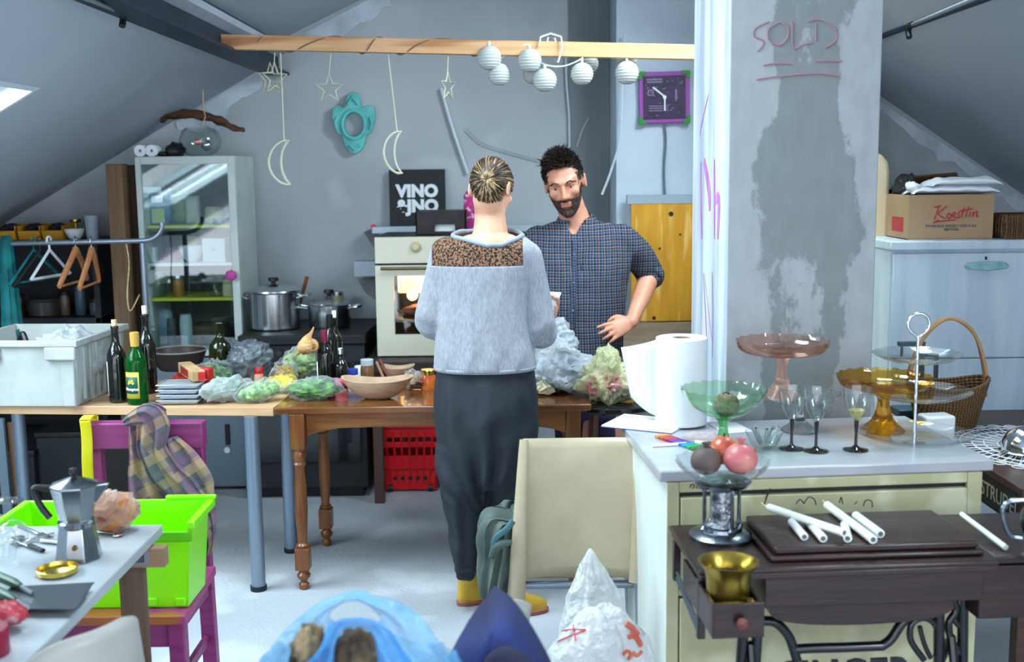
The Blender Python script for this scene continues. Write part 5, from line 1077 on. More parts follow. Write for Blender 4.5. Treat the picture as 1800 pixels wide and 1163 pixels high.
# sketchbook, papers, colour strip, pens
a = z9(1063, 746); b = z9(1165, 778); c = z9(1290, 738)
sk = thing('sketchbook', 'white sketchbook jutting over the left edge of the marble', 'book', (a.x+.135, a.y-.02, HZ+.0005), R(-28))
G().bx(-.125, .10, -.08, .10, 0, .0055).build('pages', M['paper'], sk, bevel=.001); G().bx(-.127, .10, -.082, -.078, -.0002, .002).build('cover_edge', mat('cover_blue', '#2E4A8A', .5), sk)
strokes([[(-.06, .0), (-.03, .03), (0, .01), (.03, .05), (.06, .03)], [(-.02, -.02), (.0, .0), (.03, .0), (.05, .02)], [(-.1, -.04), (-.07, -.03), (-.04, -.04)]], .003).xf(Matrix.Rotation(R(-90), 4, 'X')).mv((0, .0, .0058)).disp(lambda p: Vector((p.x, p.y, .0058+(p.z-.0058)*.1))).build('pen_drawing', ink, sk)
q = z9(1265, 752); t = thing('paper_sheet', 'loose white sheet of paper under the kitchen roll', 'paper', (q.x-.03, q.y-.02, HZ+.0006), R(12)); G().bx(.02, .11, -.06, .07, 0, .0008).build('sheet', M['paper'], t)
q0, q1 = z9(1150, 767), z9(1208, 787); t = thing('colour_strip', 'strip of coloured pencils lying in front of the kitchen roll', 'pencils', q0+Vector((0, -.012, .001)), math.atan2(q1.y-q0.y, q1.x-q0.x)); L_ = (q1-q0).length*1.2
for k, cl in enumerate(('#C8862A', '#B0442A', '#B01E3A', '#7A2A7A', '#4A3AA0', '#2A5AC0', '#1E8AA0', '#1E9A4A', '#2A6A2A')):
    G().bx(k*L_/9+.001, (k+1)*L_/9-.001, -.002, .04, 0, .007).build('pencil', mat('pencil%d' % k, cl, .5), t, bevel=.001)
def pen(a, b, r, m, lb, capm=None):
    a = Vector(a); b = Vector(b); t = thing('marker_pen', lb, 'pen', a+Vector((0, 0, r))); d = b-a; G().tube([(0, 0, 0), d*.68], r, 12).build('barrel', m, t); G().tube([d*.68, d], r*1.08, 12).build('pen_cap', capm or m, t)
pen(z9(1146, 786), z9(1206, 782), .0045, M['white'], 'white marker pen near the left marble edge')
pen(z9(1290, 786), z9(1222, 781), .006, M['black'], 'black marker pen with a white cap by the green bowl', M['white']); pen(z9(1285, 789), z9(1328, 794), .0035, M['black'], 'thin black pen lying right of the green bowl stem')
t = thing('plastic_wrapper', 'crinkled pinkish clear wrapper in front of the roll', 'wrapper', z9(1232, 774)); crumple(G().ell((0, 0, .012), .055, .03, .014, n=36, m=16), .008, 30, 5, zmin=.0005).build('wrapper_film', film('pinkish_film', '#E6CFCB', .25), t, ang=180)
# pressed glass on stems
def tint(nm, c, **k): return mat(nm, c, .04, trans=.92, ior=1.3, **k)
pinkg = thin_glass('pink_glass', '#FBE8E0', .06); greeng = thin_glass('green_glass_thin', '#E6F8E9', .06); amberg = thin_glass('amber_glass', '#F3D77E', .06); clearg = thin_glass('clear_glass', '#FAFCFC', .06)
pinks = mat('pink_stem', '#F6CBBB', .05, trans=.85, ior=1.25); greens = mat('green_stem', '#86DC90', .05, trans=.85, ior=1.25); ambers = mat('amber_stem', '#E0A428', .06, trans=.8, ior=1.3); clears = mat('clear_stem', '#F2F6F6', .03, trans=.95, ior=1.3)
def compote(lb, loc, r, h, bowl_h, gm, sm, footr=.5, rip=16, amp=.025, name='cake_stand', flat=False, stem=.014):
    t = thing(name, lb, 'glass stand', loc); hs = h-bowl_h
    def rp(a, i, z): return amp*.45*math.cos(rip*a)*max(0, (z-hs)/bowl_h)+.006*math.cos(rip*2*a)
    if flat: pr = [(stem*1.6, hs), (r*.55, hs+bowl_h*.05), (r*.84, hs+bowl_h*.18), (r*.96, hs+bowl_h*.55), (r, h)]
    else: pr = [(stem*1.6, hs), (r*.42, hs+bowl_h*.1), (r*.7, hs+bowl_h*.33), (r*.9, hs+bowl_h*.66), (r, h)]
    pr = smoothline(pr, 3); w = .0035; inn = [(max(.0005, a-w), max(hs+w, z)) for a, z in pr][::-1]
    def rim(a, i, z):
        return rp(a, i, z)
    g = G().lathe([(.0005, hs)]+pr+inn+[(.0005, hs+w)], (0, 0, 0), 96, rim); g.disp(lambda p: p+Vector((0, 0, (.002*math.cos(rip*math.atan2(p.y, p.x))*max(0, (p.z-hs)/bowl_h)**6))))
    g.build('dish', gm, t, ang=70)
    fr_ = r*footr; sp = smoothline([(fr_, 0), (fr_*.98, .005), (fr_*.6, hs*.22), (stem*1.3, hs*.38), (stem, hs*.55), (stem*.85, hs*.75), (stem*1.25, hs*.9), (stem*1.9, hs)], 3)
    G().lathe([(.0005, .002), (fr_*.9, 0)]+sp+[(.0005, hs)], (0, 0, 0), 40).build('stem', sm, t, ang=60)
    return t
gq = z9(1271, 792); compote('green scalloped glass bowl on a tall stem', (gq.x, gq.y, HZ+.001), .117, .175, .082, greeng, greens, .42, 20, .03, 'footed_bowl')
t = thing('seed_pod', 'brown dried pod lying in the green glass bowl', 'seed pod', (gq.x+.006, gq.y, HZ+.098)); G().ell((0, 0, .032), .036, .036, .032, n=32, m=20, amp=.14, fr=6).build('pod_body', mat('pod', '#5A4E40', .85, c2='#7E705C', ns=90, kind='voronoi', lo=.1, hi=.5, bump=.8, bs=90), t); G().ell((.0, 0, .062), .010, .010, .005).build('pod_tip', M['dark_wood'], t)
cq = z9(1405, 757); compote('clear glass stand carrying the pink one', (cq.x, cq.y, HZ+.001), .118, .115, .022, clearg, clears, .45, 14, .05, flat=True, stem=.012)
compote('pink glass cake stand with a wavy rim', (cq.x-.055, cq.y+.0, HZ+.1), .135, .172, .042, pinkg, pinks, .44, 18, .02, flat=True, stem=.017)
aq = z9(1551, 757); compote('amber glass cake stand beside the tiered stand', (aq.x, aq.y, HZ+.001), .135, .165, .042, amberg, ambers, .47, 18, .02, flat=True, stem=.02)
# three wine glasses
blk = mat('black_stem', '#0C0A10', .12, coat=.6)
def wineglass(px, py, lb, fill=False):
    q = z9(px, py); t = thing('wine_glass', lb, 'glass', (q.x, q.y, HZ+.001), 0, 'black stemmed glasses on the marble'); pr = smoothline([(.006, .082), (.015, .092), (.028, .118), (.036, .148), (.0385, .174)], 4); w = .0014
    G().lathe([(.0005, .082)]+pr+[(a-w, z) for a, z in pr[::-1]]+[(.0005, .086)], n=40).build('glass_bowl', clearg, t, ang=70)
    G().lathe([(.0005, 0), (.034, 0), (.034, .002), (.012, .007), (.0045, .014), (.004, .045), (.006, .07), (.0065, .083), (.0005, .084)], n=32).build('black_stem', blk, t)
    if fill: G().lathe([(.0005, .087)]+[(a-w*1.3, z) for a, z in pr[1:] if z < .112]+[(.021, .113), (.0005, .113)], n=32).build('drink', mat('drink', '#D8CC7A', .1, trans=.5), t)
    return t
wineglass(1391, 789, 'leftmost empty glass with a black stem'); wineglass(1434, 793, 'empty black stemmed glass in the middle of the three'); wineglass(1504, 791, 'black stemmed glass with a pale yellow drink', True)
# little glass bowl of crystals
q = z9(1343, 786); t = thing('crystal_bowl', 'small cut glass bowl of clear crystals', 'bowl', (q.x, q.y, HZ+.001)); solid_of([(.025, 0), (.035, .008), (.05, .04), (.053, .045)], .002, 48, ripple=lambda a, i, z: .03*math.cos(12*a)).build('bowl_body', clearg, t)
rr = random.Random(5)
for i in range(9):
    a = rr.uniform(0, 6.28); r_ = rr.uniform(0, .022); d = Vector((math.cos(a)*.5, math.sin(a)*.5, 1)).normalized(); p = Vector((r_*math.cos(a), r_*math.sin(a), .012)); G().tube([p, p+d*.055], [.006, .0045], 6).build('crystal', clears, t, ang=20)
# three tiered plate stand
q = z9(1607, 778); t = thing('tiered_stand', 'three tiered clear glass plate stand with a ring handle', 'tiered stand', (q.x, q.y, HZ+.001))
def tzr(py): return P(1607, py, q.y).z-HZ
for r_, zz in ((.158, .012), (.149, tzr(696)), (.122, tzr(632))):
    pr = [(.0005, zz-.004), (r_*.62, zz-.004), (r_*.78, zz+.002), (r_*.97, zz+.014), (r_, zz+.017), (r_*.985, zz+.019), (r_*.76, zz+.006), (r_*.6, zz), (.0005, zz)]
    G().lathe(pr, n=64).build('plate', clearg, t, ang=60)
zt = tzr(590); G().cyl((0, 0, .004), (0, 0, zt), .0045, n=14).build('pole', M['steel'], t)
rz_ = .030; G().tube([(-.004, 0, zt-.005)]+[(rz_*math.sin(a), 0, zt+rz_*1.05-rz_*math.cos(a)) for a in [R(-20)-R(320)*i/24 for i in range(25)]]+[(.004, 0, zt-.005)], .004, 10).build('ring_handle', M['steel'], t)

# ---------------- sewing machine table ----------------
S0 = .78
sl = PZ(1178, 925, S0); sf = PZ(1240, 1003, S0); sr = PZ(1762, 985, S0)
srot = math.atan2(sr.y-sf.y, sr.x-sf.x); SWd = (sr-sf).length+.01; SD = .335
sw = thing('sewing_table', 'dark wooden treadle sewing table with a black iron frame', 'sewing table', (sf.x-.015, sf.y, 0), srot)
swM = Matrix.Translation((sf.x-.015, sf.y, 0)) @ Matrix.Rotation(srot, 4, 'Z')
def sx_(px, py, z): return swM.inverted() @ PZ(px, py, z)
G().bx(0, SWd, 0, SD, S0-.012, S0).bx(.006, SWd, .006, SD-.004, S0-.028, S0-.0121).build('tabletop', M['walnut'], sw, bevel=.004, seg=3)
lx0 = sx_(1345, 955, S0+.03).x
G().bx(lx0, SWd-.02, .035, SD-.03, S0+.0005, S0+.014).bx(lx0+.012, SWd-.03, .047, SD-.04, S0+.0141, S0+.032).build('machine_lid', M['walnut'], sw, bevel=.005, seg=3)
G().bx(.16, SWd-.02, .03, .05, S0-.105, S0-.0285).bx(.16, .18, .05, SD-.02, S0-.105, S0-.0285).bx(SWd-.04, SWd-.02, .05, SD-.02, S0-.105, S0-.0285).build('apron', M['walnut'], sw, bevel=.003)
# belly tray
k = 16; pts = [(.20, S0-.106)]+[(.20+.30*(1-math.cos(PI*i/k)), S0-.106-.06*math.sin(PI*i/k)**.45) for i in range(1, k)]+[(.80*1.0 if False else .20+.60*.98, S0-.106)]
sc_ = (SWd-.25)/.6; pts = [(.18+(x-.20)*sc_, z) for x, z in pts]
G().prism(pts, .06, SD-.05).build('belly_tray', M['walnut'], sw)
# left drawer frame and open drawer
G().bx(.004, .022, .02, .04, S0-.17, S0-.0285).build('drawer_bracket', M['walnut'], sw, bevel=.002); G().bx(.004, .022, SD-.05, SD-.03, S0-.13, S0-.0285).build('drawer_bracket', M['walnut'], sw, bevel=.002)
G().tube([(.012, .03, S0-.165), (.012, SD-.04, S0-.12)], .005, 8).tube([(.012, .03, S0-.15), (.012, SD-.04, S0-.105)], .004, 8).build('drawer_rail', mat('rail_dark', '#4A5058', .4, metal=.6), sw)
f0 = swM.inverted() @ P(1253, 1062, 2.33); f1 = swM.inverted() @ P(1345, 1122, 2.33)
dx0, dx1, dzt, dzb, dy0 = f0.x, f1.x, f0.z, f1.z, f0.y; dl = .30; wl = .008
dw_ = G().bx(dx0, dx1, dy0, dy0+.012, dzb, dzt).bx(dx0, dx0+wl, dy0+.012, dy0+dl, dzb, dzt-.003).bx(dx1-wl, dx1, dy0+.012, dy0+dl, dzb, dzt-.003).bx(dx0+wl, dx1-wl, dy0+dl-wl, dy0+dl, dzb, dzt-.003).bx(dx0+wl, dx1-wl, dy0+.012, dy0+dl-wl, dzb, dzb+wl).build('drawer', M['walnut'], sw, bevel=.0015)
kx, kz = (dx0+dx1)/2+.004, (dzt+dzb)/2+.0
G().lathe([(.0005, 0), (.007, 0), (.006, .008), (.013, .014), (.012, .02), (.0005, .024)]).xf(Matrix.Rotation(R(90), 4, 'X')).mv((kx, dy0, kz)).build('knob', mat('knob_wood', '#5A2A24', .4), dw_)
for ch in (): pass
# cast iron frame
iron = mat('cast_iron', '#0D0F14', .3, metal=.3, coat=.4)
def arc(pts, r, parent, nm='iron_scroll'): return G().tube(smoothline(pts, 6), r, 10).build(nm, iron, parent)
yi = .12
def L(px, py): q = swM.inverted() @ P(px, py, 2.55); return (q.x, yi, q.z)
for pxs, lx_ in (((1312, 1338), 'l'), ((1668, 1712), 'r')):
    for px in pxs:
        a = L(px, 1095 if lx_ == 'l' else 1050); G().tube([a, (a[0]+(.03 if lx_ == 'r' else -.03)*.4, yi, .35), (a[0]+(.05 if lx_ == 'r' else -.05), yi, .02)], [.013, .013, .015], 10).build('leg', iron, sw)
    bxm = L(sum(pxs)/2, 1150)[0]; G().bx(bxm-.06, bxm+.06, -.02, SD-.05, 0, .02).build('foot', iron, sw, bevel=.005)
    for yy in (.04, SD-.06): G().tube([(bxm, yi, .55), (bxm, yy, .3), (bxm, yy, .02)], .011, 8).build('side_strut', iron, sw)
zt_ = S0-.105
arc([L(1345, 1098), L(1370, 1102), L(1392, 1125), L(1402, 1150), L(1408, 1170)], .012, sw); arc([L(1662, 1078), L(1630, 1085), L(1600, 1108), L(1580, 1136), L(1560, 1150)], .012, sw)
arc([L(1400, 1150), L(1440, 1149), L(1500, 1149), L(1562, 1148)], .012, sw, 'crossbar')
arc([L(1640, 1175), L(1616, 1140), L(1618, 1110), L(1640, 1100), L(1660, 1112), L(1668, 1140), L(1662, 1170)], .008, sw); arc([L(1632, 1115), L(1640, 1145), L(1652, 1172)], .006, sw)
arc([L(1690, 1055), L(1700, 1085), L(1686, 1110), L(1690, 1140), L(1710, 1170)], .009, sw); arc([L(1712, 1060), L(1695, 1100), L(1715, 1130), L(1700, 1165)], .008, sw)
a = L(1497, 1196); text_geo('SINGER', .085, .004, .004, space=1.15).mv((a[0], yi, a[2])).build('lettering', iron, sw, smooth=False); arc([L(1402, 1216), L(1500, 1218), L(1575, 1216)], .012, sw, 'crossbar')
# folded-out leaf at the right
lf = G().bx(SWd+.002, SWd+.30, .03, SD+.02, S0-.02, S0-.001).build('side_leaf', M['walnut'], sw, bevel=.004)
G().bx(SWd-.02, SWd+.30, .05, SD-.02, S0-.16, S0-.03).build('right_drawer_case', M['walnut'], sw, bevel=.003)
# silver pedestal with a glass dish and fruit
def s7(px, py, z=S0): return PZ(px, py, z)
q = s7(1268, 944); ped = thing('pedestal_dish', 'ornate silver pedestal with four columns and a glass dish', 'pedestal', (q.x, q.y, S0+.001)); sv = mat('old_silver', '#8C949C', .25, metal=1, c2='#5C636A', ns=20, bump=.1); svd = mat('relief_silver', '#4A5056', .35, metal=1, c2='#A5ABB0', ns=26, kind='voronoi', lo=.15, hi=.5, bump=.9, bs=60)
ph = P(1268, 848, q.y).z-S0
G().lathe([(.0005, 0), (.076, 0), (.078, .008), (.068, .016), (.05, .02), (.048, .028), (.0005, .03)], n=48).build('base', sv, ped)
G().lathe([(.0005, .03), (.036, .03), (.034, .036), (.028, .04), (.027, ph-.02), (.034, ph-.012), (.036, ph-.006), (.0005, ph-.006)], n=32).build('centre_column', svd, ped)
for k in range(4):
    a = R(20)+k*PI/2; c = Vector((.048*math.cos(a), .048*math.sin(a), 0)); G().lathe([(.0005, .016), (.010, .018), (.011, .028), (.005, .034), (.0045, ph-.02), (.007, ph-.012), (.006, ph-.006), (.0005, ph-.006)], c, 16).build('column', sv, ped)
G().lathe([(.0005, ph-.006), (.062, ph-.006), (.07, ph+.004), (.06, ph+.006), (.0005, ph+.004)], n=40).build('tray', sv, ped)
pr = smoothline([(.04, ph+.006), (.07, ph+.012), (.098, ph+.034), (.113, ph+.056)], 4); G().lathe([(.0005, ph+.006)]+pr+[(a-.003, z) for a, z in pr[::-1]]+[(.0005, ph+.011)], n=80, ripple=lambda a, i, z: .03*math.cos(14*a)*max(0, (z-ph)/.056)).build('glass_dish', clearg, ped, ang=70)
def fruit(name, lb, cat, off, r, m, crown=None):
    t = thing(name, lb, cat, (q.x+off[0], q.y+off[1], S0+ph+.014+off[2])); G().lathe([(.0005, .06*r)]+[(r*math.sin(a)*(1+.04*math.cos(a)), r-r*math.cos(a)*.93) for a in [R(18)+R(150)*i/14 for i in range(15)]]+[(.0005, r*1.84)], n=28).build('fruit_skin', m, t)
    (G().tube([(0, 0, r*1.82), (.002, 0, r*2.12)], [.0035, .002], 8) if not crown else G().lathe([(.004, r*1.85), (.006, r*2.0), (.011, r*2.2), (.009, r*2.2), (.004, r*2.0), (.0005, r*1.95)], n=12, ripple=lambda a, i, z: .25*math.cos(5*a))).build('stalk' if not crown else 'crown', M['dark_wood'] if not crown else m, t); return t
fruit('apple', 'red and yellow apple at the back of the dish', 'apple', (.008, .03, .022), .038, mat('apple_skin', '#A84A34', .35, c2='#CFA24E', ns=9, lo=.45, hi=.62, coat=.3))
fruit('pomegranate', 'pink pomegranate at the right of the glass dish', 'pomegranate', (.038, -.028, .012), .041, mat('pome_skin', '#A8505C', .4, c2='#C07C70', ns=7, coat=.1), True)
t = fruit('pomegranate', 'dark brownish pomegranate at the left of the dish', 'pomegranate', (-.042, -.012, .008), .037, mat('dark_fruit', '#4A3E3C', .6, c2='#5E4A44', ns=12), True)
# candles on the lid
wax = mat('wax', '#DDE0DC', .4); wax.node_tree.nodes['Principled BSDF'].inputs['Subsurface Weight'].default_value = .2
cz = S0+.033
def candle(a, b, r, lb, wick=True, dark=True, za=0, zb=0):
    a = PZ(a[0], a[1], cz+r+za); b = PZ(b[0], b[1], cz+r+zb); d = b-a; n = d.normalized(); t = thing('candle', lb, 'candle', a, 0, 'white candles on the sewing table')
    G().tube([n*.0, n*.008, d-n*.001, d], [r*.45, r, r, r*.8], 16).build('wax_body', wax, t)
    if wick: G().tube([(0, 0, 0), -n*.012+Vector((0, 0, .002)), -n*.02+Vector((0, 0, .005))], .0015, 6).build('wick', M['cork'], t)
    if dark: G().tube([d-n*.0005, d+n*.001], [r*.62, r*.6], 12).build('hollow_end', mat('candle_end', '#5A5450', .8), t)
candle((1348, 890), (1484, 936), .0095, 'longest candle lying across the others on the lid', za=.012, zb=.014)
candle((1390, 915), (1414, 943), .0095, 'short candle under the long one at the left', False)
candle((1416, 912), (1447, 946), .010, 'second short candle under the long one', False)
candle((1484, 920), (1490, 946), .010, 'stubby candle under the far end of the long one', False)
candle((1452, 886), (1535, 948), .0105, 'thick candle with a wick, right of the crossed ones')
candle((1502, 904), (1548, 938), .0105, 'shorter candle at the right end of the group', False)
a = PZ(1690, 903, S0+.033); b = PZ(1768, 962, S0+.008); d = b-a; t = thing('candle', 'thin candle slanting off the lid at the right', 'candle', a, 0, 'white candles on the sewing table'); G().tube([(0, 0, .0), d], [.006, .007], 14).build('wax_body', wax, t)
# brass mortar in the drawer
dm = swM @ Vector(((dx0+dx1)/2-.002, dy0+.085, dzb+wl+.001)); t = thing('brass_mortar', 'brass mortar with a flared rim standing in the open drawer', 'mortar', dm); hh = P(1287, 985, dm.y).z-dm.z
pr = [(.040, 0), (.049, .004), (.051, hh*.2), (.050, hh*.5), (.052, hh*.74), (.058, hh*.88), (.071, hh)]; sc2 = 1
solid_of([(a*.95, z) for a, z in pr], .005, 48).build('mortar_body', M['brass'], t)
G().tube([(.0485*math.cos(2*PI*i/40), .0485*math.sin(2*PI*i/40), hh*.35) for i in range(40)], .0022, 8, loop=True).build('ring_moulding', M['brass'], t)
t2 = thing('brass_pestle_end', 'small brass block beside the mortar in the drawer', 'block', swM @ Vector((dx1-.018, dy0+.045, dzb+wl+.001))); G().bx(-.008, .008, -.012, .012, 0, .06).build('block_body', M['brass'], t2, bevel=.003)
# silver pitcher at the frame edge
q = PZ(1795, 985, S0); t = thing('silver_pitcher', 'silver pitcher with a curved handle at the right frame edge', 'pitcher', (q.x+.045, q.y+.01, S0))
G().lathe([(.0005, 0), (.035, 0), (.037, .006), (.02, .02), (.03, .04), (.045, .075), (.042, .11), (.028, .13), (.03, .15), (.026, .15), (.024, .13), (.0005, .12)], n=32).build('pitcher_body', sv, t)
G().tube(smoothline([(-.028, 0, .14), (-.075, 0, .135), (-.088, 0, .11), (-.07, 0, .06), (-.042, 0, .05)], 5), .006, 8).build('handle', sv, t)
# ---------------- people ----------------
def ring(cx, cy, z, rx, ry, n=32, e=2.3, tilt=None):
    out = []
    for k in range(n):
        a = 2*PI*k/n; c, s = math.cos(a), math.sin(a); x = math.copysign(abs(c)**(2/e), c)*rx; y = math.copysign(abs(s)**(2/e), s)*ry
        p = Vector((x, y, 0)); p = tilt @ p if tilt else p; out.append(Vector((cx, cy, z))+p)
    return out
def body_rings(items, n=32, k=3):
    "items: (px y, px left, px right, depth centre, ry)"
    raw = []
    for py, xl, xr, yy, ry in items:
        a, b = P(xl, py, yy), P(xr, py, yy); raw.append(((a.x+b.x)/2, yy, (a.z+b.z)/2, (b.x-a.x)/2, ry))
    return [ring(*q, n=n) for q in smoothline(raw, k)]
def hand_geo(curl=(.5, .55, .6, .7), thumb=.6, s=1, left=1, spread=.06):
    "wrist at the origin, fingers along +x, back of the hand +z, thumb on the +y side times left"
    g = G(); L_ = left
    g.loft([[Vector((x, L_*y0+ry*math.cos(2*PI*k/20), z+rz*math.sin(2*PI*k/20))) for k in range(20)] for x, y0, ry, rz, z in ((-.008, 0, .020, .015, 0), (.006, 0, .025, .017, 0), (.03, .002, .036, .016, 0), (.06, .002, .041, .0145, 0), (.088, 0, .040, .012, 0), (.096, 0, .034, .008, 0))])
    for i, (y, ln, r, c) in enumerate(((.031, .072, .0085, curl[0]), (.011, .080, .0088, curl[1]), (-.010, .074, .0084, curl[2]), (-.030, .058, .0075, curl[3]))):
        a = -c*.35; d = spread*(1.5-i)*.7; p = Vector((.082, L_*y, .0)); pts = [tuple(p-Vector((.015, 0, 0))), tuple(p)]; rs = [r*1.05, r*1.08]
        for f, kk in ((.45, .9), (.31, 1.25), (.24, .8)):
            v = Vector((math.cos(a), L_*math.sin(d), math.sin(a))).normalized(); p = p+v*ln*f; pts.append(tuple(p)); a -= c*kk; rs.append(r*(1 if f > .4 else .93 if f > .3 else .78))
        limb(g, pts, rs, 12)
    p0 = Vector((.018, L_*.022, -.004)); p1 = Vector((.045, L_*.048, -.012)); p2 = p1+Vector((.030, L_*.018*(1-thumb*.6), -.012*thumb)); p3 = p2+Vector((.024, -L_*.006*thumb+L_*.004, -.012*thumb))
    limb(g, [p0, p1, p2, p3], [.015, .012, .0098, .0078], 12)
    if s != 1: g.xf(Matrix.Scale(s, 4))
    return g
def frame_m(o, x, z):
    x = Vector(x).normalized(); z = Vector(z); z = (z-x*z.dot(x)).normalized(); y = z.cross(x)
    return Matrix(((x.x, y.x, z.x, o[0]), (x.y, y.y, z.y, o[1]), (x.z, y.z, z.z, o[2]), (0, 0, 0, 1)))
def head_geo(man=True):
    "face towards -y; origin between the ears; skull 0.19 wide"
    g = G(); w = 1 if man else .93
    g.ell((0, .012, .035), .076*w, .094, .088, n=32, m=24)                                            # skull
    g.loft([[Vector((rx*w*math.cos(2*PI*k/28), y+ry*math.sin(2*PI*k/28), z)) for k in range(28)] for z, rx, ry, y in ((.05, .068, .070, -.018), (.01, .067, .070, -.020), (-.03, .062, .064, -.022), (-.062, .053, .056, -.026), (-.088, .040, .042, -.034), (-.104, .026, .026, -.046), (-.110, .014, .014, -.050))])  # face and jaw
    g.ell((0, -.074, -.094), .019, .014, .014); g.ell((0, -.084, .034), .045*w, .012, .010)           # chin, brow
    for s in (-1, 1): g.ell((s*.038*w, -.064, -.010), .024, .018, .022)                               # cheeks
    g.loft([[Vector((rx*math.cos(2*PI*k/16), y+ry*math.sin(2*PI*k/16), z)) for k in range(16)] for z, rx, ry, y in ((.030, .007, .010, -.086), (.012, .008, .013, -.093), (-.008, .010, .016, -.099), (-.022, .0125, .018, -.103), (-.032, .010, .012, -.097))])
    for s in (-1, 1): g.ell((s*.012, -.094, -.024), .0075, .010, .0075)
    g.ell((0, -.089, -.050), .024, .010, .0055); g.ell((0, -.088, -.061), .021, .010, .0065)          # lips
    for s in (-1, 1):                                                                                  # ears
        g.loft([[Vector((s*(.073*w+t_), .018+ry*math.cos(2*PI*k/18)+.006*dz, .002+rz*math.sin(2*PI*k/18))) for k in range(18)] for t_, ry, rz, dz in ((-.006, .010, .020, 0), (.004, .016, .029, 1), (.012, .019, .033, 2), (.015, .014, .027, 2))])
    return g
def head_dent(p):
    for s in (-1, 1):
        d2 = ((p.x-s*.031)/.016)**2+((p.z-.016)/.010)**2
        if p.y < -.04: p = p+Vector((0, .012*math.exp(-d2), 0))
        e2 = ((abs(p.x)-.088)/.008)**2+((p.y-.026)/.010)**2+((p.z)/.016)**2
        p = p-Vector((math.copysign(.006, p.x)*math.exp(-e2), 0, 0))
    m = math.exp(-((p.z+.0555)/.0016)**2)*math.exp(-(p.x/.022)**2)
    return p+Vector((0, .003*m, 0)) if p.y < -.05 else p
def strand(g, pts, r, n=4):
    k = smoothline(pts, 3); m_ = len(k)-1; g.tube(k, [r*(1-.72*(i/m_)**2) for i in range(m_+1)], n, caps=False)

# ======== the man ========
YM = 5.22
mM = Matrix.Translation(P(993, 326, YM-.02)) @ Matrix.Rotation(R(-9), 4, 'Y') @ Matrix.Rotation(R(-8), 4, 'Z') @ Matrix.Rotation(R(14), 4, 'X') @ Matrix.Scale(1.12, 4)
man = thing('person', 'bearded man in a blue checked shirt, hand on hip, looking down', 'person', (P(1020, 600, YM).x, YM, 0)); mo = Vector(man.location)
hd = head_geo(True).disp(head_dent).xf(mM)
g = G(); g.add(hd.v, hd.f)
nk = P(1012, 392, YM+.03); hc = mM @ Vector((0, .02, -.05))
limb(g, [hc, (hc+nk)/2, nk, nk+Vector((0, .01, -.08))], [.062, .064, .070, .08], 24)
tor = body_rings([(392, 980, 1050, YM+.03, .06), (410, 965, 1075, YM+.03, .075), (440, 950, 1088, YM+.02, .10), (500, 945, 1085, YM, .12), (570, 948, 1080, YM, .12), (640, 950, 1085, YM+.01, .12), (700, 952, 1090, YM+.02, .12)])
g.loft(tor)
shR = P(1098, 415, YM+.02); elR = P(1143, 482, YM+.10); wrR = P(1110, 566, YM-.13); shL = P(940, 418, YM+.02); elL = P(926, 510, YM-.02); wrL = P(940, 590, YM-.2)
limb(g, [shR+Vector((-.03, 0, -.035)), elR], [.048, .045]); limb(g, [elR, elR.lerp(wrR, .35), wrR], [.047, .045, .029]); limb(g, [shL+Vector((.03, 0, -.035)), elL], [.048, .045]); limb(g, [elL, elL.lerp(wrL, .35), wrL], [.047, .044, .029])
tip = P(1066, 586, YM-.20)
hR = hand_geo((.22, .26, .32, .38), 1.5, 1.06, -1, .14).xf(frame_m(wrR, tip-wrR, Vector((.10, -1, .35)))); g.add(hR.v, hR.f)
hL = hand_geo((.5, .5, .5, .5), .5, 1.0, -1).xf(frame_m(wrL, (.6, -.3, -.3), (0, -.3, 1))); g.add(hL.v, hL.f)
for s, xx in ((-1, 1020), (1, 1075)):
    a = P(xx, 690, YM+.02); limb(g, [a, Vector((a.x, YM+.0, .48)), Vector((a.x, YM+.04, .09))], [.085, .06, .042])
    limb(g, [(a.x, YM+.05, .05), (a.x, YM-.12, .035)], [.042, .034])
sk = fuse(g, .0055, 3); sk.mv(-mo).build('body', M['skin'], man, ang=180)
# eyes, brows, beard, hair
mI = mM.inverted()
eye = mat('eye_white', '#D8D4D0', .2, coat=.6); iris = mat('iris', '#2A1C14', .2)
for s in (-1, 1):
    e = G().ell((s*.0305, -.0650, .0135), .0115, .0115, .0070).xf(mM).mv(-mo).build('eye', eye, man); G().ell((s*.0305-.002, -.0752, .0115), .0055, .0022, .0050).xf(mM).mv(-mo).build('iris', iris, e)
    G().ell((s*.0305, -.0665, .0195), .0145, .0125, .0065).xf(mM).mv(-mo).build('eyelid', M['skin'], man)
hairm = mat('dark_hair', '#1A1210', .5, c2='#2E201A', ns=60, bump=.3, bs=200)
rr = random.Random(11)
for s in (-1, 1):
    g = G()
    for k in range(26):
        f = k/25; x = s*(.014+.036*f); z = .034+.006*math.sin(PI*min(1, f*1.3))-.004*f+rr.uniform(-.0022, .0022); y = -.094+.016*f*f+.004*f
        strand(g, [(x, y, z), (x+s*.004, y-.002, z+.002), (x+s*.008, y+.001, z+.001)], .0013)
    g.xf(mM).mv(-mo).build('eyebrow', hairm, man)
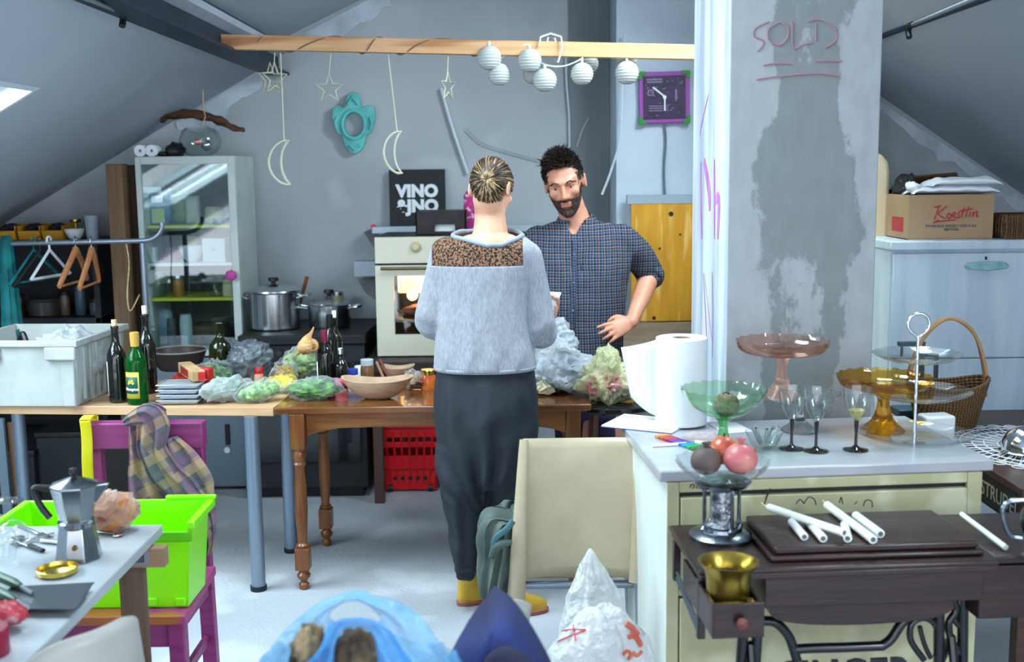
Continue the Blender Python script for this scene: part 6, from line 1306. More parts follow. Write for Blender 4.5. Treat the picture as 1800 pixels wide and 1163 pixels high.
# beard: a lifted skin over jaw, chin and upper lip
hf = fuse(head_geo(True).disp(head_dent), .004, 2)
def bt(c):
    if c.y > -.0 and abs(c.x) < .055: return False
    jaw = c.z < -.040+.055*min(1, max(0, (c.y+.10)/.08)) and c.z > -.118 and c.y < .012 and abs(c.x) > .0
    lip = abs(c.x) < .021 and -.0665 < c.z < -.0455
    mou = abs(c.x) < .031 and -.046 < c.z < -.036 and c.y < -.085
    if abs(c.x) > .0685 or c.y > .004: return False
    return (jaw and not lip and not (c.z > -.034 and abs(c.x) < .056)) or mou
lp_ = shell(hf, lambda c: abs(c.x) < .022 and -.0675 < c.z < -.0445 and c.y < -.085, .0006); lp_.xf(mM).mv(-mo).build('lips', mat('lips', '#9A5850', .5), man, ang=180)
bd = shell(hf, bt, .0038, lambda p: .5*nz(p, 120, 2)+.3*nz(p, 300, 4)+(.9*math.exp(-(p.x/.014)**2) if p.z < -.062 and p.y < -.06 else 0)); bd.xf(mM).mv(-mo).build('beard', mat('beard_hair', '#2A1D19', .75, c2='#5E4238', ns=140, lo=.45, hi=.75, bump=.6, bs=400), man, ang=180)
sc_ = shell(hf, lambda c: c.z > .045+.045*min(1, max(0, (-.005-c.y)/.055)) or (c.z > -.02 and c.y > .035 and abs(c.x) < .071), .0022); sc_.xf(mM).mv(-mo).build('hair_base', hairm, man, ang=180)
g = G()
for k in range(2200):
    th_ = rr.uniform(0, 2*PI); el = rr.uniform(.02, 1.45)
    d = Vector((math.sin(th_)*math.cos(el), math.cos(th_)*math.cos(el), math.sin(el)))   # 0 = back
    p = Vector((d.x*.077, .012+d.y*.095, .035+d.z*.089))
    if p.y < -.035 and p.z < .088: continue
    if abs(p.x) > .06 and p.y < .0 and p.z < .02: continue
    ln = .006+.020*max(0, d.z)**1.5+(.012 if p.y < -.02 and d.z > .6 else 0); t1 = Vector((rr.uniform(-.5, .5)-.25, -.5+rr.uniform(-.4, .4), .25+rr.uniform(-.2, .3))).normalized()
    q1 = p+d*ln*.6+t1*ln*.4; q2 = p+d*ln*.7+t1*ln*1.3; strand(g, [p-d*.004, q1, q2], .0019)
for k in range(1000):
    th_ = rr.uniform(-2.3, 2.3); el = rr.uniform(-.75, .3); d = Vector((math.sin(th_)*math.cos(el), math.cos(th_)*math.cos(el), math.sin(el))); p = Vector((d.x*.077, .012+d.y*.095, .035+d.z*.089))
    if p.z < -.035 or (p.y < .02 and p.z < .035 and abs(p.x) > .06 and p.z < .03): continue
    strand(g, [p-d*.003, p+d*.003, p+d*.004+Vector((0, .004, -.012))], .0017)
g.xf(mM).mv(-mo).build('hair', hairm, man, ang=180)
# shirt
g = G(); sr_ = body_rings([(388, 978, 1052, YM+.04, .068), (396, 955, 1082, YM+.035, .085), (412, 932, 1104, YM+.03, .105), (440, 922, 1112, YM+.02, .125), (480, 928, 1106, YM+.0, .14), (530, 934, 1098, YM-.01, .145), (580, 935, 1095, YM-.01, .15), (620, 936, 1094, YM-.01, .155), (655, 938, 1092, YM-.01, .16)])
g.loft(sr_)
cf_ = elR.lerp(wrR, .07)
limb(g, [shR+Vector((-.016, 0, -.012)), shR.lerp(elR, .5), elR, cf_], [.070, .074, .066, .062]); limb(g, [shL+Vector((.016, 0, -.012)), shL.lerp(elL, .5), elL, elL.lerp(wrL, .1)], [.070, .074, .066, .06])
def shirt_f(p):
    f = .012*nz(Vector((p.x*2.2, p.y*2, p.z*.8)), 4, 2)+.006*nz(Vector((p.x*1.5, p.y*2, p.z)), 13, 5)
    for c, r in ((elR, .09), (elL, .09)):
        d = (p-c).length
        if d < r: f += .006*math.sin(p.z*150+p.x*60)*(1-d/r)
    return p+Vector((0, -f*1.3, 0))+Vector((f*.5*(1 if p.x > mo.x else -1), 0, 0))
sh = fuse(g, .009, 5, shirt_f)
# open neck: drop the faces over the throat
nkc = P(1010, 392, YM-.06)
def neck_open(c): return (c.z > P(1000, 396, YM).z and math.hypot(c.x-nkc.x, c.y-YM-.04) < .085) or ((c.z > nkc.z-.05) and abs(c.x-nkc.x+.004) < .010+(c.z-(nkc.z-.05))*.6 and c.y < YM)
sh = cut(cut(cut(sh, (nkc.x-.014, 0, nkc.z-.05), (1, 0, .6)), (nkc.x+.006, 0, nkc.z-.05), (1, 0, -.6)), (0, 0, P(1000, 396, YM).z), (0, 0, 1)); _, sh = split(sh, neck_open)
pm = plaid('shirt_check', '#121D30', '#56667F', '#857672', .0255, .24, .12)
shirt = sh.mv(-mo).build('shirt', pm, man, ang=180, solid=.002)
# collar wings, placket, rolled cuff, buttons
def fp(px, py, dy=0): return P(px, py, YM-.13+dy)-mo
cc = P(1013, 391, YM+.045)-mo; cT = Matrix.Rotation(R(8), 4, 'X') @ Matrix.Rotation(R(-3), 4, 'Y')
def collar(u, v):
    a = R(-152+304*u); fr_ = max(0, abs(a)-R(95))/R(57); ct_ = math.cos(a); st_ = math.sin(a)
    lv = ((.066, -.012), (.064, .026), (.070, .036), (.084, .026), (.106+.012*fr_, -.012-.050*fr_**1.5))
    k = v*4; i = min(3, int(k)); f = k-i; r = lv[i][0]*(1-f)+lv[i+1][0]*f; z = lv[i][1]*(1-f)+lv[i+1][1]*f
    return cc+cT @ Vector((r*st_, r*ct_*1.05-.012*fr_, z-.012*fr_))
G().grid(collar, 40, 8).build('collar', pm, man, solid=.003, ang=180)
pk = [Vector((fp(1011-i*1.0, 424+i*24, 0).x, 0, fp(1008, 424+i*24, 0).z)) for i in range(9)]
from mathutils.bvhtree import BVHTree
bv = BVHTree.FromPolygons([tuple(v) for v in sh.v], sh.f)
def onshirt(p):
    h = bv.ray_cast(Vector((p.x, -1.2, p.z)), Vector((0, 1, 0))); return h[0] if h[0] else Vector((p.x, -.15, p.z))
pl_ = [onshirt(p) for p in pk]; A_ = smoothline([q+Vector((-.013, -.004, 0)) for q in pl_], 3); B_ = smoothline([q+Vector((.013, -.004, 0)) for q in pl_], 3); n = len(A_)
G().add(A_+B_, [(i, i+1, n+i+1, n+i) for i in range(n-1)]).build('placket', plaid('placket_check', '#18263C', '#4E5E78', '#77686E', .0235, .25, .12), man, solid=.002)
for q in pl_[1::2]: G().ell(q+Vector((0, -.007, 0)), .0042, .002, .0042, n=10, m=6).build('button', mat('button_blue', '#6A7890', .4), man)
ax = (wrR-elR).normalized(); c1 = elR.lerp(wrR, .03)-mo; G().tube([c1-ax*.018, c1-ax*.012, c1+ax*.014, c1+ax*.018], [.060, .068, .068, .060], 24).build('rolled_cuff', pm, man, bevel=.004)
# trousers and shoes
g = G(); g.loft(body_rings([(640, 950, 1088, YM+.01, .13), (690, 948, 1092, YM+.02, .13), (730, 950, 1094, YM+.02, .13)]))
for xx in (1003, 1060):
    a = P(xx, 715, YM+.02); limb(g, [a, Vector((a.x, YM+.0, .5)), Vector((a.x, YM+.03, .1))], [.10, .08, .065])
fuse(g, .012, 4, lambda p: p+Vector((0, .008*nz(Vector((p.x, p.y, p.z*.5)), 14, 8), 0))).mv(-mo).build('trousers', mat('dark_violet_cloth', '#231C40', .85, c2='#1A1630', ns=8), man, ang=180)
for xx in (1003, 1060):
    a = P(xx, 715, YM); G().loft([ring(a.x, YM+.06+y, z, rx, ry) for z, rx, ry, y in ((0, .05, .13, -.08), (.03, .05, .13, -.08), (.06, .045, .10, -.05), (.10, .042, .055, 0))]).mv(-mo).build('shoe', M['black'], man)

# ======== the woman ========
YW = 4.20
wo_ = thing('person', 'woman seen from behind in a grey sweater with leopard yoke', 'person', (P(855, 800, YW).x, YW, 0)); wo = Vector(wo_.location)
# head turned away: the face looks to +y, a little right and down
hM = Matrix.Translation(P(865, 337, YW+.035)) @ Matrix.Rotation(R(180-22), 4, 'Z') @ Matrix.Rotation(R(20), 4, 'X') @ Matrix.Scale(.97, 4)
h2 = head_geo(False).disp(head_dent).xf(hM)
g = G(); g.add(h2.v, h2.f); n0 = P(862, 412, YW+.01); hc = hM @ Vector((0, .03, -.04))
limb(g, [hc, P(861, 375, YW+.02), n0, n0+Vector((0, 0, -.06))], [.056, .056, .066, .08], 24)
g.loft(body_rings([(412, 822, 900, YW, .06), (430, 785, 925, YW, .075), (470, 775, 925, YW, .09), (560, 782, 912, YW, .09), (640, 775, 930, YW, .11), (760, 780, 930, YW, .12)]))
sL = P(780, 448, YW); eL = P(760, 565, YW+.02); wL = P(800, 560, YW+.26); sR = P(930, 455, YW); eR = P(950, 582, YW+.04); wR = P(958, 568, YW+.27)
for a, b, c in ((sL, eL, wL), (sR, eR, wR)): limb(g, [a, b], [.046, .038]); limb(g, [b, c], [.038, .024])
hh_ = P(972, 552, YW+.22)
k1 = hand_geo((.7, .75, .8, .85), .9, .92, 1).xf(frame_m(wR, Vector((.35, -.05, .8)), Vector((.8, .5, .1)))); g.add(k1.v, k1.f)
k2 = hand_geo((.6, .65, .7, .75), .9, .92, -1).xf(frame_m(wL, Vector((.4, .3, .5)), Vector((-.6, .5, .1)))); g.add(k2.v, k2.f)
footL = PZ(812, 1066, 0); footR = PZ(878, 1078, 0)
kL = P(812, 880, YW-.02); kR = P(885, 880, YW)
limb(g, [P(820, 760, YW), kL, Vector((footL.x+.03, footL.y+.05, .10))], [.066, .048, .036]); limb(g, [P(890, 760, YW), kR, Vector((footR.x+.02, footR.y+.05, .10))], [.066, .048, .036])
fuse(g, .0055, 3).mv(-wo).build('body', mat('skin_fair', '#D8A88C', .5, c2='#C8947A', ns=12, lo=.4, hi=.8), wo_, ang=180)
# hair: strands drawn back to a knot, tail fanned over the nape
hb = mat('hair_brown', '#2E2017', .4, coat=.2); hm_ = mat('hair_mid', '#54402C', .4, coat=.2); hl = mat('hair_blond', '#A88C62', .4, coat=.2); hdk = mat('hair_dark', '#1E1614', .45)
hI = hM.inverted(); K = hI @ P(856, 313, YW-.08); kd = Vector((K.x/.076, (K.y-.012)/.098, (K.z-.035)/.092)).normalized()
def surf(d, lift=0): return Vector((d.x*(.0735+lift), .012+d.y*(.098+lift), .033+d.z*(.092+lift)))
gs = [G() for _ in range(4)]
cap_ = G().ell((0, .012, .033), .0735, .098, .092, n=36, m=24)
_, cap_ = split(cap_, lambda c: c.y < -.055 and c.z < .10 or c.z < -.045 or (c.y < .035 and c.z < .03))
cap_.xf(hM).mv(-wo).build('hair_base', hdk, wo_, solid=.004)
tc_ = kd.cross(Vector((0, 0, 1))).normalized(); tu = tc_.cross(kd).normalized(); tu = tu if tu.z > 0 else -tu
for k in range(620):
    a = rr.uniform(0, 2*PI); far = rr.uniform(1.0, 1.95); dd = tc_*math.cos(a)+tu*math.sin(a); pts = []
    for i in range(7):
        f = i/6; an = .12+far*(1-f)**1.0*(1)+0; d = kd*math.cos(an)+dd*math.sin(an); q = surf(d, .002+.007*f+rr.uniform(0, .003))
        pts.append(q)
    end = pts[0]
    if end.y < -.075 or (end.z < -.055) or (end.y < .03 and end.z < .02): continue
    w = rr.random(); gi = 0 if w < .42 else 1 if w < .72 else 2 if w < .86 else 3; strand(gs[gi], pts, rr.uniform(.0016, .0030))
for k in range(420):   # the tail below the knot
    a = rr.gauss(0, .55); side = max(-1.15, min(1.15, a)); far = rr.uniform(.75, 1.22)*(1-.18*abs(side)); pts = []
    for i in range(7):
        f = i/6; an = .02+far*f; dd = (-tu*math.cos(side)+tc_*math.sin(side)); d = kd*math.cos(an)+dd*math.sin(an); q = surf(d, .012+.022*math.sin(PI*min(1, f*.9+.1))*rr.uniform(.6, 1)); pts.append(q)
    w = rr.random(); gi = 0 if w < .25 else 1 if w < .55 else 2 if w < .88 else 3; strand(gs[gi], pts, rr.uniform(.0018, .0034))
for k in range(160):   # the knot itself
    a = rr.uniform(0, 2*PI); dd = tc_*math.cos(a)+tu*math.sin(a); pts = [surf((kd*math.cos(an)+dd*math.sin(an)), l_) for an, l_ in ((.34, .006), (.26, .020), (.14, .028), (.03, .020))]; gi = rr.choice((0, 1, 2, 2)); strand(gs[gi], pts, .0028)
for q, m in zip(gs, (hb, hm_, hl, hdk)): q.xf(hM).mv(-wo).build('hair', m, wo_, ang=180)
# sweater
g = G(); g.loft(body_rings([(405, 808, 906, YW+.03, .060), (413, 795, 917, YW+.02, .085), (424, 778, 932, YW+.01, .100), (438, 765, 944, YW+.005, .108), (465, 764, 938, YW, .115), (520, 770, 928, YW, .12), (580, 768, 930, YW, .13), (615, 764, 938, YW, .138), (646, 763, 943, YW, .142)]))
limb(g, [sL+Vector((.01, 0, .006)), sL.lerp(eL, .5), eL+Vector((-.004, 0, 0)), eL.lerp(wL, .5), wL], [.060, .058, .062, .052, .036])
limb(g, [sR+Vector((-.01, 0, .006)), sR.lerp(eR, .5), eR, eR.lerp(wR, .5), wR], [.060, .058, .062, .052, .036])
zc_ = P(862, 414, YW-.1).z
def sw_f(p):
    f = .007*nz(Vector((p.x*2.4, p.y*2, p.z*.7)), 5, 3)+.0035*nz(Vector((p.x*2.5, p.y, p.z*1.0)), 12, 6)
    for c, s in ((eL, 1), (eR, -1)):
        d = (p-c).length
        if d < .13: f += .005*math.sin((p.z*70+p.x*s*50+p.y*30))*(1-d/.13)
    hem = max(0, 1-abs(p.z-P(850, 622, YW).z)/.06); f += .004*math.sin(p.x*70)*hem
    return p+Vector((0, f*1.2*(-1 if p.y < YW else 1), 0))
sw_ = fuse(g, .008, 4, sw_f)
from mathutils.bvhtree import BVHTree
nc = P(857, 405, YW); bw_ = BVHTree.FromPolygons([tuple(v) for v in sw_.v], sw_.f); cl = []
for i in range(48):
    a = 2*PI*i/48; x = nc.x+.128*math.cos(a); y = YW+.0+.094*math.sin(a); h = bw_.ray_cast(Vector((x, y, 2.2)), Vector((0, 0, -1))); cl.append((h[0] or Vector((x, y, 1.4)))+Vector((0, 0, .001)))
_, sw_ = split(sw_, lambda c: ((c.x-nc.x)/.126)**2+((c.y-YW)/.092)**2 < 1 and c.z > 1.2)
yl = P(840, 468, YW-.1).z
sw_ = cut(cut(cut(cut(sw_, (0, 0, yl), (0, 0, 1)), (P(758, 460, YW-.09).x, 0, 0), (1, 0, 0)), (P(919, 460, YW-.09).x, 0, 0), (1, 0, 0)), (0, YW+.03, 0), (0, 1, 0))
def isyoke(c): return c.y < YW+.03 and c.z > yl and c.x > P(758, 460, YW-.09).x and c.x < P(919, 460, YW-.09).x-(0)
yk, bd_ = split(sw_, isyoke)
swm = mat('grey_marl', '#989CA4', .95, c2='#848992', ns=90, lo=.35, hi=.65, bump=.25, bs=300, stretch=(1.6, 1.6, .5), sheen=.2)
sweater = bd_.mv(-wo).build('sweater', swm, wo_, ang=180, solid=.003)
yk.mv(-wo).build('yoke', mat('leopard', '#1A100B', .9, c2='#82604A', ns=140, kind='noise', lo=.44, hi=.56, det=2, bump=.2, bs=90), sweater, ang=180, solid=.0036)
# neckband lying on the shoulders, hem band
G().tube(cl, .009, 10, loop=True).mv(-wo).build('neckband', mat('neckband_grey', '#8A93A0', .9), sweater)
hb_ = P(850, 645, YW).z; G().loft([ring(P(853, 645, YW).x, YW, z, rx, ry, 40) for z, rx, ry in ((hb_-.004, .190, .140), (hb_+.01, .192, .142))], caps=False).mv(-wo).build('hem_band', swm, sweater, solid=.004)
# trousers: low crotch, gathered folds
tr_ = G(); tr_.loft(body_rings([(640, 772, 936, YW, .12), (655, 766, 941, YW, .13), (700, 764, 945, YW, .15), (750, 765, 945, YW, .155), (800, 771, 940, YW, .15), (832, 774, 934, YW, .14), (850, 784, 926, YW, .11)], n=40))
def legr(items): return body_rings(items, 28)
tr_.loft(legr([(780, 766, 862, YW, .13), (830, 770, 858, YW-.01, .12), (880, 777, 852, YW-.01, .105), (920, 787, 846, YW-.01, .09), (960, 791, 841, YW-.015, .075), (995, 797, 838, YW-.02, .06), (1008, 803, 837, YW-.02, .05), (1014, 804, 836, YW-.02, .045)]))
tr_.loft(legr([(780, 850, 942, YW, .13), (830, 850, 935, YW+.0, .12), (880, 853, 925, YW+.02, .10), (920, 857, 917, YW+.02, .09), (960, 859, 909, YW+.01, .075), (1000, 861, 904, YW, .06), (1030, 862, 902, YW-.02, .055), (1052, 864, 900, YW-.02, .05)]))
xc = P(848, 855, YW)
def tro_f(p):
    dx = p.x-xc.x; dz = p.z-xc.z; f = 0
    if True:   # folds running down and inwards to the low crotch
        a = math.atan2(dx, dz+.12); rad_ = math.hypot(dx, dz+.12); wt_ = min(1, max(0, (dz+.10)/.16)); f += wt_*max(.3, 1-abs(dx)/.2)*.019*math.sin(a*17+2*nz((dx, dz, 0), 6))*min(1, max(0, (.58-rad_)/.3))*min(1, rad_/.1)
    f += (1-wt_)*(.005*math.sin(p.z*30+dx*60+3*nz(p, 5, 2))+.005*math.sin(dx*110+3*nz(p, 4, 1)))
    f += .008*nz(Vector((p.x*3, p.y*2, p.z)), 7, 4)
    cu = max(0, 1-abs(p.z-P(820, 1000, YW).z)/.06); f += .006*math.sin(p.z*190)*cu
    n = Vector((dx*.4, p.y-YW, 0)); n = n.normalized() if n.length else n
    return p+n*f
fuse(tr_, .0085, 4, tro_f).mv(-wo).build('trousers', mat('slate_jersey', '#1A212A', .75, c2='#20272F', ns=14, bump=.1, bs=80), wo_, ang=180)
# ankle boots
bm_ = mat('mustard_suede', '#C8A23A', .85, c2='#B08A2A', ns=9, bump=.2, bs=60); so = mat('boot_sole', '#9A5A50', .7)
def boot(heel, toe, zt_=.15):
    heel = Vector(heel); toe = Vector(toe); d = toe-heel; L_ = d.length; an = math.atan2(d.y, d.x); Mx = Matrix.Translation((heel.x, heel.y, 0)) @ Matrix.Rotation(an, 4, 'Z')
    def foot_ring(z, x0, x1, w): return [Mx @ Vector((((x0+x1)/2+(x1-x0)/2*math.cos(2*PI*k/32)), w*math.sin(2*PI*k/32)*(1 if math.cos(2*PI*k/32) < .3 else .95), z)) for k in range(32)]
    sl_ = G().loft([foot_ring(0, -.008, L_, .043), foot_ring(.018, -.010, L_+.003, .045)]).mv(-wo).build('sole', so, wo_, bevel=.003)
    up = G(); up.loft([foot_ring(.018, -.004, L_-.004, .041), foot_ring(.04, -.006, L_-.006, .042), foot_ring(.058, -.004, L_-.03, .039), foot_ring(.075, -.002, L_*.62, .036), foot_ring(.095, .0, L_*.5, .035), foot_ring(.12, -.002, L_*.46, .038), foot_ring(zt_, -.006, L_*.47, .042), foot_ring(zt_+.004, 0, L_*.45, .036)])
    up.disp(lambda p: p+Vector((.003*nz(p, 30, 1), .003*nz(p, 30, 2), 0))).mv(-wo).build('boot', bm_, wo_, ang=60)
boot(PZ(807, 1064, 0), PZ(807, 1064, 0)+Vector((.19, .13, 0))); boot(PZ(872, 1080, 0), PZ(872, 1080, 0)+Vector((.20, .03, 0)), .12)
# the paper in her hand
q = [P(954, 512, YW+.22), P(987, 514, YW+.26), P(968, 560, YW+.20), P(940, 560, YW+.16)]; c = q[0].copy()
pg = G().grid(lambda u, v: (q[0].lerp(q[1], u)).lerp(q[3].lerp(q[2], u), v)+Vector((0, .006*math.sin(PI*u), 0))-c, 6, 6); tag(pg.build('paper_note', M['paper'], None, solid=.001), 'white paper note held in the woman\'s right hand', 'paper', loc=c)
# ---------------- beige chair with a jacket ----------------
bp_ = mat('beige_plastic', '#B3A68C', .4, c2='#A89B82', ns=5, bump=.04)
BYc = 3.32
tl_, tr2, bl_, br_ = P(921, 771, BYc), P(1124, 768, BYc), P(905, 1022, BYc-.05), P(1126, 1020, BYc-.05)
bc_ = thing('beige_chair', 'beige plastic chair seen from behind, on grey tube legs', 'chair', (tl_.x+.17, BYc+.18, 0)); bo = Vector(bc_.location)
def back(u, v):
    p = bl_.lerp(br_, u).lerp(tl_.lerp(tr2, u), v); e = 1-(2*u-1)**2
    return p+Vector((0, .045*e*(.6+.4*v), -.010*e*v+.012*e*(1-v)))-bo
G().grid(back, 20, 14).build('backrest', bp_, bc_, solid=.012, ang=180)
for s, top, bot in ((-1, tl_, P(907, 1056, BYc-.07)), (1, tr2, P(1122, 1022, BYc-.07))):
    k = smoothline([tuple(top-bo+Vector((0, .0, -.002))), tuple(top.lerp(bot, .5)-bo+Vector((0, -.012, 0))), tuple(bot-bo)], 5); G().tube(k, [.010+.012*i/(len(k)-1) for i in range(len(k))], 12, flat=1.3).build('back_stile', bp_, bc_)
    G().tube([k[-1], (k[-1][0]+s*.012, k[-1][1]-.03, .012-0)], .0125, 12).build('rear_leg', M['grey_metal'], bc_); G().cyl((k[-1][0]+s*.012, k[-1][1]-.03, 0), (k[-1][0]+s*.012, k[-1][1]-.03, .03), .016).build('foot_cap', M['black'], bc_)
    f = Vector((s*.185-.01, .20, 0)); G().tube([f+Vector((0, 0, .44)), f+Vector((s*.02, .03, .01))], .0125, 12).build('front_leg', M['grey_metal'], bc_)
G().grid(lambda u, v: Vector((-.19+.38*u, -.19+.42*v, .455-.012*math.sin(PI*u)*math.sin(PI*v)-.02*max(0, v-.85)/.15)), 12, 12).build('seat', bp_, bc_, solid=.014, ang=180)
for y_ in (-.2, .2): G().tube([(-.19, y_, .43), (.19, y_, .43)], .012, 10).build('seat_frame', M['grey_metal'], bc_)
# jacket slung over the left side of the seat
jk = mat('jacket_green', '#46544F', .75, c2='#58665F', ns=5, bump=.15); jt = mat('jacket_teal', '#3E6A70', .8)
t = thing('jacket', 'grey green jacket with teal lining slung on the beige chair', 'jacket', P(885, 1068, BYc)*Vector((1, 1, 0))+Vector((0, 0, .02))); jo = Vector(t.location)
path = [(P(915, 905, BYc+.10), .10, .03), (P(890, 900, BYc+.06), .10, .05), (P(878, 930, BYc+.03), .09, .055), (P(876, 970, BYc+.02), .085, .05), (P(872, 1010, BYc+.02), .10, .045), (P(873, 1040, BYc+.02), .085, .04), (P(884, 1066, BYc+.0), .03, .02)]
raw = [tuple(p-jo)+(a, b) for p, a, b in path]; rings = []
for i, q in enumerate(smoothline(raw, 5)):
    rings.append([Vector((q[0]+q[4]*(1+.22*math.sin(9*an+i*.25))*math.cos(an)*1.1, q[1]+q[3]*(1+.16*math.sin(11*an+i*.2))*math.sin(an), q[2]+.008*math.sin(5*an))) for an in [2*PI*k/72 for k in range(72)]])
g = G().loft(rings); g.disp(lambda p: p+Vector((.008*nz(p, 12, 1), .008*nz(p, 12, 2), .008*nz(p, 12, 3)))); g.build('jacket_body', jk, t, ang=180)
g = G(); k = smoothline([P(868, 965, BYc-.07)-jo, P(872, 945, BYc-.08)-jo, P(890, 930, BYc-.085)-jo, P(902, 915, BYc-.08)-jo], 5); g.tube(k, [.007]*len(k), 16, flat=1.4); g.build('lining', jt, t)
g = G(); k = smoothline([P(862, 980, BYc-.06)-jo, P(876, 958, BYc-.08)-jo, P(900, 952, BYc-.085)-jo], 5); g.tube(k, [.006+.007*math.sin(PI*i/(len(k)-1)) for i in range(len(k))], 16, flat=1.1).build('collar_fold', jk, t)
t = thing('crumpled_cloth', 'pale crumpled cloth on the floor behind the jacket', 'cloth', PZ(842, 990, 0)); crumple(G().ell((0, 0, .05), .06, .05, .05, n=36, m=20), .03, 14, 7, zmin=0).build('cloth_body', mat('pale_cloth', '#B8B6B4', .8), t, ang=180)
# white carrier bags beside it
q = PZ(1045, 1230, .0); q = Vector((P(1058, 1100, 2.98).x, 2.98, 0)); bagw = film('bag_white', '#E2E4E6', .66, .3)
t = thing('carrier_bag', 'tall white carrier bag standing behind, peaked at the top', 'bag', q)
def cone_bag(rx, ry, H_, peak, seed, lean=0, pw=.9):
    rings = []
    for i in range(41):
        f = i/40; z = H_*f; w = (1-.08*math.sin(PI*f*1.2)) if f < .45 else max(.03, (1-((f-.45)/.55)**pw)*.93+.03); ring_ = []
        for k in range(80):
            a = 2*PI*k/80; pl_ = 1+.10*math.sin(7*a+seed)*f+.05*math.sin(15*a+seed*2+3*f)*f+.05*nz((math.cos(a)*1.5, math.sin(a)*1.5, f*3), 2, seed); ring_.append(Vector((rx*w*pl_*math.cos(a)+lean*f*f+peak*max(0, f-.4), ry*w*pl_*math.sin(a), z)))
        rings.append(ring_)
    return G().loft(rings)
zt_ = P(1032, 966, 2.98).z
crumple(cone_bag(.120, .09, zt_, -.055, 1, 0, 1.8), .012, 9, 2, zmin=0.001).build('bag_film', bagw, t, ang=180)
redm = mat('red_print', '#C2202C', .5); orm = mat('salmon_print', '#C96A54', .6)
t2 = thing('carrier_bag', 'low white carrier bag with red scribbles in front', 'bag', (P(1040, 1150, 2.72).x, 2.70, 0)); z2_ = P(1060, 1064, 2.70).z; b2 = cone_bag(.145, .11, z2_, .02, 4, 0, 5).disp(lambda p: p+Vector((0, 0, .22*p.x*(p.z/z2_)**2))); b2 = crumple(b2, .020, 8, 5, zmin=.001); gv = BVHTree.FromPolygons([tuple(v) for v in b2.v], b2.f); bb = b2.build('bag_film', bagw, t2, ang=180)
to = Vector(t2.location)
def onbag(px, py):
    o_ = Vector((0, 0, CH))-to; h = gv.ray_cast(o_, _dir(px, py).normalized()); return (h[0]-_dir(px, py).normalized()*.002) if h[0] else None
for ln, m, w in (([(985, 1110), (1000, 1106), (1030, 1106)], redm, .0022), ([(1008, 1098), (1010, 1112), (1012, 1126)], redm, .0022), ([(980, 1127), (1005, 1116), (1028, 1108)], redm, .0022), ([(968, 1118), (962, 1135), (958, 1150)], redm, .0016), ([(975, 1092), (985, 1100)], redm, .0022), ([(1095, 1150), (1102, 1144), (1110, 1150), (1104, 1158)], orm, .006), ([(1112, 1146), (1120, 1152), (1128, 1145)], orm, .006), ([(1100, 1095), (1112, 1104), (1118, 1118)], orm, .010), ([(1108, 1112), (1120, 1122), (1126, 1134)], orm, .010), ([(1104, 1120), (1122, 1110)], orm, .008)):
    pts = [onbag(*p) for p in smoothline(ln, 4)]; pts = [p for p in pts if p]
    if len(pts) > 1: G().tube(pts, w*.8, 6).build('print_mark', m, bb)

# ---------------- foreground chairs: jacket and blue bag ----------------
wpl = mat('white_plastic', '#9C9B96', .4)
def shellchair(loc, rz, lb, w=.42, back_h=.84):
    t = thing('white_chair', lb, 'chair', loc, rz)
    def bk_(u, v):
        e = 1-(2*u-1)**2; top = 1-.10*abs(2*u-1)**4; return Vector((-w/2+w*u, -.02+.05*e-.05*v, .46+(back_h-.46)*v*top))
    G().grid(bk_, 20, 14).build('backrest', wpl, t, solid=.012, ang=180)
    G().grid(lambda u, v: Vector((-w/2+w*u, .0+.40*v, .455-.012*math.sin(PI*u)*math.sin(PI*v))), 12, 12).build('seat', wpl, t, solid=.014, ang=180)
    for x in (-w/2+.02, w/2-.02):
        for y in (.02, .38): G().cyl((x, y, 0), (x*.95, y, .45), .012).build('leg', M['grey_metal'], t)
    return t
# chair at the table's near corner, bottom left
zb = .80; f1_, f0_ = PZ(258, 1068, zb), PZ(68, 1142, zb); an = math.atan2(f1_.y-f0_.y, f1_.x-f0_.x); wv = (f1_-f0_).length; mid = (f0_+f1_)/2
t = shellchair((mid.x+math.sin(an)*.03, mid.y-math.cos(an)*.03, 0), an+PI, 'greyish white plastic chair at the near end of the white table', wv, zb)
# chair under the navy jacket
jx = P(865, 1100, 2.1).x; t = shellchair((jx-.03, 2.12, 0), R(78), 'white chair hidden beneath the navy jacket', .36, P(845, 1076, 2.1).z-.02)
t = thing('navy_jacket', 'navy blue jacket hung over a white chair back', 'jacket', (jx, 2.06, 0)); nv = mat('navy', '#141B45', .8, c2='#1C2A66', ns=6, lo=.4, hi=.7); zt_ = P(858, 1066, 2.06).z+.012
rings = []
for i in range(26):
    f = i/25; w = .012+.165*f**.5; d = .12+.06*f; ring_ = []
    for k in range(72):
        a = 2*PI*k/72; r_ = 1+.10*math.sin(6*a+1)*f+.05*math.sin(13*a+i*.15)*f; ring_.append(Vector((w*r_*math.cos(a)+.02*f, d*r_*math.sin(a), zt_-.42*f-.02*(1-math.cos(a))*(1-f))))
    rings.append(ring_)
G().loft(rings).build('jacket_body', nv, t, ang=180)
k = smoothline([(.03, -.10, zt_-.16), (.0, -.13, zt_-.09), (.03, -.145, zt_-.05), (.075, -.14, zt_-.10), (.105, -.12, zt_-.2)], 5); G().tube(k, .022, 10).build('sleeve_fold', mat('navy_dark', '#10122E', .8), t)
G().tube([(.035, -.155, zt_-.11), (.033, -.158, zt_-.2)], .009, 8).build('pale_drawcord', mat('cord_cream', '#C9C6B0', .7), t)
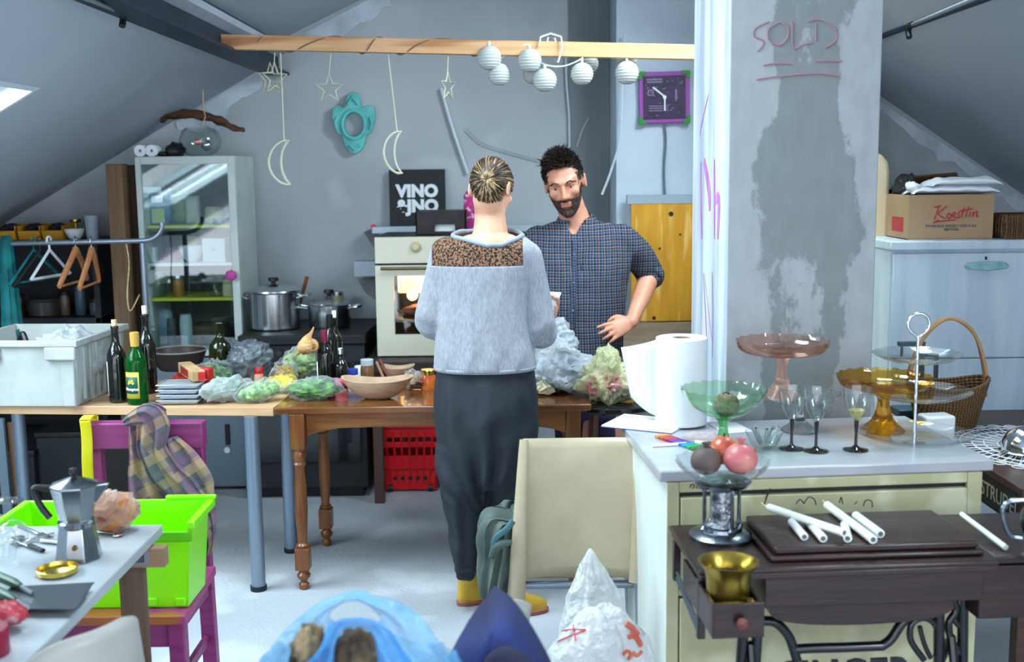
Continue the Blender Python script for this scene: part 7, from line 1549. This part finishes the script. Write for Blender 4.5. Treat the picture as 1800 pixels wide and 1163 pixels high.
# blue carrier bag on a stool
bx = P(628, 1100, 1.95).x; byy = 1.95
s_ = thing('low_stool', 'wooden stool carrying the blue carrier bag', 'stool', (bx, byy, 0)); G().bx(-.18, .18, -.14, .14, .43, .45).build('seat', M['oak'], s_, bevel=.004)
for x in (-.15, .15):
    for y in (-.11, .11): G().bx(x-.015, x+.015, y-.015, y+.015, 0, .43).build('leg', M['oak_v'], s_)
blf = film('blue_film', '#6CB8E2', .3, .3); t = thing('blue_carrier_bag', 'translucent blue carrier bag with loop handles and brown contents', 'bag', (bx, byy, .451)); H_ = P(628, 1128, byy).z-.45; zt_ = P(628, 1046, byy).z-.45
def bluebag(u, v):
    a = 2*PI*u; w = 1+.10*math.sin(PI*v)-.16*max(0, v-.75)/.25; return Vector((.205*w*math.cos(a)*(1+.04*math.sin(9*a)*v), .12*w*math.sin(a)*(1-.25*max(0, v-.6)/.4)*(1+.06*math.sin(11*a)*v), (H_-.02)*v))
crumple(G().grid(bluebag, 80, 24, True), .010, 9, 3).build('bag_film', blf, t, ang=180)
def bpt(px, py, dy): return P(px, py, byy+dy)-Vector((bx, byy, .451))
def panel(name, outl, hole, dy, m, seed):
    o_ = [tuple(bpt(x, y, dy)) for x, y in outl]; h_ = [tuple(bpt(x, y, dy*.6)) for x, y in hole]; o_ = smoothline(o_+[o_[0]], 8)[:-1]; h_ = smoothline(h_+[h_[0]], 8)[:-1]; n = len(o_)
    def fn(u, v):
        i = int(round(u*n)) % n; p = Vector(h_[i]).lerp(Vector(o_[i]), v); return p+Vector((0, .012*math.sin(v*7+seed)+.016*nz((p.x*14, p.z*14, seed)), .004*nz((p.x*20, seed, p.z*20))))
    G().grid(fn, n, 8, True).build(name, m, t, ang=180, solid=.0012)
panel('rear_handle', [(630, 1044), (700, 1062), (760, 1118), (800, 1200), (630, 1215), (450, 1200), (500, 1112), (562, 1062)], [(628, 1062), (652, 1068), (668, 1086), (655, 1098), (622, 1100), (590, 1096), (578, 1084), (600, 1066)], .05, film('blue_rear', '#7CC4EA', .34, .35), 1)
panel('front_handle', [(628, 1084), (678, 1094), (712, 1140), (760, 1220), (620, 1235), (480, 1220), (560, 1140), (582, 1094)], [(628, 1098), (650, 1104), (662, 1130), (660, 1185), (625, 1190), (592, 1185), (590, 1130), (604, 1104)], -.06, film('blue_front', '#56A8E2', .42, .35), 4)
for c, r, cl in ((tuple(bpt(545, 1150, .0)), (.032, .04, .055), '#A8946E'), (tuple(bpt(625, 1160, .0)), (.045, .045, .055), '#6A573E'), ((.0, .0, H_*.38), (.12, .06, .13), '#5E513C')):
    G().ell(c, *r, n=32, m=20, amp=.35, fr=3, seed=3).build('contents', mat('brown_veg%d' % int(r[0]*1000), cl, .8, c2='#2E2418', ns=12), t)

# ---------------- white table bottom left ----------------
WZ = .75; cW_ = PZ(286, 921, WZ)
def wz(px, py): return PZ(px, py, WZ)
t = thing('white_table', 'white topped table at the lower left on a wooden trestle', 'table', (0, 0, 0))
G().bx(-2.2, cW_.x, .9, cW_.y, WZ-.028, WZ).build('tabletop', mat('white_top', '#A3AAB0', .3, coat=.3), t, bevel=.004, seg=3)
wdm = wood('trestle_wood', '#6A5244', '#52402F', .7, st=(10, 10, 1))
a = P(203, 1000, 2.84); b = P(246, 1000, 2.84)
for x in (-2.05, a.x):
    for y in (1.1, 2.86): G().bx(x, x+b.x-a.x, y, y+.03, 0, WZ-.029).build('leg', wdm, t)
a2 = P(184, 998, 2.82); b2_ = P(288, 964, 2.82); cb = G().bx(a2.x-.1, b2_.x, 2.82, 2.855, a2.z, min(b2_.z, WZ-.029)).build('cross_rail', mat('kraft', '#8E7258', .8), t)
c1, c2_ = P(188, 993, 2.819), P(262, 969, 2.819); lb_ = G().bx(c1.x, c2_.x, 2.8185, 2.8199, c1.z, c2_.z).build('barcode_label', mat('label_grey', '#7C7E84', .7), cb)
g = G(); rr = random.Random(2); x = c1.x+.5*(c2_.x-c1.x)
while x < c2_.x-.012: w = rr.choice((.0012, .002, .003)); g.bx(x, x+w, 2.8175, 2.8185, c1.z+.006, c2_.z-.005); x += w+rr.choice((.0015, .0025))
g.add([(c1.x+.015, 2.8178, c1.z+.008), (c1.x+.04, 2.8178, c1.z+.008), (c1.x+.0275, 2.8178, c2_.z-.007)], [(0, 1, 2)]); g.build('barcode', M['black'], lb_, smooth=False)
# moka pot
q = wz(139, 980); mk = thing('moka_pot', 'eight sided aluminium moka pot with a black handle', 'coffee pot', (q.x, q.y, WZ+.001), R(12)); al = mat('aluminium', '#9EA4AA', .22, metal=1, c2='#8E959B', ns=10); mz = P(139, 838, q.y).z-WZ-.012
def oct_(prof, rot=PI/8): return G().lathe(prof, n=8).rz(rot)
h1 = mz*.47
oct_([(.0005, 0), (.056, 0), (.055, .004), (.043, h1*.9), (.0005, h1*.9)]).build('boiler', al, mk, ang=25, bevel=.0012)
G().lathe([(.041, h1*.88), (.044, h1*.92), (.044, h1*1.04), (.041, h1*1.08)], n=40, caps=True).build('collar_ring', al, mk)
oct_([(.038, h1*1.06), (.042, h1*1.2), (.056, mz*.93), (.057, mz*.955), (.0005, mz*.955)]).build('upper_chamber', al, mk, ang=25, bevel=.0012)
ld = oct_([(.058, mz*.955), (.057, mz*.97), (.012, mz*1.06), (.0005, mz*1.06)]).build('lid', al, mk, ang=25); G().lathe([(.005, mz*1.055), (.005, mz*1.08), (.010, mz*1.11), (.009, mz*1.17), (.0005, mz*1.18)], n=14).build('lid_knob', M['black'], ld)
G().hexa([(.038, -.018, mz*.72), (.05, -.014, mz*.72), (.05, .014, mz*.72), (.038, .018, mz*.72)], [(.045, -.02, mz*.955), (.082, -.006, mz*.955), (.082, .006, mz*.955), (.045, .02, mz*.955)]).build('spout', al, mk, bevel=.002)
G().tube(smoothline([(-.050, 0, mz*.93), (-.085, 0, mz*.95), (-.092, 0, mz*.90), (-.078, 0, mz*.7), (-.060, 0, mz*.55)], 5), [.010]*21, 10, flat=.8).build('handle', M['black'], mk)
G().cyl((-.0, -.045, h1*.45), (0, -.056, h1*.45), .006).build('safety_valve', M['brass'], mk)
# bread in a bag, lid, cutlery, glasses
q = wz(200, 930); t = thing('bread_bag', 'plastic bag with brown bread beside the moka pot', 'bread', (q.x, q.y-.02, WZ+.001), R(20)); crumple(G().ell((0, 0, .055), .075, .052, .055, n=56, m=30), .014, 16, 3, zmin=0).build('bag_film', film('bread_film', '#D9C0B0', .35), t, ang=180); G().ell((.004, 0, .052), .066, .044, .046, n=36, m=20, amp=.2, fr=2).build('bread', mat('bread_crust', '#8A4A22', .8, c2='#B87838', ns=14), t)
q = wz(101, 1008); t = thing('jar_top', 'shallow gold jar lid lying upside down', 'lid', (q.x, q.y, WZ+.001)); G().lathe([(.0005, 0), (.040, 0), (.046, .004), (.047, .014), (.044, .015), (.042, .006), (.026, .003), (.024, .005), (.0005, .004)], n=40).build('lid_body', M['gold'], t)
def cutlery(kind, a, b, lb, m=M['steel']):
    a = wz(*a); b = wz(*b); an = math.atan2(b.y-a.y, b.x-a.x); L_ = (b-a).length; t = thing(kind, lb, kind, (a.x, a.y, WZ+.004), an, 'cutlery on the white table')
    if kind == 'fork':
        G().tube(smoothline([(0, 0, .001), (L_*.5, 0, .004), (L_*.68, 0, .001)], 4), [.0045]*9, 8, flat=.5).build('handle', m, t); g = G().bx(L_*.66, L_*.8, -.011, .011, 0, .003)
        for k in range(4): g.bx(L_*.8, L_, -.011+k*.0063, -.0085+k*.0063, 0, .003)
        g.build('tines', m, t)
    else:
        G().tube([(0, 0, .003), (L_*.42, 0, .003)], .007, 8, flat=.7).build('handle', M['black'] if kind == 'knife' else m, t); G().slab([(L_*.4, -.007), (L_, -.003), (L_*.98, .004), (L_*.4, .008)] if kind == 'knife' else [(L_*.42, -.003), (L_*.75, -.003), (L_*.82, -.016), (L_*.92, -.018), (L_, 0), (L_*.92, .018), (L_*.82, .016), (L_*.75, .003), (L_*.42, .003)], .002, .004).build('blade' if kind == 'knife' else 'spoon_bowl', m, t, bevel=.0008)
cutlery('fork', (95, 940), (22, 962), 'steel fork pointing left among the cutlery'); cutlery('fork', (30, 925), (88, 950), 'steel fork crossing the others near the glasses'); cutlery('spoon', (112, 958), (20, 948), 'steel spoon behind the black handled knife'); cutlery('knife', (76, 972), (20, 950), 'table knife with a short black handle'); cutlery('spoon', (160, 936), (216, 944), 'steel spoon lying right of the moka pot')
def upglass(px, py, lb):
    q = wz(px, py); t = thing('upturned_glass', lb, 'glass', (q.x, q.y, WZ+.001)); h = P(px, 880, q.y).z-WZ
    pr = smoothline([(.030, 0), (.036, h*.2), (.037, h*.35), (.028, h*.5), (.006, h*.58), (.004, h*.66), (.004, h*.92), (.012, h*.97), (.034, h)], 3); G().lathe(pr+[(.0005, h+.001)], n=40).build('glass_body', clearg, t, ang=70)
upglass(4, 985, 'upturned stemmed glass at the left frame edge'); upglass(24, 962, 'upturned stemmed glass behind the one at the edge')
# near items: big blade, green handles, red packet
q0, q1 = wz(20, 1060), wz(162, 1052)
t = thing('cleaver', 'wide dark steel blade lying near the table corner', 'cleaver', (q0.x, q0.y, WZ+.016), R(3)); L_ = (q1-q0).length
G().slab([(-.02, -.075), (L_*.97, -.095), (L_, -.082), (L_-.012, .058), (L_*.94, .066), (-.02, .055)], 0, .003).build('blade', mat('dark_steel', '#3C444C', .4, metal=.6), t, bevel=.0008)
gh = mat('green_handle', '#07402A', .4)
for i, (a, b, lb) in enumerate((((-25, 1025), (38, 1052), 'upper dark green handle pointing at the blade'), ((-25, 1052), (30, 1078), 'lower dark green handle nearer the frame edge'))):
    a, b = wz(*a), wz(*b); t = thing('green_handled_tool', lb, 'tool', (b.x, b.y, WZ+.03), math.atan2(a.y-b.y, a.x-b.x)); G().tube([(0, 0, 0), (.03, 0, .0), ((a-b).length+.05, 0, 0)], [.006, .011, .013], 10).build('handle', gh, t); G().tube([(.0, 0, 0), (-.05, 0, -.006)], .004, 6).build('shaft', M['steel'], t)
q = wz(18, 1102); t = thing('red_packet', 'red and white crinkled packet at the lower left edge', 'packet', (q.x-.03, q.y, WZ+.001), R(-15)); crumple(G().ell((0, 0, .028), .07, .04, .028, n=40, m=20), .014, 14, 9, zmin=0).build('packet_body', mat('red_white', '#9E2A3A', .4, c2='#C8A8A8', ns=14, lo=.55, hi=.65), t, ang=180)
q = wz(-8, 1150); t = thing('red_tin', 'dark red tin cut by the lower left frame edge', 'tin', (q.x-.02, q.y, WZ+.001)); G().lathe([(.0005, 0), (.045, 0), (.046, .003), (.046, .05), (.044, .053), (.0005, .053)], n=36).build('tin_body', mat('dark_red_tin', '#7A1030', .35), t)

# ---------------- magenta chair with crate, cloth and ribbon ----------------
mg = M['magenta']; my = 3.46
xl, xr = P(152, 760, my).x, P(357, 760, my).x; zt_ = P(250, 740, my).z; zr2 = P(250, 785, my).z
ch = thing('magenta_chair', 'magenta painted wooden chair facing the camera', 'chair', (0, 0, 0))
for x in (xl, xr-.045):
    G().hexa([(x+.0, my-.02+.05, 0), (x+.045, my-.02+.05, 0), (x+.045, my+.02+.05, 0), (x, my+.02+.05, 0)], [(x, my-.02, zt_-.002), (x+.045, my-.02, zt_-.002), (x+.045, my+.02, zt_-.002), (x, my+.02, zt_-.002)]).build('rear_leg', mg, ch, bevel=.004)
G().bx(xl-.006, xr+.006, my-.03, my+.025, zr2, zt_).build('top_rail', mg, ch, bevel=.005)
sz = .45; fl_ = PZ(326, 1082, sz); sx0, sx1_ = xl-.02, xr+.022; fy = fl_.y
seatm = G().slab([(sx0, fy), (fl_.x+.0, fy), (sx1_, my-.01), (sx0, my-.01)], sz-.028, sz).build('seat', mg, ch, bevel=.004); seatm.data.materials.clear(); seatm.data.materials.append(mat('magenta_worn', '#9A3A6E', .5, c2='#9A5A30', ns=3.2, lo=.55, hi=.60, bump=.1))
for x in (sx0+.02, fl_.x-.055): G().bx(x, x+.045, fy+.01, fy+.055, 0, sz-.029).build('front_leg', mg, ch, bevel=.004)
G().bx(sx0+.066, fl_.x-.056, fy+.02, fy+.04, sz-.10, sz-.029).bx(sx1_-.05, sx1_-.03, fy+.06, my, sz-.10, sz-.029).bx(sx0+.02, sx0+.04, fy+.06, my, sz-.10, sz-.029).build('apron', mg, ch, bevel=.002)
G().bx(sx0+.03, sx0+.045, fy+.05, my+.02, .18, .21).build('stretcher', mg, ch); G().bx(xr-.035, xr-.02, fy+.05, my+.02, .18, .21).build('stretcher', mg, ch)
# lime crate
lg = mat('lime_plastic', '#7FE600', .35, coat=.2); lg.node_tree.nodes['Principled BSDF'].inputs['Subsurface Weight'].default_value = .1; lg2 = mat('lime_band', '#52B000', .35)
fR = PZ(324, 1066, sz+.002); cr_y = fR.y; chh = P(330, 912, cr_y+.0).z-sz-.005; cwid = .50; t = thing('lime_crate', 'bright lime green plastic crate on the magenta chair', 'crate', (fR.x+.012, cr_y, sz+.002)); D_ = .18; ta = .018; wl = .004
g = G()
def wl_(x0, y0, x1, y1, nx, ny, h=chh):
    a = Vector((x0, y0, 0)); b = Vector((x1, y1, 0)); n = Vector((nx, ny, 0)); up = Vector((0, 0, h)); o = n*ta; ex = (b-a).normalized()*ta
    g.hexa([a, b, b-n*wl, a-n*wl], [a+up+o-ex, b+up+o+ex, b+up+o+ex-n*wl, a+up+o-ex-n*wl])
wl_(-cwid, 0, 0, 0, 0, -1, chh-.028); wl_(0, 0, 0, D_, 1, 0); wl_(0, D_, -cwid, D_, 0, 1); wl_(-cwid, D_, -cwid, 0, -1, 0); g.bx(-cwid, 0, 0, D_, 0, wl)
g.build('crate_body', lg, t)
e = ta+.008; G().bx(-cwid-e, e, -e, -ta+.002, chh-.055, chh-.026).build('front_rim', lg2, t, bevel=.003)
G().bx(ta-.004, e+.010, -e, D_+e, chh-.02, chh+.004).build('side_rim', lg, t, bevel=.004); G().bx(-cwid-e, e, D_+ta-.003, D_+e, chh-.02, chh+.004).build('rear_rim', lg, t, bevel=.004); G().bx(-cwid-e-.01, -cwid-ta+.004, -e, D_+e, chh-.02, chh+.004).build('side_rim', lg, t, bevel=.004)
G().bx(-.11, e+.014, D_+.012, D_+e+.004, chh+.003, chh+.016).build('hand_grip', lg, t, bevel=.004)
for x in (-.10, -.02): G().bx(x-.015, x+.015, -.010, -.0005, .004, .03).build('corner_foot', lg, t, bevel=.004)
# yellow ribbon
a = P(150, 738, my-.04); t = thing('yellow_ribbon', 'bright yellow ribbon hanging over the chair back', 'ribbon', a); b = P(149, 850, my-.04)-a
G().grid(lambda u, v: Vector((-.016+.034*u+.002*math.sin(5*v), -.006-.002*math.sin(PI*u)+.002*math.sin(8*v), b.z*v)), 6, 24).grid(lambda u, v: Vector((-.016+.034*u, -.006+.065*v, .006*math.sin(PI*v)+.002)), 6, 8).grid(lambda u, v: Vector((-.016+.034*u, .060, -.12*v)), 6, 8).build('ribbon_band', M['yellow'], t, solid=.0015, ang=180)
# plaid cloth draped over the rail and down the right
pc = plaid('pastel_check', '#3E4650', '#BE9460', '#6A4A66', .085, .36, .20, .9, (0, R(28), 0))
nt = pc.node_tree; bs_ = nt.nodes['Principled BSDF']; src = bs_.inputs['Base Color'].links[0].from_socket; n1 = nt.nodes.new('ShaderNodeTexNoise'); n1.inputs['Scale'].default_value = 7; r1 = nt.nodes.new('ShaderNodeValToRGB'); tcn = nt.nodes.new('ShaderNodeTexCoord'); nt.links.new(tcn.outputs['Object'], n1.inputs['Vector']); nt.links.new(n1.outputs[0], r1.inputs[0])
r1.color_ramp.elements[0].color = lin('#7E9490'); r1.color_ramp.elements[0].position = .38; r1.color_ramp.elements[1].color = lin('#A08498'); r1.color_ramp.elements[1].position = .6; mxn = nt.nodes.new('ShaderNodeMixRGB'); mxn.inputs[0].default_value = .22; nt.links.new(src, mxn.inputs[1]); nt.links.new(r1.outputs[0], mxn.inputs[2]); nt.links.new(mxn.outputs[0], bs_.inputs['Base Color'])
t = thing('plaid_cloth', 'pastel plaid cloth draped over the magenta chair back', 'cloth', P(255, 742, my-.05)); po = Vector(t.location)
def drape(path, folds, seed, n=84, k=6):
    raw = [tuple(P(px, py, yy)-po)+(w, d) for px, py, yy, w, d in path]; rings = []; sm = smoothline(raw, k)
    for i, q in enumerate(sm):
        q2 = sm[min(i+1, len(sm)-1)]; q1 = sm[max(i-1, 0)]; tx, tz_ = q2[0]-q1[0], q2[2]-q1[2]; L_ = math.hypot(tx, tz_) or 1; nx, nz_ = -tz_/L_, tx/L_; r_ = []
        for j in range(n):
            a = 2*PI*j/n; w = q[3]*(1+.05*math.sin(3*a+seed)); d = q[4]*(1+.55*math.sin(folds*a+seed+i*.06)*(.35+.65*abs(math.cos(a)))); r_.append(Vector((q[0]+nx*w*math.cos(a), q[1]+d*math.sin(a), q[2]+nz_*w*math.cos(a))))
        rings.append(r_)
    return G().loft(rings)
g = drape([(220, 744, my-.07, .014, .012), (238, 735, my-.08, .026, .018), (262, 733, my-.07, .040, .03), (268, 755, my-.07, .050, .032), (268, 790, my-.075, .045, .03), (290, 830, my-.075, .050, .03), (322, 862, my-.07, .050, .03), (350, 895, my-.07, .040, .03), (364, 935, my-.065, .026, .022), (366, 972, my-.06, .010, .01)], 7, 1)
g2 = drape([(290, 735, my+.03, .03, .014), (262, 738, my-.0, .055, .05), (262, 790, my-.045, .06, .02), (272, 840, my-.045, .085, .02), (285, 880, my-.045, .095, .02), (290, 893, my-.045, .09, .012)], 9, 3)
g3 = drape([(300, 770, my-.05, .02, .02), (315, 805, my-.05, .055, .024), (338, 850, my-.05, .066, .024), (355, 900, my-.05, .046, .02), (364, 940, my-.05, .02, .012)], 6, 5)
for gg, nm in ((g, 'front_fold'), (g2, 'back_fold'), (g3, 'side_fold')): gg.disp(lambda p: p+Vector((.004*nz(p, 20, 1), .006*nz(p, 20, 2), .004*nz(p, 20, 3)))).build(nm, pc, t, ang=180)

# ---------------- under the tables ----------------
q = P(30, 850, 5.2); 
for i, (px0, px1, pyt, yy, c, lb) in enumerate(((4, 22, 735, 5.1, '#5A6A78', 'grey metal tube leaning under the laminate table at the left'), (26, 44, 742, 5.15, '#6A4A34', 'brown wooden slat leaning behind the laminate table'))):
    a = P((px0+px1)/2, 870, yy); b = P((px0+px1)/2-14, pyt, yy+.1); t = thing('leaning_slat', lb, 'slat', (a.x, yy, 0)); d = b-Vector((a.x, yy, 0)); G().hexa([(-.02, -.01, 0), (.02, -.01, 0), (.02, .01, 0), (-.02, .01, 0)], [(d.x-.02, d.y-.01, d.z), (d.x+.02, d.y-.01, d.z), (d.x+.02, d.y+.01, d.z), (d.x-.02, d.y+.01, d.z)]).build('slat_body', mat('slat%d' % i, c, .6), t)
a0 = P(380, 742, 5.62); b0 = P(425, 860, 5.62)
for i, (px0, px1, y0, c, lb, h) in enumerate(((-40, 60, 5.5, '#15181E', 'dark storage box on the floor under the shelving', .30), (66, 150, 5.55, '#1D2026', 'dark grey storage box beside it under the shelving', .38), (160, 232, 5.6, '#2C2A2A', 'dark brown box behind the magenta chair', .34))):
    xa, xb = P(px0, 840, y0).x, P(px1, 840, y0).x; w = xb-xa; t = thing('storage_box', lb, 'box', ((xa+xb)/2, y0+.15, 0)); G().bx(-w/2, w/2, -.14, .14, 0, h).build('box_body', mat('sbox%d' % i, c, .6), t, bevel=.006); G().bx(-w/2-.006, w/2+.006, -.147, .147, h, h+.025).build('lid', M['black'], t, bevel=.004)
